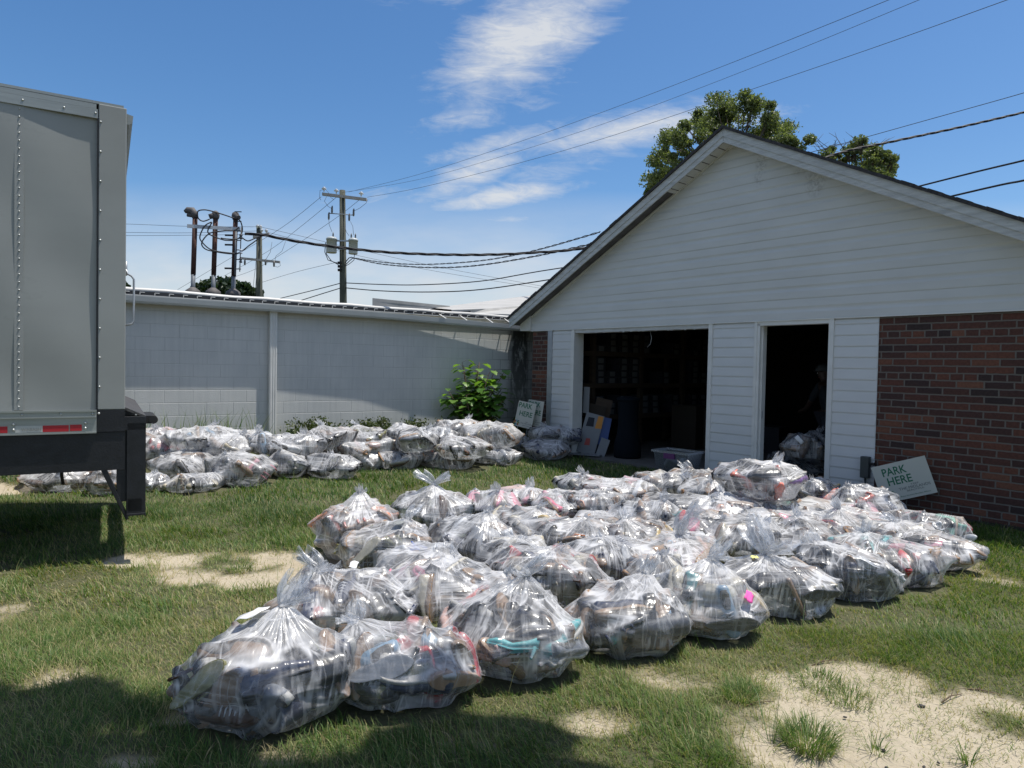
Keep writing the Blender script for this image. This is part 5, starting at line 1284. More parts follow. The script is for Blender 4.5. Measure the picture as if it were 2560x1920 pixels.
def person():
    # someone bending over the bags inside the narrow doorway, almost lost in the dark
    base = g2w(5.20, 1.45, .04); root = empty('person', base, YAW_F + PI * 0.86, 'person in a pale cap and dark shirt bending forward inside the narrow doorway', 'person')
    # x forward, z up
    J = {'pelvis': (0, 0, .90), 'spine': (.05, 0, 1.08), 'chest': (.13, 0, 1.27), 'neck': (.20, 0, 1.42), 'headb': (.235, 0, 1.47), 'head': (.265, 0, 1.55), 'headt': (.275, 0, 1.63),
         'lsh': (.14, .17, 1.36), 'lel': (.28, .20, 1.12), 'lwr': (.46, .15, 1.00), 'lpa': (.52, .14, .98), 'rsh': (.14, -.17, 1.36), 'rel': (.26, -.21, 1.11), 'rwr': (.44, -.15, .98), 'rpa': (.50, -.14, .96),
         'lhi': (0, .09, .86), 'lkn': (.04, .10, .48), 'lan': (-.01, .10, .09), 'lto': (.14, .11, .04), 'rhi': (0, -.09, .86), 'rkn': (.06, -.10, .48), 'ran': (.0, -.10, .09), 'rto': (.15, -.11, .04)}
    E_ = [('pelvis', 'spine'), ('spine', 'chest'), ('chest', 'neck'), ('neck', 'headb'), ('headb', 'head'), ('head', 'headt'), ('chest', 'lsh'), ('lsh', 'lel'), ('lel', 'lwr'), ('lwr', 'lpa'), ('chest', 'rsh'), ('rsh', 'rel'), ('rel', 'rwr'), ('rwr', 'rpa'), ('pelvis', 'lhi'), ('lhi', 'lkn'), ('lkn', 'lan'), ('lan', 'lto'), ('pelvis', 'rhi'), ('rhi', 'rkn'), ('rkn', 'ran'), ('ran', 'rto')]
    Rd = dict(pelvis=.15, spine=.135, chest=.15, neck=.058, headb=.065, head=.095, headt=.078, lsh=.065, lel=.045, lwr=.028, lpa=.036, lhi=.095, lkn=.062, lan=.042, lto=.035)
    for k in list(Rd):
        if k[0] == 'l': Rd['r' + k[1:]] = Rd[k]
    def skinned(name, joints, edges, mt, scale=1.0, parent=root, root_j=None):
        ks = list(joints); me = bpy.data.meshes.new(name); me.from_pydata([J[k] if isinstance(k, str) else k for k in ks], [(ks.index(a), ks.index(b)) for a, b in edges], [])
        o = bpy.data.objects.new(name, me); COL.objects.link(o); o.parent = parent
        sk = o.modifiers.new('skin', 'SKIN'); sub = o.modifiers.new('sub', 'SUBSURF'); sub.levels = 2; sub.render_levels = 2
        for i, k in enumerate(ks):
            r = Rd[k] * scale; me.skin_vertices[0].data[i].radius = (r, r); me.skin_vertices[0].data[i].use_root = (i == 0)
        me.materials.append(M[mt]); return o
    # fingers
    fe = []
    for sd, s in (('l', 1), ('r', -1)):
        p = Vector(J[sd + 'pa'])
        for f, (dy, ln) in enumerate(((-.030, .062), (-.010, .075), (.010, .07), (.028, .055))):
            a = sd + 'f%da' % f; b = sd + 'f%db' % f; c2 = sd + 'f%dc' % f
            J[a] = tuple(p + Vector((.03, dy * s, .0))); J[b] = tuple(p + Vector((.03 + ln * .6, dy * 1.1 * s, -.015))); J[c2] = tuple(p + Vector((.03 + ln * .85, dy * 1.1 * s, -.05)))
            for q, r in ((a, .010), (b, .009), (c2, .008)): Rd[q] = r
            fe += [(sd + 'pa', a), (a, b), (b, c2)]
        J[sd + 't1'] = tuple(p + Vector((.0, -.045 * s, -.01))); J[sd + 't2'] = tuple(p + Vector((.04, -.06 * s, -.03))); Rd[sd + 't1'] = .012; Rd[sd + 't2'] = .009
        fe += [(sd + 'pa', sd + 't1'), (sd + 't1', sd + 't2')]
    ed = E_ + fe; js = []
    for a, b in ed:
        for k in (a, b):
            if k not in js: js.append(k)
    skinned('body', js, ed, 'skin')
    sh = [e for e in E_ if e in [('pelvis', 'spine'), ('spine', 'chest'), ('chest', 'lsh'), ('lsh', 'lel'), ('chest', 'rsh'), ('rsh', 'rel')]]
    skinned('shirt', ['pelvis', 'spine', 'chest', 'lsh', 'lel', 'rsh', 'rel'], sh, 'shirt', 1.14)
    skinned('trousers', ['pelvis', 'lhi', 'lkn', 'lan', 'rhi', 'rkn', 'ran'], [('pelvis', 'lhi'), ('lhi', 'lkn'), ('lkn', 'lan'), ('pelvis', 'rhi'), ('rhi', 'rkn'), ('rkn', 'ran')], 'trousers', 1.16)
    m = MB(); hc = Vector((.268, 0, 1.585))
    m.lathe([(.112, 0), (.114, .03), (.104, .07), (.07, .105), (.02, .118)], 18, M=Matrix.Translation(hc)); m.prism([(.06, -.075), (.17, -.05), (.185, 0), (.17, .05), (.06, .075)], -.004, .006, M=Matrix.Translation(hc)); m.build('cap', M['hair'], root)
    for s in (1, -1):
        MB().lathe([(.004, -.008), (.012, -.004), (.012, .004), (.004, .008)], 8, M=Matrix.Translation((.355, .033 * s, 1.555))).build('eye', M['paper'], root)
    MB().tube([(.35, 0, 1.56), (.385, 0, 1.525), (.36, 0, 1.515)], [.008, .014, .008], 8).build('nose', M['skin'], root)
    MB().tube([(.348, -.025, 1.49), (.358, 0, 1.488), (.348, .025, 1.49)], .005, 6).build('mouth', M['red_print'], root)


# ------------------------------------------------------------------ plants by the wall
def wall_plants():
    # the broad leaved sapling
    base = Vector((*(tA * 7.05 + nA * (DIST_A - .55)), 0)); base.z = gh(base.x, base.y)
    root = empty('leafy_sapling', base, 0, 'bright green broad leaved sapling growing against the block wall', 'plant')
    r_ = random.Random(15); stems = MB(); lv = []; fs = []; tn = []
    prof = [(0, 0), (.18, .30), (.10, .48), (.34, .42), (.52, .56), (.60, .34), (.80, .26), (1, 0)]
    for s in range(36):
        a = r_.uniform(0, 2 * PI); sp = r_.uniform(.12, .64) if s > 2 else .14; hh = r_.uniform(.5, 1.38) * (1.12 - sp * .36)
        p0 = Vector((r_.uniform(-.05, .05), r_.uniform(-.05, .05), 0)); p1 = Vector((math.cos(a) * sp * .5, math.sin(a) * sp * .4, hh * .55)); p2 = Vector((math.cos(a) * sp, math.sin(a) * sp * .75, hh))
        stems.tube([p0, p1, p2], [.014, .010, .005], 6)
        for k in range(15):
            t = .25 + .75 * (k + r_.random()) / 15; q = (p0.lerp(p1, t * 2) if t < .5 else p1.lerp(p2, t * 2 - 1))
            aa = r_.uniform(0, 2 * PI); e = q + Vector((math.cos(aa) * .10, math.sin(aa) * .10, r_.uniform(.0, .07))); stems.tube([q, e], [.003, .002], 4)
            L_ = r_.uniform(.12, .22); d = Vector((math.cos(aa), math.sin(aa), r_.uniform(-.5, .1))).normalized(); w = d.cross(Vector((0, 0, 1))).normalized(); up = w.cross(d).normalized()
            if up.z < 0: up = -up
            b = len(lv); tone = min(1, max(0, .40 + .38 * t * hh / 1.3 + r_.uniform(-.22, .22)))
            for (u, v) in prof: lv.append(e + d * (u * L_) - up * (L_ * .22 * u * u)); tn.append(tone)
            for sg in (1, -1):
                for (u, v) in prof[1:-1]: lv.append(e + d * (u * L_) + w * (sg * v * L_ * .95) + up * (L_ * (.10 * v - .22 * u * u))); tn.append(tone)
            n = len(prof)
            for sg in range(2):
                o = b + n + sg * (n - 2)
                fs.append([b, b + 1, o]); fs += [[b + i + 1, b + i + 2, o + i + 1, o + i] for i in range(n - 3)]; fs.append([b + n - 2, b + n - 1, o + n - 3])
    stems.build('stems', M['twig'], root)
    me = bpy.data.meshes.new('leaves'); me.from_pydata([tuple(v) for v in lv], [], fs); me.materials.append(M['leaf_bright']); at = me.attributes.new('tone', 'FLOAT', 'POINT'); at.data.foreach_set('value', tn); link_mesh('leaves', me, root)
    # low shrubby ground cover against the wall
    cs = []; rr = []
    for k in range(70):
        s = r_.uniform(3.5, 7.6) if k < 52 else r_.uniform(7.6, 8.3); d = r_.uniform(.10, .75) if k < 52 else r_.uniform(.2, 1.0); x, y = tA * s + nA * (DIST_A - d); h = r_.uniform(.08, .2)
        cs.append((x, y, gh(x, y) + h * .8)); rr.append((r_.uniform(.12, .24), r_.uniform(.1, .2), h))
    o = leaf_cloud('ground_cover', cs, rr, 150, .030, M['leaf_shrub'], seed=44, shell=.3); tag(o, 'low tangled green ground cover along the block wall base', 'ground cover', kind='stuff')
    # round shrub by the signs
    x, y = tA * 8.15 + nA * (DIST_A - 1.1); root = empty('small_shrub', (x, y, gh(x, y)), 0, 'small yellow green shrub beside the PARK HERE signs at the wall corner', 'shrub')
    MB().tube([(0, 0, 0), (.02, 0, .3)], [.02, .01], 6).tube([(0, 0, 0), (-.12, 0, .35)], [.015, .008], 6).build('stems', M['twig'], root)
    leaf_cloud('foliage', [(0, 0, .32), (-.2, -.05, .42), (.12, -.1, .2), (-.1, .05, .62)], [(.26, .22, .22), (.2, .2, .2), (.2, .2, .18), (.14, .14, .14)], 700, .034, M['leaf_shrub'], root, seed=45, shell=.3)
    # debris on the sand: cones and pebbles
    r_ = random.Random(77)
    for k, (px, py, s, lab) in enumerate([(2304, 1759, .016, 'largest dark pebble near the top of the sandy patch'), (1861, 1813, .011, 'dark flat pebble at the left end of the sandy patch'), (2209, 1860, .010, 'dark chip in the middle of the sand right of the grass clump'), (2113, 1784, .008, 'small dark pebble above and right of the grass clump'), (1826, 1814, .012, 'bark scrap beside the flat pebble at the left of the sand'), (2464, 1779, .014, 'brown bark scrap near the right end of the sandy patch'), (2217, 1901, .007, 'tiny dark pebble by the bottom edge of the sandy patch'), (2310, 1900, .008, 'tiny dark pebble right of the bottom grass stalks'), (2347, 1891, .007, 'tiny pebble low on the sand toward the right'), (1948, 1732, .007, 'tiny pebble at the upper left of the sand')]):
        c = at_z(px, py, 0); bm = bmesh.new(); bmesh.ops.create_icosphere(bm, subdivisions=2, radius=s * .75)
        for v in bm.verts: v.co = Vector((v.co.x * 1.5, v.co.y, v.co.z * .7)) * (1 + .25 * r_.uniform(-1, 1))
        me = bpy.data.meshes.new('pebble'); bm.to_mesh(me); bm.free(); me.materials.append(M['stone' if k not in (4, 5) else 'twig']); o = link_mesh('pebble', me); o.location = (c.x, c.y, gh(c.x, c.y) + s * .3 - .012); o.rotation_euler = (0, 0, k); tag(o, lab, 'pebble', 'pebbles and scraps on the sandy patch')
    for k, (px, py, lab) in enumerate([(1890, 1760, 'thin dark twig at the left edge of the sand'), (2060, 1660, 'pale broken twig at the grass edge above the sand'), (2380, 1745, 'long dark twig lying at the top right of the sand'), (2450, 1730, 'short dark twig at the far right of the sand')]):
        c = at_z(px, py, 0); m = MB(); a = r_.uniform(-.6, .6); d = Vector((math.cos(a), math.sin(a), 0)); m.tube([-d * .09, Vector((0, .008, .01)), d * .09 + Vector((0, 0, .004))], [.004, .0035, .002], 5); m.tube([Vector((0, .008, .01)), Vector((.03, .04, .02))], [.002, .001], 4)
        tag(m.build('twig', M['twig'], None, (c.x, c.y, gh(c.x, c.y) - .004)), lab, 'twig', 'twigs on the sandy patch')

# ------------------------------------------------------------------ clear plastic film


def film_material(name, milky=0.16, streak=0.42, tint=(0.93, 0.95, 0.98), rough=0.16, scale=1.0, bump=0.9, seed=0.0):
    m = bpy.data.materials.new(name); m.use_nodes = True; t = m.node_tree; t.nodes.clear(); L = t.links.new
    out = N(t, 'ShaderNodeOutputMaterial'); tc = N(t, 'ShaderNodeTexCoord'); oi = N(t, 'ShaderNodeObjectInfo')
    at = N(t, 'ShaderNodeAttribute'); at.attribute_name = 'pleat'
    def noise(vec, sc, det, rough_=0.5, dist=0.0):
        n = N(t, 'ShaderNodeTexNoise'); n.inputs['Scale'].default_value = sc; n.inputs['Detail'].default_value = det; n.inputs['Roughness'].default_value = rough_; n.inputs['Distortion'].default_value = dist; L(vec, n.inputs['Vector']); return n.outputs[0]
    def ridge(v, k=26.0):   # thin bright ridges where the noise crosses its middle
        return math_node(t, 'SUBTRACT', 1.0, math_node(t, 'MULTIPLY', math_node(t, 'ABSOLUTE', math_node(t, 'SUBTRACT', v, 0.5)), k), clamp=True)
    mo = N(t, 'ShaderNodeVectorMath'); mo.operation = 'ADD'; cmb = N(t, 'ShaderNodeCombineXYZ'); r7 = math_node(t, 'MULTIPLY', oi.outputs['Random'], 37.0); L(r7, cmb.inputs[0]); L(r7, cmb.inputs[1])
    L(at.outputs['Vector'], mo.inputs[0]); L(cmb.outputs[0], mo.inputs[1])
    pl = noise(mo.outputs[0], 4.5 * scale, 3.0, 0.55, 0.2)                       # folds fanning out from the knot
    # long tension creases in two slanting directions
    rt = N(t, 'ShaderNodeVectorMath'); rt.operation = 'ADD'; L(tc.outputs['Object'], rt.inputs[0]); L(cmb.outputs[0], rt.inputs[1])
    mp1 = N(t, 'ShaderNodeMapping'); mp1.inputs['Rotation'].default_value = (0.25, 0.35, 0.5); mp1.inputs['Scale'].default_value = (1.6, 1.6, 19); L(rt.outputs[0], mp1.inputs[0])
    mp2 = N(t, 'ShaderNodeMapping'); mp2.inputs['Rotation'].default_value = (-0.5, 0.2, -0.6); mp2.inputs['Scale'].default_value = (15, 2.2, 3.0); L(rt.outputs[0], mp2.inputs[0])
    c1 = noise(mp1.outputs[0], 0.75 * scale, 2.5, 0.5, 0.9); c2 = noise(mp2.outputs[0], 0.62 * scale, 2.5, 0.5, 1.1)
    cr = noise(rt.outputs[0], 8.0 * scale, 2.0, 0.5, 1.2)                          # crumple
    big = noise(rt.outputs[0], 3.4 * scale, 3, 0.5, 0.5)
    sel = math_node(t, 'MULTIPLY', math_node(t, 'SUBTRACT', big, 0.42), 6.0, clamp=True)
    r_pl, r_1, r_2, r_c = ridge(pl), ridge(c1), ridge(c2), ridge(cr)
    lines = math_node(t, 'MAXIMUM', math_node(t, 'MULTIPLY', r_pl, 0.8), math_node(t, 'MAXIMUM', math_node(t, 'MULTIPLY', r_1, sel), math_node(t, 'MULTIPLY', r_2, math_node(t, 'SUBTRACT', 1.0, sel))))
    lines = math_node(t, 'MAXIMUM', lines, math_node(t, 'MULTIPLY', r_c, 0.35))
    soft = math_node(t, 'MULTIPLY', math_node(t, 'SUBTRACT', math_node(t, 'ADD', pl, math_node(t, 'MULTIPLY', big, 1.0)), 0.98), 4.0, clamp=True)
    hgt = math_node(t, 'ADD', math_node(t, 'ADD', math_node(t, 'MULTIPLY', pl, 1.3), math_node(t, 'MULTIPLY', c1, 1.2)), math_node(t, 'ADD', math_node(t, 'MULTIPLY', c2, 0.6), math_node(t, 'MULTIPLY', cr, 0.20)))
    bp = N(t, 'ShaderNodeBump'); bp.inputs['Strength'].default_value = bump; bp.inputs['Distance'].default_value = 0.015; L(hgt, bp.inputs['Height'])
    lw = N(t, 'ShaderNodeLayerWeight'); lw.inputs['Blend'].default_value = 0.22; L(bp.outputs[0], lw.inputs['Normal'])
    lwf = N(t, 'ShaderNodeLayerWeight'); lwf.inputs['Blend'].default_value = 0.35
    # cloudy plastic: stronger along folds, where film is doubled, and seen edge on
    lo_ = N(t, 'ShaderNodeAttribute'); lo_.attribute_name = 'loose'; sz_ = N(t, 'ShaderNodeSeparateXYZ'); L(at.outputs['Vector'], sz_.inputs[0])
    neark = math_node(t, 'EXPONENT', math_node(t, 'MULTIPLY', sz_.outputs[2], -22.0))
    milk = math_node(t, 'ADD', math_node(t, 'ADD', milky + 0.012, math_node(t, 'MULTIPLY', lo_.outputs['Fac'], 0.12)), math_node(t, 'MULTIPLY', neark, 0.28))
    lnf = math_node(t, 'ADD', math_node(t, 'MULTIPLY', lo_.outputs['Fac'], 0.85), 0.28)
    cloud = math_node(t, 'ADD', math_node(t, 'ADD', milk, math_node(t, 'MULTIPLY', lines, math_node(t, 'MULTIPLY', lnf, streak))), math_node(t, 'ADD', math_node(t, 'MULTIPLY', math_node(t, 'MULTIPLY', soft, lo_.outputs['Fac']), 0.35), math_node(t, 'MULTIPLY', math_node(t, 'POWER', lwf.outputs['Facing'], 3.0), 0.42)))
    mn = math_node(t, 'MINIMUM', cloud, 0.88)
    tr = N(t, 'ShaderNodeBsdfTransparent'); tr.inputs[0].default_value = (*tint, 1)
    df = N(t, 'ShaderNodeBsdfDiffuse'); df.inputs[0].default_value = (0.90, 0.90, 0.91, 1); L(bp.outputs[0], df.inputs['Normal'])
    tl = N(t, 'ShaderNodeBsdfTranslucent'); tl.inputs[0].default_value = (0.90, 0.90, 0.91, 1); L(bp.outputs[0], tl.inputs['Normal'])
    m0 = N(t, 'ShaderNodeMixShader'); m0.inputs[0].default_value = 0.32; L(df.outputs[0], m0.inputs[1]); L(tl.outputs[0], m0.inputs[2])
    m1 = N(t, 'ShaderNodeMixShader'); L(mn, m1.inputs[0]); L(tr.outputs[0], m1.inputs[1]); L(m0.outputs[0], m1.inputs[2])
    gl = N(t, 'ShaderNodeBsdfGlossy'); gl.inputs['Roughness'].default_value = rough; gl.inputs[0].default_value = (1, 1, 1, 1); L(bp.outputs[0], gl.inputs['Normal'])
    gf = math_node(t, 'ADD', 0.06, math_node(t, 'MULTIPLY', lw.outputs['Fresnel'], 0.32), clamp=True)
    g2 = N(t, 'ShaderNodeBsdfGlossy'); g2.inputs['Roughness'].default_value = 0.42; L(bp.outputs[0], g2.inputs['Normal'])
    gm = N(t, 'ShaderNodeMixShader'); gm.inputs[0].default_value = 0.55; L(gl.outputs[0], gm.inputs[1]); L(g2.outputs[0], gm.inputs[2])
    m2 = N(t, 'ShaderNodeMixShader'); L(gf, m2.inputs[0]); L(m1.outputs[0], m2.inputs[1]); L(gm.outputs[0], m2.inputs[2]); L(m2.outputs[0], out.inputs[0])
    return m


FILM = [film_material('clear_bag_film', 0.03, 0.60, scale=0.85, rough=.19, bump=.75), film_material('cloudy_bag_film', 0.12, 0.60, scale=0.95, rough=0.26, bump=.7), film_material('clear_crinkled_film', 0.01, 0.60, scale=0.75, rough=0.16, bump=.85)]
FILM_CLEAR = film_material('tote_clear_plastic', 0.0, 0.02, rough=0.2, bump=0.1)
FILM_RIM = film_material('tote_rim_plastic', 0.12, 0.02, rough=0.2, bump=0.1)

# ------------------------------------------------------------------ shoes
PAL = dict(black=(.013, .013, .016), charcoal=(.05, .052, .058), navy=(.018, .028, .075), brown=(.13, .062, .032), tan=(.40, .24, .13), cream=(.64, .57, .43), white=(.76, .76, .76), grey=(.27, .28, .30), pink=(.78, .24, .33), red=(.55, .035, .045),
           coral=(.85, .24, .17), orange=(.88, .25, .05), teal=(.08, .42, .42), mint=(.26, .62, .45), blue=(.06, .13, .48), skyblue=(.36, .55, .72), gold=(.66, .45, .13), olive=(.22, .21, .09), purple=(.26, .10, .36), blush=(.72, .45, .36))


def objcol_mat(name, rough, attr=None, mul=1.0, bump=0.3, base=None, bsc=90):
    m, t, b = principled(name, (0.5, 0.5, 0.5), rough); L = t.links.new
    if base is not None: src = None
    elif attr: a = N(t, 'ShaderNodeAttribute'); a.attribute_name = attr; src = a.outputs['Color']
    else: a = N(t, 'ShaderNodeObjectInfo'); src = a.outputs['Color']
    tc = N(t, 'ShaderNodeTexCoord'); no = N(t, 'ShaderNodeTexNoise'); no.inputs['Scale'].default_value = 22; no.inputs['Detail'].default_value = 5; L(tc.outputs['Object'], no.inputs['Vector'])
    cr = N(t, 'ShaderNodeValToRGB'); cr.color_ramp.elements[0].color = (.72, .72, .72, 1); cr.color_ramp.elements[1].color = (1.08, 1.08, 1.08, 1); cr.color_ramp.elements[0].position = .3; cr.color_ramp.elements[1].position = .7; L(no.outputs[0], cr.inputs[0])
    mx = N(t, 'ShaderNodeMix'); mx.data_type = 'RGBA'; mx.blend_type = 'MULTIPLY'; mx.inputs[0].default_value = 1; L(cr.outputs[0], mx.inputs[7])
    if src is not None: L(src, mx.inputs[6])
    else: mx.inputs[6].default_value = (*base, 1)
    L(mx.outputs[2], b.inputs['Base Color'])
    n2 = N(t, 'ShaderNodeTexNoise'); n2.inputs['Scale'].default_value = bsc; L(tc.outputs['Object'], n2.inputs['Vector']); bp = N(t, 'ShaderNodeBump'); bp.inputs['Strength'].default_value = bump; bp.inputs['Distance'].default_value = .004; L(n2.outputs[0], bp.inputs['Height']); L(bp.outputs[0], b.inputs['Normal'])
    return m


M['shoe_upper'] = objcol_mat('shoe_upper', 0.55); M['shoe_stuff'] = objcol_mat('mixed_shoes', 0.55, attr='Col')
M['shoe_lining'] = objcol_mat('shoe_lining', 0.9, base=(.10, .09, .08))


def shoe_parts(kind):
    """returns [(part name, verts, faces)], length about 0.28 m along x, sole on z=0"""
    def loft(stations, n=14, sq=2.4):
        V = []
        for (x, w, z0, z1, yo) in stations:
            for k in range(n):
                a = 2 * PI * k / n; c, s = math.cos(a), math.sin(a)
                cc = math.copysign(abs(c) ** (2 / sq), c); ss = math.copysign(abs(s) ** (2 / sq), s)
                V.append((x, yo + w / 2 * cc, (z0 + z1) / 2 + (z1 - z0) / 2 * ss))
        F = [(i * n + k, i * n + (k + 1) % n, (i + 1) * n + (k + 1) % n, (i + 1) * n + k) for i in range(len(stations) - 1) for k in range(n)]
        F += [tuple(range(n - 1, -1, -1)), tuple((len(stations) - 1) * n + k for k in range(n))]
        return V, F
    def outline(n=26, L=.285, wt=.105, wh=.07):
        P = []
        for k in range(n):
            a = 2 * PI * k / n; x = math.cos(a); y = math.sin(a)
            w = wh + (wt - wh) * sstep(-.5, .6, np.array(x)).item() - .012 * math.exp(-((x + .15) / .25) ** 2)
            P.append((x * L / 2, y * w / 2 + .008 * (x + .2) * 0.6))
        return P
    def slab(P, z0, z1, tilt=0.0, taper=1.0):
        n = len(P); V = [(x, y, z0 + tilt * max(0, -x)) for x, y in P] + [(x * taper, y * taper, z1 + tilt * max(0, -x) + .012 * max(0, x / .14 - .6)) for x, y in P]
        return V, [tuple(range(n - 1, -1, -1)), tuple(range(n, 2 * n))] + [(i, (i + 1) % n, n + (i + 1) % n, n + i) for i in range(n)]
    def tube(pts, r, n=6):
        m = MB(); m.tube(pts, r, n); return [tuple(v) for v in m.v], [tuple(f) for f in m.f]
    out = []
    if kind == 'sneaker':
        V, F = slab(outline(), 0, .032); out.append(('sole', V, F))
        V, F = loft([(-.136, .045, .03, .085, 0), (-.122, .066, .022, .098, 0), (-.09, .074, .022, .092, 0), (-.05, .078, .02, .086, 0), (-.01, .084, .02, .102, 0), (.03, .09, .02, .088, .003), (.07, .096, .02, .070, .006), (.105, .088, .02, .058, .008), (.128, .058, .022, .048, .008), (.138, .02, .026, .04, .008)]); out.append(('upper', V, F))
        V, F = loft([(-.115, .03, .080, .100, 0), (-.09, .050, .076, .1, 0), (-.05, .052, .074, .094, 0), (-.015, .03, .086, .106, 0)]); out.append(('lining', V, F))
        m = MB()
        for k in range(5): x = .0 + k * .018; z = .104 - k * .009; m.tube([(x, -.026, z - .012), (x + .006, 0, z + .003), (x, .026, z - .012)], .0035, 5)
        out.append(('laces', [tuple(v) for v in m.v], [tuple(f) for f in m.f]))
    elif kind == 'boot':
        V, F = slab(outline(L=.30, wt=.105, wh=.08), 0, .028); out.append(('sole', V, F))
        V, F = loft([(-.140, .05, .02, .10, 0), (-.125, .078, .018, .15, 0), (-.09, .088, .018, .17, 0), (-.05, .09, .018, .16, 0), (-.01, .088, .018, .125, 0), (.04, .094, .018, .095, .004), (.09, .096, .018, .078, .006), (.125, .07, .02, .064, .008), (.145, .025, .024, .05, .008)]); out.append(('upper', V, F))
        n = 16; V = []
        for (z, rx, ry, cx) in ((.12, .058, .046, -.075), (.18, .056, .050, -.08), (.25, .062, .058, -.085), (.33, .066, .062, -.088), (.36, .068, .064, -.088), (.355, .058, .055, -.088), (.26, .05, .05, -.085)):
            V += [(cx + rx * math.cos(2 * PI * k / n), ry * math.sin(2 * PI * k / n), z) for k in range(n)]
        F = [(i * n + k, i * n + (k + 1) % n, (i + 1) * n + (k + 1) % n, (i + 1) * n + k) for i in range(6) for k in range(n)] + [tuple(6 * n + k for k in range(n))]; out.append(('shaft', V, F))
    elif kind == 'pump':
        V, F = slab(outline(L=.24, wt=.078, wh=.052), 0, .007, tilt=.42); V = [(x, y, z) for x, y, z in V]; out.append(('sole', V, F))
        V, F = tube([(-.098, 0, .055), (-.102, 0, .03), (-.100, 0, -.002)], [.016, .009, .006], 8); out.append(('heel', V, F))
        V, F = loft([(-.118, .03, .06, .098, 0), (-.10, .05, .052, .104, 0), (-.06, .052, .036, .072, 0), (0, .058, .012, .040, 0), (.04, .07, .006, .046, 0), (.08, .066, .006, .040, .003), (.112, .03, .008, .026, .004), (.124, .008, .01, .018, .004)]); out.append(('upper', V, F))
        V, F = loft([(-.10, .032, .088, .106, 0), (-.06, .036, .060, .078, 0), (0, .042, .032, .045, 0), (.03, .04, .034, .050, 0)]); out.append(('lining', V, F))
    elif kind == 'sandal':
        V, F = slab(outline(L=.27, wt=.095, wh=.068), 0, .026); out.append(('sole', V, F))
        for x, h in ((.055, .055), (.005, .06), (-.095, .075)):
            m = MB(); m.tube([(x, -.047, .012), (x + .005, -.036, h * .75), (x + .006, 0, h), (x + .005, .036, h * .75), (x, .047, .012)], .008, 6); out.append(('strap', [tuple(v) for v in m.v], [tuple(f) for f in m.f]))
    elif kind == 'flip flop':
        V, F = slab(outline(L=.275, wt=.10, wh=.07), 0, .019); out.append(('sole', V, F))
        m = MB(); m.tube([(.085, .0, .018), (.075, 0, .035), (.04, -.03, .045), (-.03, -.046, .016)], .006, 6); m.tube([(.075, 0, .035), (.04, .032, .045), (-.03, .048, .016)], .006, 6); out.append(('strap', [tuple(v) for v in m.v], [tuple(f) for f in m.f]))
    elif kind == 'loafer':
        V, F = slab(outline(L=.285, wt=.098, wh=.068), 0, .016); m = MB(); m.box(-.14, -.075, -.032, .032, -.018, .0); V2 = [tuple(v) for v in m.v]; F2 = [tuple(i + len(V) for i in f) for f in m.f]; out.append(('sole', V + V2, F + F2))
        V, F = loft([(-.138, .04, .014, .068, 0), (-.12, .066, .012, .078, 0), (-.08, .070, .012, .066, 0), (-.03, .074, .012, .058, 0), (.01, .084, .012, .072, 0), (.05, .092, .012, .062, .004), (.095, .086, .012, .048, .006), (.13, .045, .014, .034, .008), (.14, .014, .018, .028, .008)]); out.append(('upper', V, F))
        V, F = loft([(-.122, .03, .058, .082, 0), (-.08, .05, .052, .070, 0), (-.03, .052, .046, .064, 0), (.0, .036, .056, .076, 0)]); out.append(('lining', V, F))
    return out


KINDS = ['sneaker', 'boot', 'pump', 'sandal', 'flip flop', 'loafer']
SHOE = {k: shoe_parts(k) for k in KINDS}
SHOE_ME = {}
for k in KINDS:
    SHOE_ME[k] = []
    for (nm, V, F) in SHOE[k]:
        me = bpy.data.meshes.new('shoe_' + nm); me.from_pydata(V, [], F); me.materials.append(M['shoe_lining'] if nm == 'lining' else M['shoe_upper'])
        me.polygons.foreach_set('use_smooth', [len(f) == 4 for f in F]); me.update(); SHOE_ME[k].append((nm, me))
SHOE_ALL = {k: np.concatenate([np.array(V) for _, V, _ in SHOE[k]]) for k in KINDS}
SHOE_TRI = {}
for k in KINDS:
    fl = []; off = 0
    for (_, V, F) in SHOE[k]:
        fl += [tuple(i + off for i in f) for f in F]; off += len(V)
    SHOE_TRI[k] = fl

# unit sphere directions for the film
SPH = {}
for sub in (5, 6, 7):
    bm = bmesh.new(); bmesh.ops.create_icosphere(bm, subdivisions=sub, radius=1.0); bm.verts.ensure_lookup_table()
    V = np.array([v.co[:] for v in bm.verts]); V /= np.linalg.norm(V, axis=1)[:, None]
    SPH[sub] = (V, np.array([[v.index for v in f.verts] for f in bm.faces]), np.array([[e.verts[0].index, e.verts[1].index] for e in bm.edges])); bm.free()


def lap_smooth(x, E_, n, it, w=0.6):
    deg = np.bincount(E_.ravel(), minlength=n)
    for _ in range(it):
        s = np.bincount(E_[:, 0], weights=x[E_[:, 1]], minlength=n) + np.bincount(E_[:, 1], weights=x[E_[:, 0]], minlength=n)
        x = x * (1 - w) + w * s / deg
    return x


STUFF_V = []; STUFF_F = []; STUFF_C = []; STUFF_N = [0]; COUNT = [0]


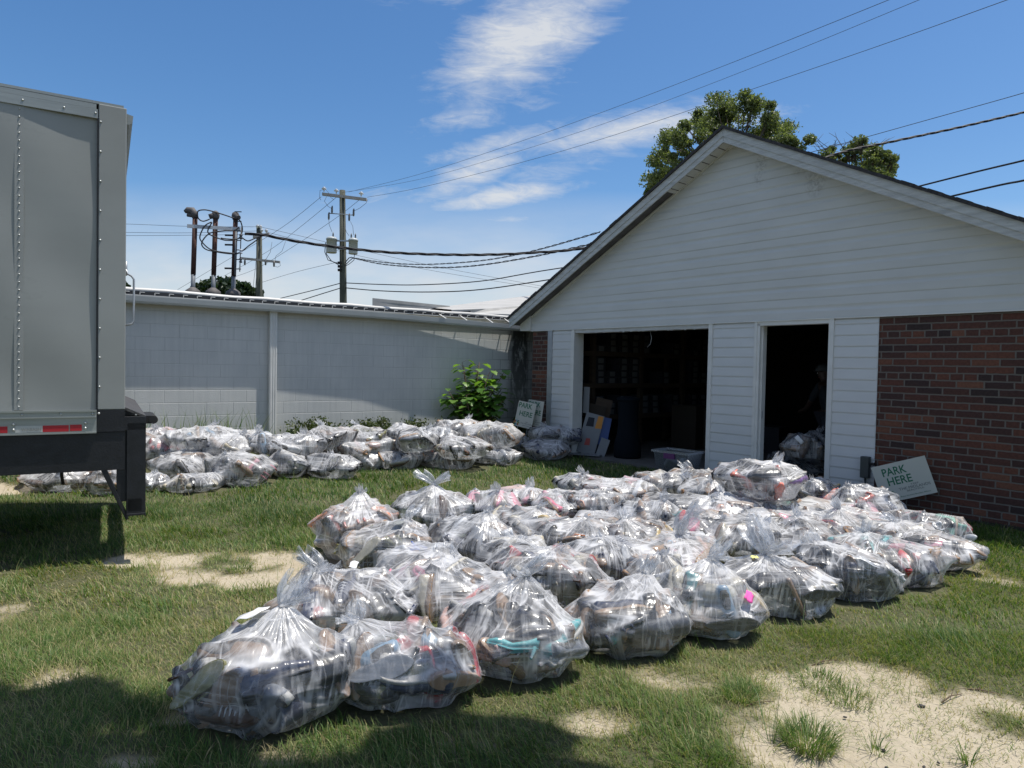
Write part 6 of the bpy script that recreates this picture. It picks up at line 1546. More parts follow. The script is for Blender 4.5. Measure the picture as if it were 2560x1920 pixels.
def make_bag(px, py, wpx, H_, base, colors, label, short=None, hero=0, film=0, knot=None, el=None, kh=None, rot=None, tuft=0.13, kinds=None, seed=0, ears=0, squash=1.0, nshoes=None, feat=(), name='shoe_bag', group=None, note=None):
    """one tied bag of shoes; px, py is the middle of its body in the photograph, wpx its width there"""
    r_ = random.Random(seed * 7 + 3); H = H_ * r_.uniform(.80, 1.0); zc = base + H * 0.46
    if kh is None: kh = r_.choice([.74, .82, .9, .96, 1.02])
    if knot is None:
        ka = r_.uniform(0, 2 * PI); kr = r_.uniform(.1, .62); knot = (kr * math.cos(ka), kr * math.sin(ka))
    if el is None: el = r_.uniform(1.0, 1.7)
    c = at_z(px, py, zc); k = F_PX / c.y
    R = wpx / 2 / k * (1.10 if hero == 2 else 1.27)
    g0 = gh(c.x, c.y); 
    if base == 0: base = g0
    rx = R * math.sqrt(el); ry = R / math.sqrt(el) * squash
    rz = rot if rot is not None else r_.uniform(-1.2, 1.2)
    root = empty(name, (c.x, c.y, base - 0.012), rz, label, 'bag', group or 'clear plastic bags of donated shoes')
    rzr = H / 2; cen = Vector((0, 0, rzr * .98))
    # --- shoes lie against the film, in a shell
    n_s = nshoes or (15 if hero else 11); shoes = []; used = set(); kk = kinds or ['sneaker', 'sneaker', 'loafer', 'sandal', 'pump', 'flip flop']
    S = min(1.0, max(0.62, R / 0.33)); pts = [] ; tv = []; tf = []; off = 0
    ks_ = list(dict.fromkeys(kk)); combos = [(cn, kd) for cn in dict.fromkeys(colors) for kd in ks_]; r_.shuffle(combos)
    extra = [(cn, kd) for cn in ('olive', 'gold', 'purple', 'skyblue', 'white', 'grey', 'navy', 'brown', 'charcoal', 'teal') for kd in ks_ if (cn, kd) not in combos]; r_.shuffle(extra); combos += extra
    for i in range(n_s):
        t = (i + .5) / n_s; zz = 0.98 - 1.62 * t; ph = i * 2.39996 + seed; s_ = math.sqrt(max(0, 1 - zz * zz)); d = Vector((s_ * math.cos(ph), s_ * math.sin(ph), zz))
        if hero and combos: cn, kd = [cb for cb in combos if cb not in [(f_[1], f_[0]) for f_ in feat]][i]
        else: cn = r_.choice(colors); kd = r_.choice(kk)
        th = .052 * S
        fx = feat[i] if i < len(feat) else None
        if fx: kd, cn = fx[0], fx[1]; d = Vector(fx[2]).normalized()
        p = Vector((d.x * (rx - th * 1.25), d.y * (ry - th * 1.25), cen.z + d.z * (rzr - th)))
        nrm = Vector((d.x / rx, d.y / ry, d.z / rzr)).normalized()
        tg = nrm.cross(Vector((r_.gauss(0, 1), r_.gauss(0, 1), r_.gauss(0, 1)))).normalized()
        face = r_.choice([nrm, -nrm, nrm.cross(tg), -nrm.cross(tg)])           # the side turned outward: top, sole or a flank
        zax = (face + Vector((r_.gauss(0, .22), r_.gauss(0, .22), r_.gauss(0, .22)))).normalized(); xax = (tg - zax * tg.dot(zax)).normalized(); yax = zax.cross(xax)
        if fx:
            up_ = (Vector((0, 0, 1)) - nrm * nrm.z).normalized(); rt_ = up_.cross(nrm); an = math.radians(fx[3]); xax = (rt_ * math.cos(an) + up_ * math.sin(an)); zax = {'sole': -nrm, 'top': nrm, 'side': nrm.cross(xax)}[fx[4]].normalized(); yax = zax.cross(xax)
        sc = (fx[5] if fx else 1) * S * (1 if fx else r_.uniform(.95, 1.15)) * (0.82 if kd == 'boot' and not fx else 1.0)
        Rm = Matrix((xax, yax, zax)).transposed().to_4x4()
        cz = .045 if kd != 'boot' else .14
        if fx and fx[4] == 'sole': cz = .012; p = Vector((d.x * (rx - .03), d.y * (ry - .03), cen.z + d.z * (rzr - .03)))
        Mx = Matrix.Translation(p) @ Rm @ Matrix.Scale(sc, 4) @ Matrix.Translation((.03 if kd == 'boot' else 0, 0, -cz))
        A = np.array(Mx); W_ = SHOE_ALL[kd] @ A[:3, :3].T + A[:3, 3]
        # keep inside the bag: pull towards the middle if it sticks out too far or through the floor
        q = (W_ - np.array([0, 0, cen.z])) / np.array([rx, ry, rzr]); over = np.linalg.norm(q, axis=1).max()
        if over > 1.03:
            Mx = Matrix.Translation(-Vector((p.x, p.y, p.z - cen.z)) * (1 - 1.03 / over) * 1.35) @ Mx; A = np.array(Mx); W_ = SHOE_ALL[kd] @ A[:3, :3].T + A[:3, 3]
        lo = W_[:, 2].min()
        if lo < .012: Mx = Matrix.Translation((0, 0, .012 - lo)) @ Mx; A = np.array(Mx); W_ = SHOE_ALL[kd] @ A[:3, :3].T + A[:3, 3]
        shoes.append((Mx, kd, cn)); pts.append(W_)
        tv.append(W_); tf += [tuple(a + off for a in f) for f in SHOE_TRI[kd]]; off += len(W_)
    n_vis = len(shoes)
    # more shoes fill the gaps and the inside; they belong to the mass of shoes
    for i in range(16 if hero else 10):
        zz = r_.uniform(-.75, .8); ph = r_.uniform(0, 2 * PI); s_ = math.sqrt(1 - zz * zz); ra = r_.choice([.45, .62, .78])
        p = Vector((s_ * math.cos(ph) * rx * ra, s_ * math.sin(ph) * ry * ra, cen.z + zz * rzr * ra)); kd = r_.choice(['sneaker', 'loafer', 'sneaker', 'flip flop']); cn = r_.choice(colors + ['black', 'black', 'brown', 'navy'])
        q_ = Quaternion((r_.gauss(0, 1), r_.gauss(0, 1), r_.gauss(0, 1), r_.gauss(0, 1))).normalized()
        Mx = Matrix.Translation(p) @ q_.to_matrix().to_4x4() @ Matrix.Scale(S * r_.uniform(.95, 1.15), 4) @ Matrix.Translation((0, 0, -.045))
        A = np.array(Mx); W_ = SHOE_ALL[kd] @ A[:3, :3].T + A[:3, 3]; q = (W_ - np.array([0, 0, cen.z])) / np.array([rx, ry, rzr]); over = np.linalg.norm(q, axis=1).max()
        if over > .97: Mx = Matrix.Translation(-Vector((p.x, p.y, p.z - cen.z)) * min(1, (1 - .97 / over) * 1.6)) @ Mx; A = np.array(Mx); W_ = SHOE_ALL[kd] @ A[:3, :3].T + A[:3, 3]
        q = (W_ - np.array([0, 0, cen.z])) / np.array([rx, ry, rzr])
        if np.linalg.norm(q, axis=1).max() > 1.05 or W_[:, 2].min() < .005: continue
        shoes.append((Mx, kd, cn)); tv.append(W_); tf += [tuple(a + off for a in f) for f in SHOE_TRI[kd]]; off += len(W_)
    tvn = np.concatenate(tv)
    # --- film: a hull stretched over the shoes and tied at the knot, sagging between them
    kn = Vector((knot[0] * rx, knot[1] * ry, H * kh))
    sub = 7 if hero == 2 else (6 if hero else 5)
    D, Fc, Ed = SPH[sub]; n = len(D)
    ring = [Vector((kn.x + .02 * math.cos(a), kn.y + .02 * math.sin(a), kn.z)) for a in (0, 1.57, 3.14, 4.71)]
    floor = [(rx * .72 * math.cos(a * PI / 6), ry * .72 * math.sin(a * PI / 6), 0.004) for a in range(12)]
    lob = [r_.uniform(.62, 1.0) for _ in range(7)]; lb = lambda a: lob[int(a / 2) % 7] * (1 - (a % 2) / 2) + lob[(int(a / 2) + 1) % 7] * (a % 2) / 2
    shell = [(rx * lb(a) * math.cos(a * PI / 7) * math.cos(e), ry * lb(a) * math.sin(a * PI / 7) * math.cos(e), cen.z + rzr * .86 * math.sin(e)) for a in range(14) for e in (-.5, -.1, .3)]
    bm = bmesh.new(); sel_ = tvn
    for v in list(sel_) + [tuple(x) for x in ring] + floor + shell: bm.verts.new(v)
    res = bmesh.ops.convex_hull(bm, input=bm.verts)
    bmesh.ops.delete(bm, geom=[g for g in set(res['geom_interior'] + res['geom_unused']) if isinstance(g, bmesh.types.BMVert)], context='VERTS')
    hb = BVHTree.FromBMesh(bm); bm.free(); sb = BVHTree.FromPolygons([tuple(v) for v in tvn], tf)
    rh = np.empty(n); rsh = np.zeros(n)
    for i in range(n):
        d = Vector(D[i]); h = hb.ray_cast(cen, d); rh[i] = h[3] if h[0] is not None else 0.3
        s2 = sb.ray_cast(cen + d * (rh[i] + .02), -d)
        rsh[i] = (rh[i] + .02 - s2[3]) if s2[0] is not None else 0
    gap = rh - np.maximum(rsh, rh - .13)
    nearkn = np.exp(-(np.linalg.norm(D * rh[:, None] + np.array(cen) - np.array(kn), axis=1) / .13) ** 2)
    sag = lap_smooth(0.30 * gap * (1 - nearkn), Ed, n, {5: 4, 6: 9, 7: 20}[sub])
    r = rh - sag
    r = r * nearkn + (1 - nearkn) * lap_smooth(r, Ed, n, {5: 1, 6: 2, 7: 3}[sub])
    r = np.maximum(r, np.minimum(rsh, rh) + .0035)
    r = lap_smooth(r, Ed, n, 1, .4)
    r = np.maximum(r, np.minimum(rsh, rh) + .0015)
    V = D * r[:, None] + np.array(cen)
    # folds
    kv = np.array(kn); dv = V - kv; rho = np.linalg.norm(dv, axis=1); ang = np.arctan2(dv[:, 1], dv[:, 0])
    P1 = np.stack([np.cos(ang) * 5.5, np.sin(ang) * 5.5, rho * 2.2 + seed], -1); P2 = np.stack([np.cos(ang) * 15, np.sin(ang) * 15, rho * 3 + seed], -1)
    rid = (1 - np.abs(vnoise(P1, 3)) * 2.2) * .011 * np.exp(-rho / .30) + (1 - np.abs(vnoise(P2, 4)) * 2) * .0055 * np.exp(-rho / .22)
    a1 = r_.uniform(0, PI); tdir = np.array([math.cos(a1), math.sin(a1), r_.uniform(-.5, .5)])
    al = V @ tdir; perp = V - al[:, None] * tdir[None]
    cre = np.clip(1 - np.abs(vnoise(np.concatenate([perp * 13, al[:, None] * 1.8], 1)[:, [0, 2, 3]] + seed, 8)) * 3.2, 0, 1) * .006 * np.clip(.3 + 1.6 * vnoise(V * 3.3 + seed, 21), 0, 1)
    crm = np.clip(1 - np.abs(vnoise(V * 9 + seed, 12)) * 3, 0, 1) * .006 * np.clip(.2 + 1.5 * vnoise(V * 4 + seed, 22), 0, 1)
    loose = np.clip(lap_smooth(np.clip(r - rsh, 0, .1) / .075, Ed, n, {5: 1, 6: 2, 7: 5}[sub]), 0, 1)
    V = V + D * (np.clip(rid, -.02, .02) + cre + crm)[:, None] * sstep(.0, .06, V[:, 2])[:, None]
    V[:, 2] = np.maximum(V[:, 2], 0.002)
    me = np_mesh('film', V, Fc.ravel(), np.full(len(Fc), 3), FILM[film], smooth=True)
    at = me.attributes.new('pleat', 'FLOAT_VECTOR', 'POINT'); at.data.foreach_set('vector', np.stack([np.cos(ang), np.sin(ang), rho * .55], -1).astype(np.float32).ravel())
    at = me.attributes.new('loose', 'FLOAT', 'POINT'); at.data.foreach_set('value', loose.astype(np.float32))
    link_mesh('film', me, root)
    # --- gathered top above the knot
    def gather(lean, hgt, spread, seed2, flat=1.0):
        nt, nh = 46, 12; vs = []; pv = []
        for j in range(nh + 1):
            f = j / nh; cx = lean.x * hgt * f ** 1.3; cy_ = lean.y * hgt * f ** 1.3; cz_ = hgt * f * (1 - .35 * min(1, lean.length) * f)
            for i in range(nt):
                a = 2 * PI * i / nt; fl = 1 + (.42 * math.sin(a * 3 + seed2) + .30 * math.sin(a * 5 + seed2 * 2.1) + .26 * math.sin(a * 9 + seed2 * 1.3 + f * 2)) * (0.25 + .75 * f)
                rr = (.012 + spread * (f ** .62) * (1.0 - .42 * max(0, f - .55) / .45)) * max(.2, fl)
                x = cx + math.cos(a) * rr; y = cy_ + math.sin(a) * rr * flat; z = cz_ + f * hgt * .22 * math.sin(a * 2 + seed2) + .02 * f * math.sin(a * 7 + seed2)
                vs.append((kn.x + x, kn.y + y, kn.z - .012 + z)); pv.append((math.cos(a) * 1.3, math.sin(a) * 1.3, f * .25))
        fs = [(j * nt + i, j * nt + (i + 1) % nt, (j + 1) * nt + (i + 1) % nt, (j + 1) * nt + i) for j in range(nh) for i in range(nt)]
        return vs, fs, pv
    vs, fs, pv = [], [], []
    if ears:
        specs = [(Vector((-.9, 0, 0)), tuft, .045), (Vector((.85, .1, 0)), tuft * .9, .045)]
    else:
        specs = [(Vector((r_.uniform(-.6, .6) + knot[0] * 1.2, r_.uniform(-.6, .3) + knot[1] * 1.2, 0)), tuft * 1.1, tuft * .40)]
        if r_.random() < .5 or hero: specs.append((Vector((r_.uniform(-1.3, 1.3), r_.uniform(-1, .6), 0)), tuft * .6, tuft * .34))
    for q, (ln, hg, sp_) in enumerate(specs):
        a, b, c2 = gather(ln, hg, sp_, seed * 1.7 + q * 2.2, .62); o = len(vs); vs += a; fs += [tuple(i + o for i in f) for f in b]; pv += c2
    m = MB(); m.lathe([(.006, -.022), (.019, -.012), (.021, 0), (.015, .014), (.006, .02)], 10, M=Matrix.Translation(kn)); o = len(vs); vs += m.v; fs += [tuple(i + o for i in f) for f in m.f]; pv += [(0, 0, 0)] * len(m.v)
    me = bpy.data.meshes.new('tied_top'); me.from_pydata([tuple(v) for v in vs], [], fs); me.materials.append(FILM[film]); me.polygons.foreach_set('use_smooth', [True] * len(fs))
    at = me.attributes.new('pleat', 'FLOAT_VECTOR', 'POINT'); at.data.foreach_set('vector', np.array(pv, dtype=np.float32).ravel()); at = me.attributes.new('loose', 'FLOAT', 'POINT'); at.data.foreach_set('value', [.55] * len(vs)); link_mesh('tied_top', me, root)
    # --- note stuck or tied on
    if note:
        nm, mt, (dx, dy, dz), sz = note; d = Vector((dx, dy, dz)).normalized(); h = hb.ray_cast(cen, d); p = h[0] + d * .008; nn = (Vector(h[1]).normalized() if Vector(h[1]).dot(d) > 0 else -Vector(h[1]).normalized())
        q = nn.to_track_quat('Z', 'Y').to_matrix().to_4x4(); nv = []
        for j in range(5):
            for i in range(5): nv.append(((i - 2) / 4 * sz[0], (j - 2) / 4 * sz[1], .006 * math.sin(i * 1.9 + j) + .01))
        mm = MB(); mm.add(nv, [(j * 5 + i, j * 5 + i + 1, (j + 1) * 5 + i + 1, (j + 1) * 5 + i) for j in range(4) for i in range(4)], 0, True, Matrix.Translation(p) @ q @ Matrix.Rotation(.3 + seed, 4, 'Z')); ob = mm.build(nm, M[mt], root); sm = ob.modifiers.new('thick', 'SOLIDIFY'); sm.thickness = .0006
    # --- the shoes themselves
    RW = Matrix.Translation(root.location) @ Matrix.Rotation(rz, 4, 'Z')
    for si, (Mx, kd, cn) in enumerate(shoes):
        Wm = RW @ Mx; colr = PAL[cn]; solec = r_.choice([(.50, .47, .42), (.02, .02, .022), (.03, .03, .035), colr, (.30, .19, .11)]) if kd in ('sneaker', 'boot', 'loafer') else (colr if kd in ('pump',) else r_.choice([colr, (.30, .19, .12), (.03, .03, .03)]))
        jit = r_.uniform(.6, .98); colr = tuple(min(.9, x * jit) for x in colr)
        if hero and short and COUNT[0] < 300 and si < n_vis:
            COUNT[0] += 1
            key = (cn, kd)
            o = empty(kd.replace(' ', '_'), (0, 0, 0)); o.matrix_world = Wm
            dup_ = key in used; used.add(key)
            tag(o, f"{cn.replace('skyblue', 'sky blue')} {kd} inside {short}" if not dup_ else f"{cn.replace('skyblue', 'sky blue')} {kd} inside {short}", 'shoe', f"{cn} {kd}s inside {short}" if list((a[2], a[1]) for a in shoes).count(key) > 99 else 'shoes packed in the clear bags')
            for (nm, me_) in SHOE_ME[kd]:
                q = bpy.data.objects.new(nm, me_); COL.objects.link(q); q.parent = o
                cc = solec if nm in ('sole', 'heel') else ((.75, .75, .75) if nm == 'laces' else colr); q.color = (*cc, 1)
        else:
            A = np.array(Wm); o_ = STUFF_N[0]
            for (nm, Vv, Ff) in SHOE[kd]:
                if nm == 'laces': continue
                W_ = np.array(Vv) @ A[:3, :3].T + A[:3, 3]; STUFF_V.append(W_); b_ = STUFF_N[0]; STUFF_F.extend([tuple(i + b_ for i in f) for f in Ff]); STUFF_N[0] += len(W_)
                cc = solec if nm in ('sole', 'heel') else ((.10, .09, .08) if nm == 'lining' else colr); STUFF_C.append(np.tile(np.array([*cc, 1.0]), (len(W_), 1)))
    BAG_FOOT.append((c.x, c.y, max(rx, ry)) if base < .3 else (99, 99, .1))
    return root


DK = ['black', 'charcoal', 'navy', 'brown', 'tan']; MX = ['black', 'brown', 'blush', 'cream', 'tan', 'white', 'olive']
LT = ['white', 'cream', 'pink', 'tan', 'brown']
FRONT = [
 # px, py, w, H, base, colours, label, short, hero, extra
 (676, 1668, 400, .47, 0, ['black', 'navy', 'charcoal', 'brown', 'tan'], 'largest clear bag, nearest the camera, with dark boots and a tan sole', 'the nearest bag at the left front corner', 2, dict(knot=(.12, .1), kh=1.12, tuft=.145, rot=.25, el=1.25, kinds=['sandal', 'loafer', 'sneaker'], feat=(('boot', 'black', (.30, -.93, -.15), 270, 'side', 1.12), ('flip flop', 'brown', (-.52, -.85, -.05), 55, 'sole', 1.25), ('flip flop', 'olive', (-.68, -.65, .25), 50, 'sole', 1.1), ('flip flop', 'black', (.80, -.5, .38), 80, 'sole', 1.15), ('boot', 'navy', (.75, -.65, -.2), 90, 'side', 1.05), ('loafer', 'tan', (-.35, -.35, .8), 20, 'top', 1.15), ('sneaker', 'brown', (-.4, -.8, -.5), 10, 'side', 1.0), ('loafer', 'navy', (.15, -.75, .5), 10, 'side', 1.2)), note=('paper_note', 'paper', (-.35, .2, 1), (.13, .10)), film=2)),
 (1010, 1655, 300, .42, 0, ['black', 'navy', 'olive', 'grey', 'tan', 'skyblue', 'red'], 'front row bag with navy shoes and a pale sole, second from the left', 'the second bag of the front row', 2, dict(knot=(-.6, .5), kh=.9, tuft=.10, rot=.1, kinds=['sneaker', 'sandal', 'loafer', 'flip flop'], feat=(('flip flop', 'grey', (-.25, -.9, .35), 20, 'sole', 1.15), ('loafer', 'navy', (.2, -.95, -.2), 175, 'side', 1.3), ('sandal', 'tan', (.65, -.7, -.1), 170, 'sole', 1.1), ('sneaker', 'black', (-.5, -.8, -.3), 5, 'side', 1.2), ('pump', 'red', (.95, -.2, .25), 90, 'side', 1.0)))),
 (1283, 1570, 350, .44, 0, ['blush', 'tan', 'black', 'charcoal', 'teal', 'grey'], 'square looking front bag with blush pink heels and a teal edge behind taut creases', 'the square front bag with blush heels', 2, dict(knot=(.1, .35), kh=1.08, tuft=.12, rot=-.15, el=1.15, kinds=['pump', 'sandal', 'loafer'], feat=(('pump', 'blush', (-.30, -.9, -.25), 200, 'side', 1.25), ('pump', 'tan', (-.02, -.95, -.3), 150, 'side', 1.25), ('loafer', 'teal', (.85, -.5, .3), 20, 'side', 1.2), ('sandal', 'blush', (.75, -.65, -.2), 75, 'side', 1.1), ('loafer', 'charcoal', (.2, -.7, .35), 15, 'side', 1.3), ('loafer', 'black', (-.8, -.5, .1), 80, 'side', 1.3)), film=2)),
 (1565, 1535, 300, .46, 0, ['black', 'black', 'charcoal', 'tan', 'navy', 'red'], 'front bag full of black boots with tan sandals on its right side', 'the front bag of black boots', 2, dict(knot=(.45, .4), kh=1.0, tuft=.10, rot=.2, kinds=['boot', 'sandal', 'loafer'], feat=(('boot', 'black', (-.25, -.93, .15), 90, 'side', 1.0), ('boot', 'charcoal', (.1, -.93, -.35), 270, 'side', 1.0), ('sandal', 'tan', (.4, -.85, .1), 95, 'top', 1.1), ('loafer', 'navy', (-.2, -.5, .7), 10, 'side', 1.25), ('sandal', 'brown', (.6, -.75, -.2), 10, 'side', 1.1)))),
 (1762, 1498, 245, .44, 0, ['cream', 'white', 'grey', 'tan', 'cream'], 'front bag of cream sneakers marked with a pink sticky note', 'the bag with the pink sticky note', 2, dict(knot=(.05, .3), kh=1.08, tuft=.12, rot=-.5, el=1.35, kinds=['sneaker', 'loafer'], feat=(('sneaker', 'cream', (-.5, -.75, .45), 130, 'side', 1.25), ('flip flop', 'charcoal', (.6, -.8, -.25), 5, 'sole', 1.15), ('loafer', 'cream', (.2, -.9, -.1), 30, 'side', 1.1), ('sneaker', 'tan', (-.1, -.9, -.4), 175, 'side', 1.1)), note=('sticky_note', 'pink_paper', (.9, -.35, .32), (.055, .075)), film=1)),
 (1940, 1460, 285, .40, 0, ['black', 'charcoal', 'grey', 'cream', 'navy', 'brown'], 'front row bag of black and grey shoes with a tall ballooning tied top', 'the bag with the tall ballooning top', 2, dict(knot=(-.1, .2), kh=1.0, el=1.2, tuft=.24, rot=-.2, note=('sticky_note', 'yellow_paper', (-.7, .1, .8), (.05, .04)))),
 (2110, 1425, 195, .38, 0, ['black', 'charcoal', 'brown', 'white', 'grey'], 'narrow bag of dark shoes wedged right of the tall ballooning bag', 'the narrow bag of dark shoes at the right front', 1, dict(knot=(-.5, .3), tuft=.13, rot=-.6, el=1.5)),
 (2215, 1398, 225, .40, 0, ['white', 'teal', 'red', 'pink', 'tan', 'navy', 'cream'], 'right front bag with teal and red shoes showing through white creases', 'the right front bag with teal and red shoes', 1, dict(knot=(-.3, .4), tuft=.08, rot=-.5, el=1.4, film=2)),
 (2295, 1360, 195, .40, 0, ['tan', 'cream', 'grey', 'pink', 'brown'], 'right end bag with a pale grey slipper sole and tan shoes', 'the right end bag of tan shoes', 1, dict(knot=(-.4, .3), tuft=.08, rot=-.7, el=1.5)),
 (2312, 1316, 160, .38, 0, ['black', 'white', 'mint', 'charcoal', 'red'], 'rightmost bag of the big pile, a dark bag nearest the brick wall', 'the rightmost bag by the brick wall', 1, dict(knot=(-.55, .2), kh=.85, tuft=.08, rot=-.7, el=1.4)),
 (868, 1498, 320, .38, 0, ['black', 'navy', 'charcoal', 'grey', 'tan', 'red'], 'second row bag with an upright knotted top and a waffle sole on its right', 'the second row bag with the upright knot', 2, dict(knot=(-.35, .1), kh=.98, tuft=.15, rot=.1, el=1.4, note=('paper_note', 'paper', (.15, .3, 1), (.10, .05)))),
 (1105, 1462, 265, .38, 0, ['red', 'black', 'grey', 'cream', 'pink', 'charcoal'], 'second row bag with red straps and a folded black boot', 'the second row bag with red straps', 1, dict(knot=(.2, .3), tuft=.12, el=1.2)),
 (1358, 1432, 235, .40, 0, ['red', 'brown', 'charcoal', 'cream', 'grey'], 'second row bag with a dull red shoe at its left and white pleats', 'the second row bag with the dull red shoe', 1, dict(knot=(.1, .2), tuft=.12)),
 (1545, 1402, 225, .36, 0, ['navy', 'charcoal', 'tan', 'grey', 'black'], 'second row bag of navy shoes behind the black boot bag', 'the bag right behind the black boots', 1, dict(knot=(-.2, .3), tuft=.08)),
 (1705, 1385, 215, .36, 0, ['pink', 'white', 'cream', 'skyblue', 'blush'], 'pale pink bag under a tall glassy twisted top', 'the pale pink bag with the glassy top', 1, dict(knot=(.05, .1), kh=.95, tuft=.25, film=1)),
 (1860, 1342, 195, .38, 0, ['black', 'cream', 'charcoal', 'tan'], 'bag of black and cream shoes behind the ballooning top', 'the black and cream bag behind the ballooning top', 1, dict(tuft=.08)),
 (2012, 1350, 190, .38, 0, ['black', 'charcoal', 'brown', 'tan'], 'bag with a large black shoe and brown heel behind the right front row', 'the bag behind the right front row', 1, dict(knot=(.2, .3), tuft=.09)),
 (2140, 1318, 200, .38, 0, ['cream', 'tan', 'red', 'brown', 'grey'], 'bag with a brown cup shaped shoe on its left side near the right end', 'the bag with the brown cup shaped shoe', 1, dict(knot=(-.2, .3), tuft=.1, film=1)),
 (970, 1366, 212, .42, 0, ['black', 'cream', 'tan', 'olive', 'grey'], 'third row bag with a grey paper note and a black slipper', 'the bag with the grey paper note', 1, dict(knot=(.3, .3), tuft=.11, note=('paper_note', 'ink_grey', (.35, -.1, .8), (.075, .075)))),
 (1048, 1425, 215, .36, 0, ['blue', 'grey', 'white', 'black'], 'bag with a bright blue shoe left of centre, second row', 'the bag with the bright blue shoe', 1, dict(knot=(.3, .4), tuft=.11, film=1)),
 (1182, 1352, 210, .42, 0, ['black', 'white', 'grey', 'charcoal'], 'white pleated bag peaking like a tent over crumpled black shoes', None, 1, dict(knot=(.3, 0), kh=1.15, tuft=.05, film=2)),
 (1285, 1395, 175, .36, 0, ['black', 'charcoal', 'cream'], 'bag of black shoes filling the dip behind the square front bag', None, 0, dict(tuft=.07)),
 (1422, 1340, 235, .42, 0, ['charcoal', 'tan', 'orange', 'black', 'gold'], 'taut middle bag with glinting folds and an orange shoe at its lower right', None, 1, dict(tuft=.06, film=2)),
 (1590, 1352, 165, .38, 0, ['tan', 'brown', 'gold'], 'small middle bag with a woven brown wedge shoe on top', None, 1, dict(tuft=.08)),
 (1618, 1298, 170, .40, 0, ['white', 'charcoal', 'black', 'navy'], 'middle bag with a white sneaker over a dark one', None, 0, dict(tuft=.09, film=2)),
 (893, 1318, 218, .50, 0, ['orange', 'brown', 'cream', 'coral', 'tan'], 'big round bag at the left end of the pile with an orange shoe', 'the big round bag at the left end', 2, dict(knot=(.05, 0), kh=1.1, tuft=.07, film=1, el=1.02, nshoes=17)),
 (1083, 1272, 166, .44, 0, ['charcoal', 'grey', 'navy', 'brown'], 'bag tied in two ears standing at the back left of the pile', 'the bag tied in two ears', 1, dict(tuft=.17, ears=1, kh=1.12, knot=(0, 0), film=1, nshoes=10)),
 (1222, 1262, 130, .42, 0, ['charcoal', 'white', 'navy', 'pink'], 'bag of navy slippers next to the bag with two ears', None, 0, dict(tuft=.10, film=1)),
 (1312, 1247, 145, .42, 0, ['pink', 'white', 'cream', 'blush'], 'faintly pink bag with a ruffled top at the back of the pile', None, 0, dict(tuft=.11, film=1)),
 (1408, 1262, 155, .42, 0, ['pink', 'brown', 'blush', 'black'], 'bag with a hot pink shoe and brown shoes at the back left of centre', None, 0, dict(tuft=.06, film=2)),
 (1500, 1268, 150, .38, 0, MX, 'grey looking bag behind the taut middle bag', None, 0, dict(tuft=.08)),
 (1548, 1236, 150, .42, 0, LT, 'rounded white bag in the back row left of the wide doorway tote', None, 0, dict(tuft=.06, film=1)),
 (1652, 1214, 130, .40, 0, ['cream', 'tan', 'grey'], 'cream bag with a pointed white flap below the storage tote', None, 0, dict(tuft=.12)),
 (1742, 1212, 122, .42, 0, LT, 'bag with two glassy twists right in front of the storage tote', None, 0, dict(tuft=.15, film=2)),
 (1795, 1238, 150, .38, 0, ['black', 'grey', 'white', 'tan'], 'back row bag below the narrow siding panel left of the stacked bag', None, 0, dict(tuft=.08)),
 (1700, 1272, 178, .40, 0, ['black', 'black', 'charcoal'], 'bag of solid black shoes in the middle of the pile', None, 1, dict(tuft=.06, film=2)),
 (1832, 1276, 175, .42, 0, ['pink', 'white', 'grey', 'blush'], 'bag with pink sneakers in front of the stacked bag', None, 1, dict(tuft=.07, film=1)),
 (1928, 1282, 195, .36, 0, ['mint', 'pink', 'black', 'grey'], 'bag with a mint green cloth shoe below the stacked bag', None, 1, dict(tuft=.07)),
 (1995, 1312, 175, .36, 0, ['coral', 'pink', 'black', 'grey'], 'bag with a coral flip flop right of the pile centre', None, 1, dict(tuft=.07, kinds=['flip flop', 'sandal', 'sneaker'])),
 (2082, 1286, 175, .38, 0, LT, 'whitish bag between the coral flip flop bag and the tall one', None, 0, dict(tuft=.09, film=1)),
 (2162, 1268, 150, .52, 0, ['white', 'cream', 'coral', 'grey'], 'tall white crinkled bag standing left of the leaning sign', None, 1, dict(tuft=.05, kh=.95, knot=(-.4, 0), film=2)),
 (1902, 1195, 195, .44, .30, ['black', 'coral', 'charcoal', 'purple', 'black'], 'bag stacked on top of the others in front of the narrow doorway with coral shoes', None, 1, dict(tuft=.10, nshoes=14)),
 (2046, 1228, 95, .38, .12, ['white', 'cream', 'purple', 'gold'], 'small white bag tucked beside the stacked bag at the door frame', None, 0, dict(tuft=.05, film=2)),
 (1748, 1325, 185, .38, 0, ['red', 'teal', 'black', 'pink'], 'bag with a small red shoe and teal stripes behind the pale pink bag', None, 1, dict(tuft=.06)),
 (1900, 1318, 150, .36, 0, ['charcoal', 'cream', 'grey'], 'flat grey bag behind the ballooning top', None, 0, dict(tuft=.07)),
 (2065, 1246, 120, .38, 0, ['charcoal', 'navy', 'grey'], 'shaded bag against the right door frame of the narrow doorway', None, 0, dict(tuft=.06)),
 (1470, 1222, 145, .40, 0, LT, 'back row bag nearest the shaded grass left of the rounded white bag', None, 0, dict(tuft=.10)),
 (1500, 1318, 150, .36, 0, ['black', 'tan', 'grey'], 'low bag between the taut middle bag and the brown wedge', None, 0, dict(tuft=.05)),
 (1312, 1310, 160, .38, 0, MX, 'bag in the third row behind the tent shaped pleated one', None, 0, dict(tuft=.07)),
 (1845, 1222, 120, .30, 0, DK, 'dark bag underneath the stacked bag', None, 0, dict(tuft=.04)),
 (1968, 1248, 120, .32, 0, MX, 'low bag underneath the right half of the stacked bag', None, 0, dict(tuft=.05)),
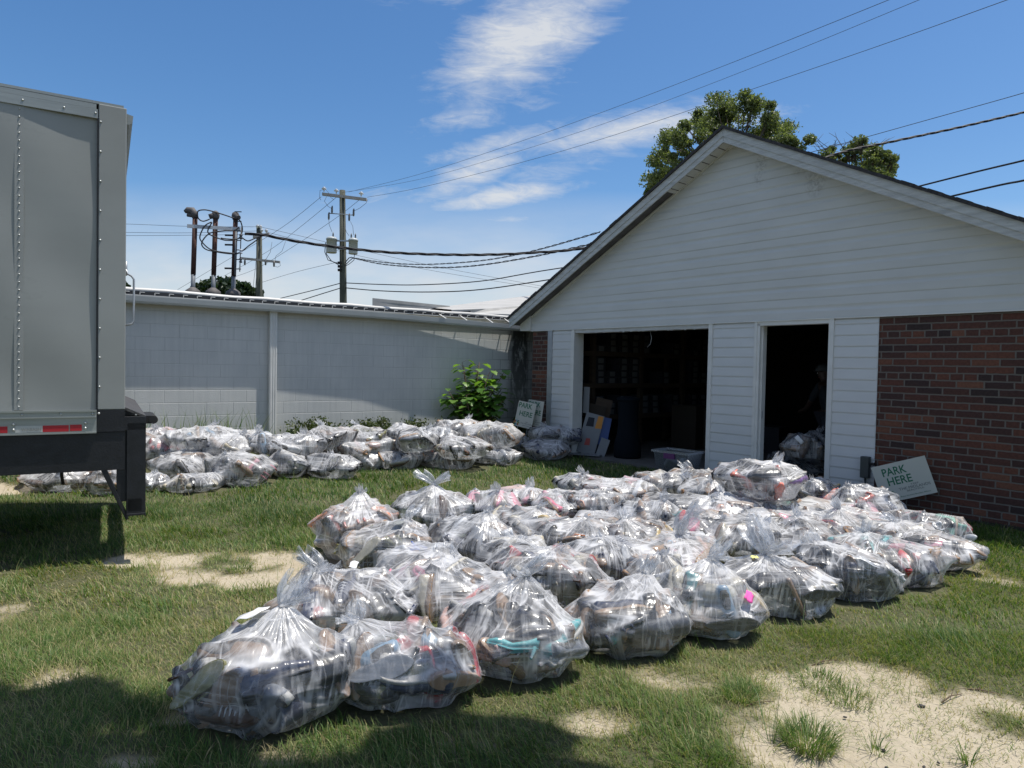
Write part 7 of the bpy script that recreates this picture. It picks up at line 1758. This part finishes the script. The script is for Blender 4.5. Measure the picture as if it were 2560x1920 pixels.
 (2255, 1320, 150, .34, 0, ['tan', 'white', 'pink'], 'bag squeezed behind the right end bag of tan shoes', None, 0, dict(tuft=.05, kh=.8, film=1)),
 (1640, 1440, 150, .34, 0, ['cream', 'tan', 'grey'], 'bag with a cream sole between the black boots and the pink note bag', None, 0, dict(tuft=.05)),
 (1215, 1480, 150, .32, 0, ['charcoal', 'brown', 'tan'], 'brown bag sunk between the red strap bag and the square front bag', None, 0, dict(tuft=.05)),
]
BACK = [
 (372, 1150, 95, .38, 0, ['charcoal', 'grey', 'black'], 'lower row bag just right of the trailer guard', 0),
 (464, 1160, 145, .40, 0, ['white', 'grey', 'tan', 'charcoal'], 'large lower bag with a tan shoe, second from the trailer', 2),
 (495, 1205, 120, .22, 0, ['grey', 'cream', 'charcoal'], 'flattened bag lying on the grass in front of the wall pile', 0),
 (600, 1168, 145, .42, 0, ['black', 'charcoal', 'pink', 'grey'], 'lower bag with a black shoe ring and a pink shoe by the grass', 2),
 (722, 1152, 112, .40, 0, ['charcoal', 'grey', 'cream'], 'lower bag with fanned white pleats below the downspout side', 1),
 (827, 1160, 112, .36, 0, ['black', 'charcoal', 'grey'], 'lower bag with a small dark hole in its film', 0),
 (912, 1146, 84, .36, 0, ['white', 'charcoal'], 'small lower bag with sharply fanned pleats in the wall pile', 1),
 (996, 1142, 104, .36, 0, ['brown', 'tan', 'charcoal'], 'lower bag with brown box shaped shoes in the wall pile', 0),
 (1113, 1143, 128, .34, 0, ['coral', 'brown', 'white', 'charcoal'], 'lower bag with a coral shoe near the right end of the wall pile', 2),
 (1238, 1138, 95, .34, 0, ['charcoal', 'grey', 'black'], 'lowest right bag under the big round one in the wall pile', 2),
 (398, 1092, 78, .34, .32, ['pink', 'white'], 'upper bag with pink cloth shoes beside the trailer', 1),
 (402, 1125, 84, .32, .18, ['red', 'white', 'cream'], 'white bag with a red stripe shoe beside the trailer', 1),
 (505, 1098, 150, .42, .28, ['grey', 'skyblue', 'white', 'charcoal'], 'large bluish bag on top left of the wall pile', 1),
 (560, 1118, 100, .36, .22, ['white', 'grey', 'cream'], 'whitish bag right of the large bluish one', 1),
 (617, 1102, 80, .34, .28, LT, 'upper white bag left of the downspout', 1),
 (664, 1108, 86, .34, .28, ['white', 'charcoal', 'skyblue'], 'upper bag leaning right under the downspout', 0),
 (738, 1112, 112, .34, .24, ['white', 'grey'], 'bright white bag right of the downspout', 1),
 (828, 1094, 98, .36, .30, ['black', 'brown', 'charcoal'], 'upper bag with a dark round sole at its right edge', 0),
 (858, 1122, 110, .32, .16, LT, 'middle bag below the one with a dark round sole', 2),
 (920, 1090, 102, .36, .30, ['olive', 'charcoal', 'cream'], 'upper bag with a pointed top in front of the ground cover', 0),
 (956, 1114, 90, .32, .18, MX, 'small bag between the pointed one and the sapling', 1),
 (1004, 1088, 82, .36, .30, ['white', 'cream'], 'upper white bag left of the sapling', 1),
 (1042, 1100, 92, .36, .26, ['grey', 'white', 'charcoal'], 'upper bag with a black lined shoe left of the sapling', 2),
 (1142, 1070, 100, .36, .36, ['white', 'tan', 'grey'], 'crinkled bag directly below the sapling', 1),
 (1092, 1090, 84, .34, .30, ['grey', 'white', 'charcoal'], 'small upper bag at the left foot of the sapling', 0),
 (1158, 1118, 118, .34, .18, ['cream', 'black', 'brown'], 'bag with a cream sole in front of the big round one', 2),
 (1228, 1084, 124, .48, .26, ['tan', 'cream', 'charcoal'], 'big round bag on top of the right end of the wall pile', 1),
 (1388, 1086, 104, .40, .22, ['navy', 'charcoal', 'olive'], 'shaded bag stacked on top beside the left door jamb', 0),
 (1362, 1122, 110, .36, 0, ['navy', 'blush', 'charcoal'], 'shaded lower bag beside the left door jamb', 0),
 (1306, 1112, 74, .32, 0, ['charcoal', 'navy'], 'small shaded bag below the PARK HERE signs', 0),
 (162, 1190, 150, .36, 0, ['brown', 'tan', 'charcoal'], 'bag visible under the trailer between the strap and the guard', 0),
 (262, 1205, 70, .34, 0, ['grey', 'tan'], 'bag behind the diagonal brace of the trailer guard', 0),
 (380, 1205, 70, .22, 0, ['white', 'grey'], 'small white bag on the grass right behind the trailer guard', 2),
]
rr_ = random.Random(2)
for i, (px, py, w, H, base, cols, lab, short, hero, ex) in enumerate(FRONT):
    hero_ = hero if True else 0
    make_bag(px, py, w, H, base, cols, lab, short, hero_, seed=i + 1, group='clear plastic shoe bags in the large pile on the grass', **ex)
for i, (px, py, w, H, base, cols, lab, film) in enumerate(BACK):
    make_bag(px, py, w * 1.10, H * 1.08, base, cols, lab, None, 1 if w > 125 else 0, seed=100 + i, film=film, tuft=rr_.uniform(.06, .12), group='clear plastic shoe bags along the block wall', nshoes=10)
# bags inside the narrow doorway
for i, (px, py, w, H, base, cols, lab, nt) in enumerate([(2018, 1115, 100, .44, .40, DK, 'dim bag with a white label on top of the heap inside the narrow doorway', ('paper_note', 'paper', (-.3, -.8, .35), (.13, .06))), (2022, 1170, 120, .42, .03, DK, 'dim bag at the bottom of the heap inside the narrow doorway', None), (1955, 1150, 70, .36, .03, MX, 'dim small bag standing deeper inside the narrow doorway on the left', None)]):
    # they stand inside, on the slab
    c = at_plane(px, py, YAW_F, DIST_F + .45 + .1 * i); zc = base + H * .46
    root = make_bag(px, py, w, H, base if base else .03, cols, lab, None, 0, seed=200 + i, film=0, tuft=.10, group='shoe bags inside the narrow doorway', nshoes=9, note=nt, kh=.95)
    sh0 = STUFF_V
# all the other shoes, too many to count, in one object
VV = np.concatenate(STUFF_V); flat = np.concatenate([np.array(f) for f in STUFF_F]); sz = np.array([len(f) for f in STUFF_F])
me = np_mesh('shoes', VV, flat, sz, M['shoe_stuff'], smooth=False)
ca = me.color_attributes.new('Col', 'FLOAT_COLOR', 'POINT'); ca.data.foreach_set('color', np.concatenate(STUFF_C).astype(np.float32).ravel())
tag(link_mesh('shoes', me), 'mixed dark, pale and coloured shoes packed in the smaller clear bags', 'shoes', kind='stuff')
print('individual shoes', COUNT[0], 'stuff faces', len(sz))

interior()
person()
wall_plants()
grow_grass()
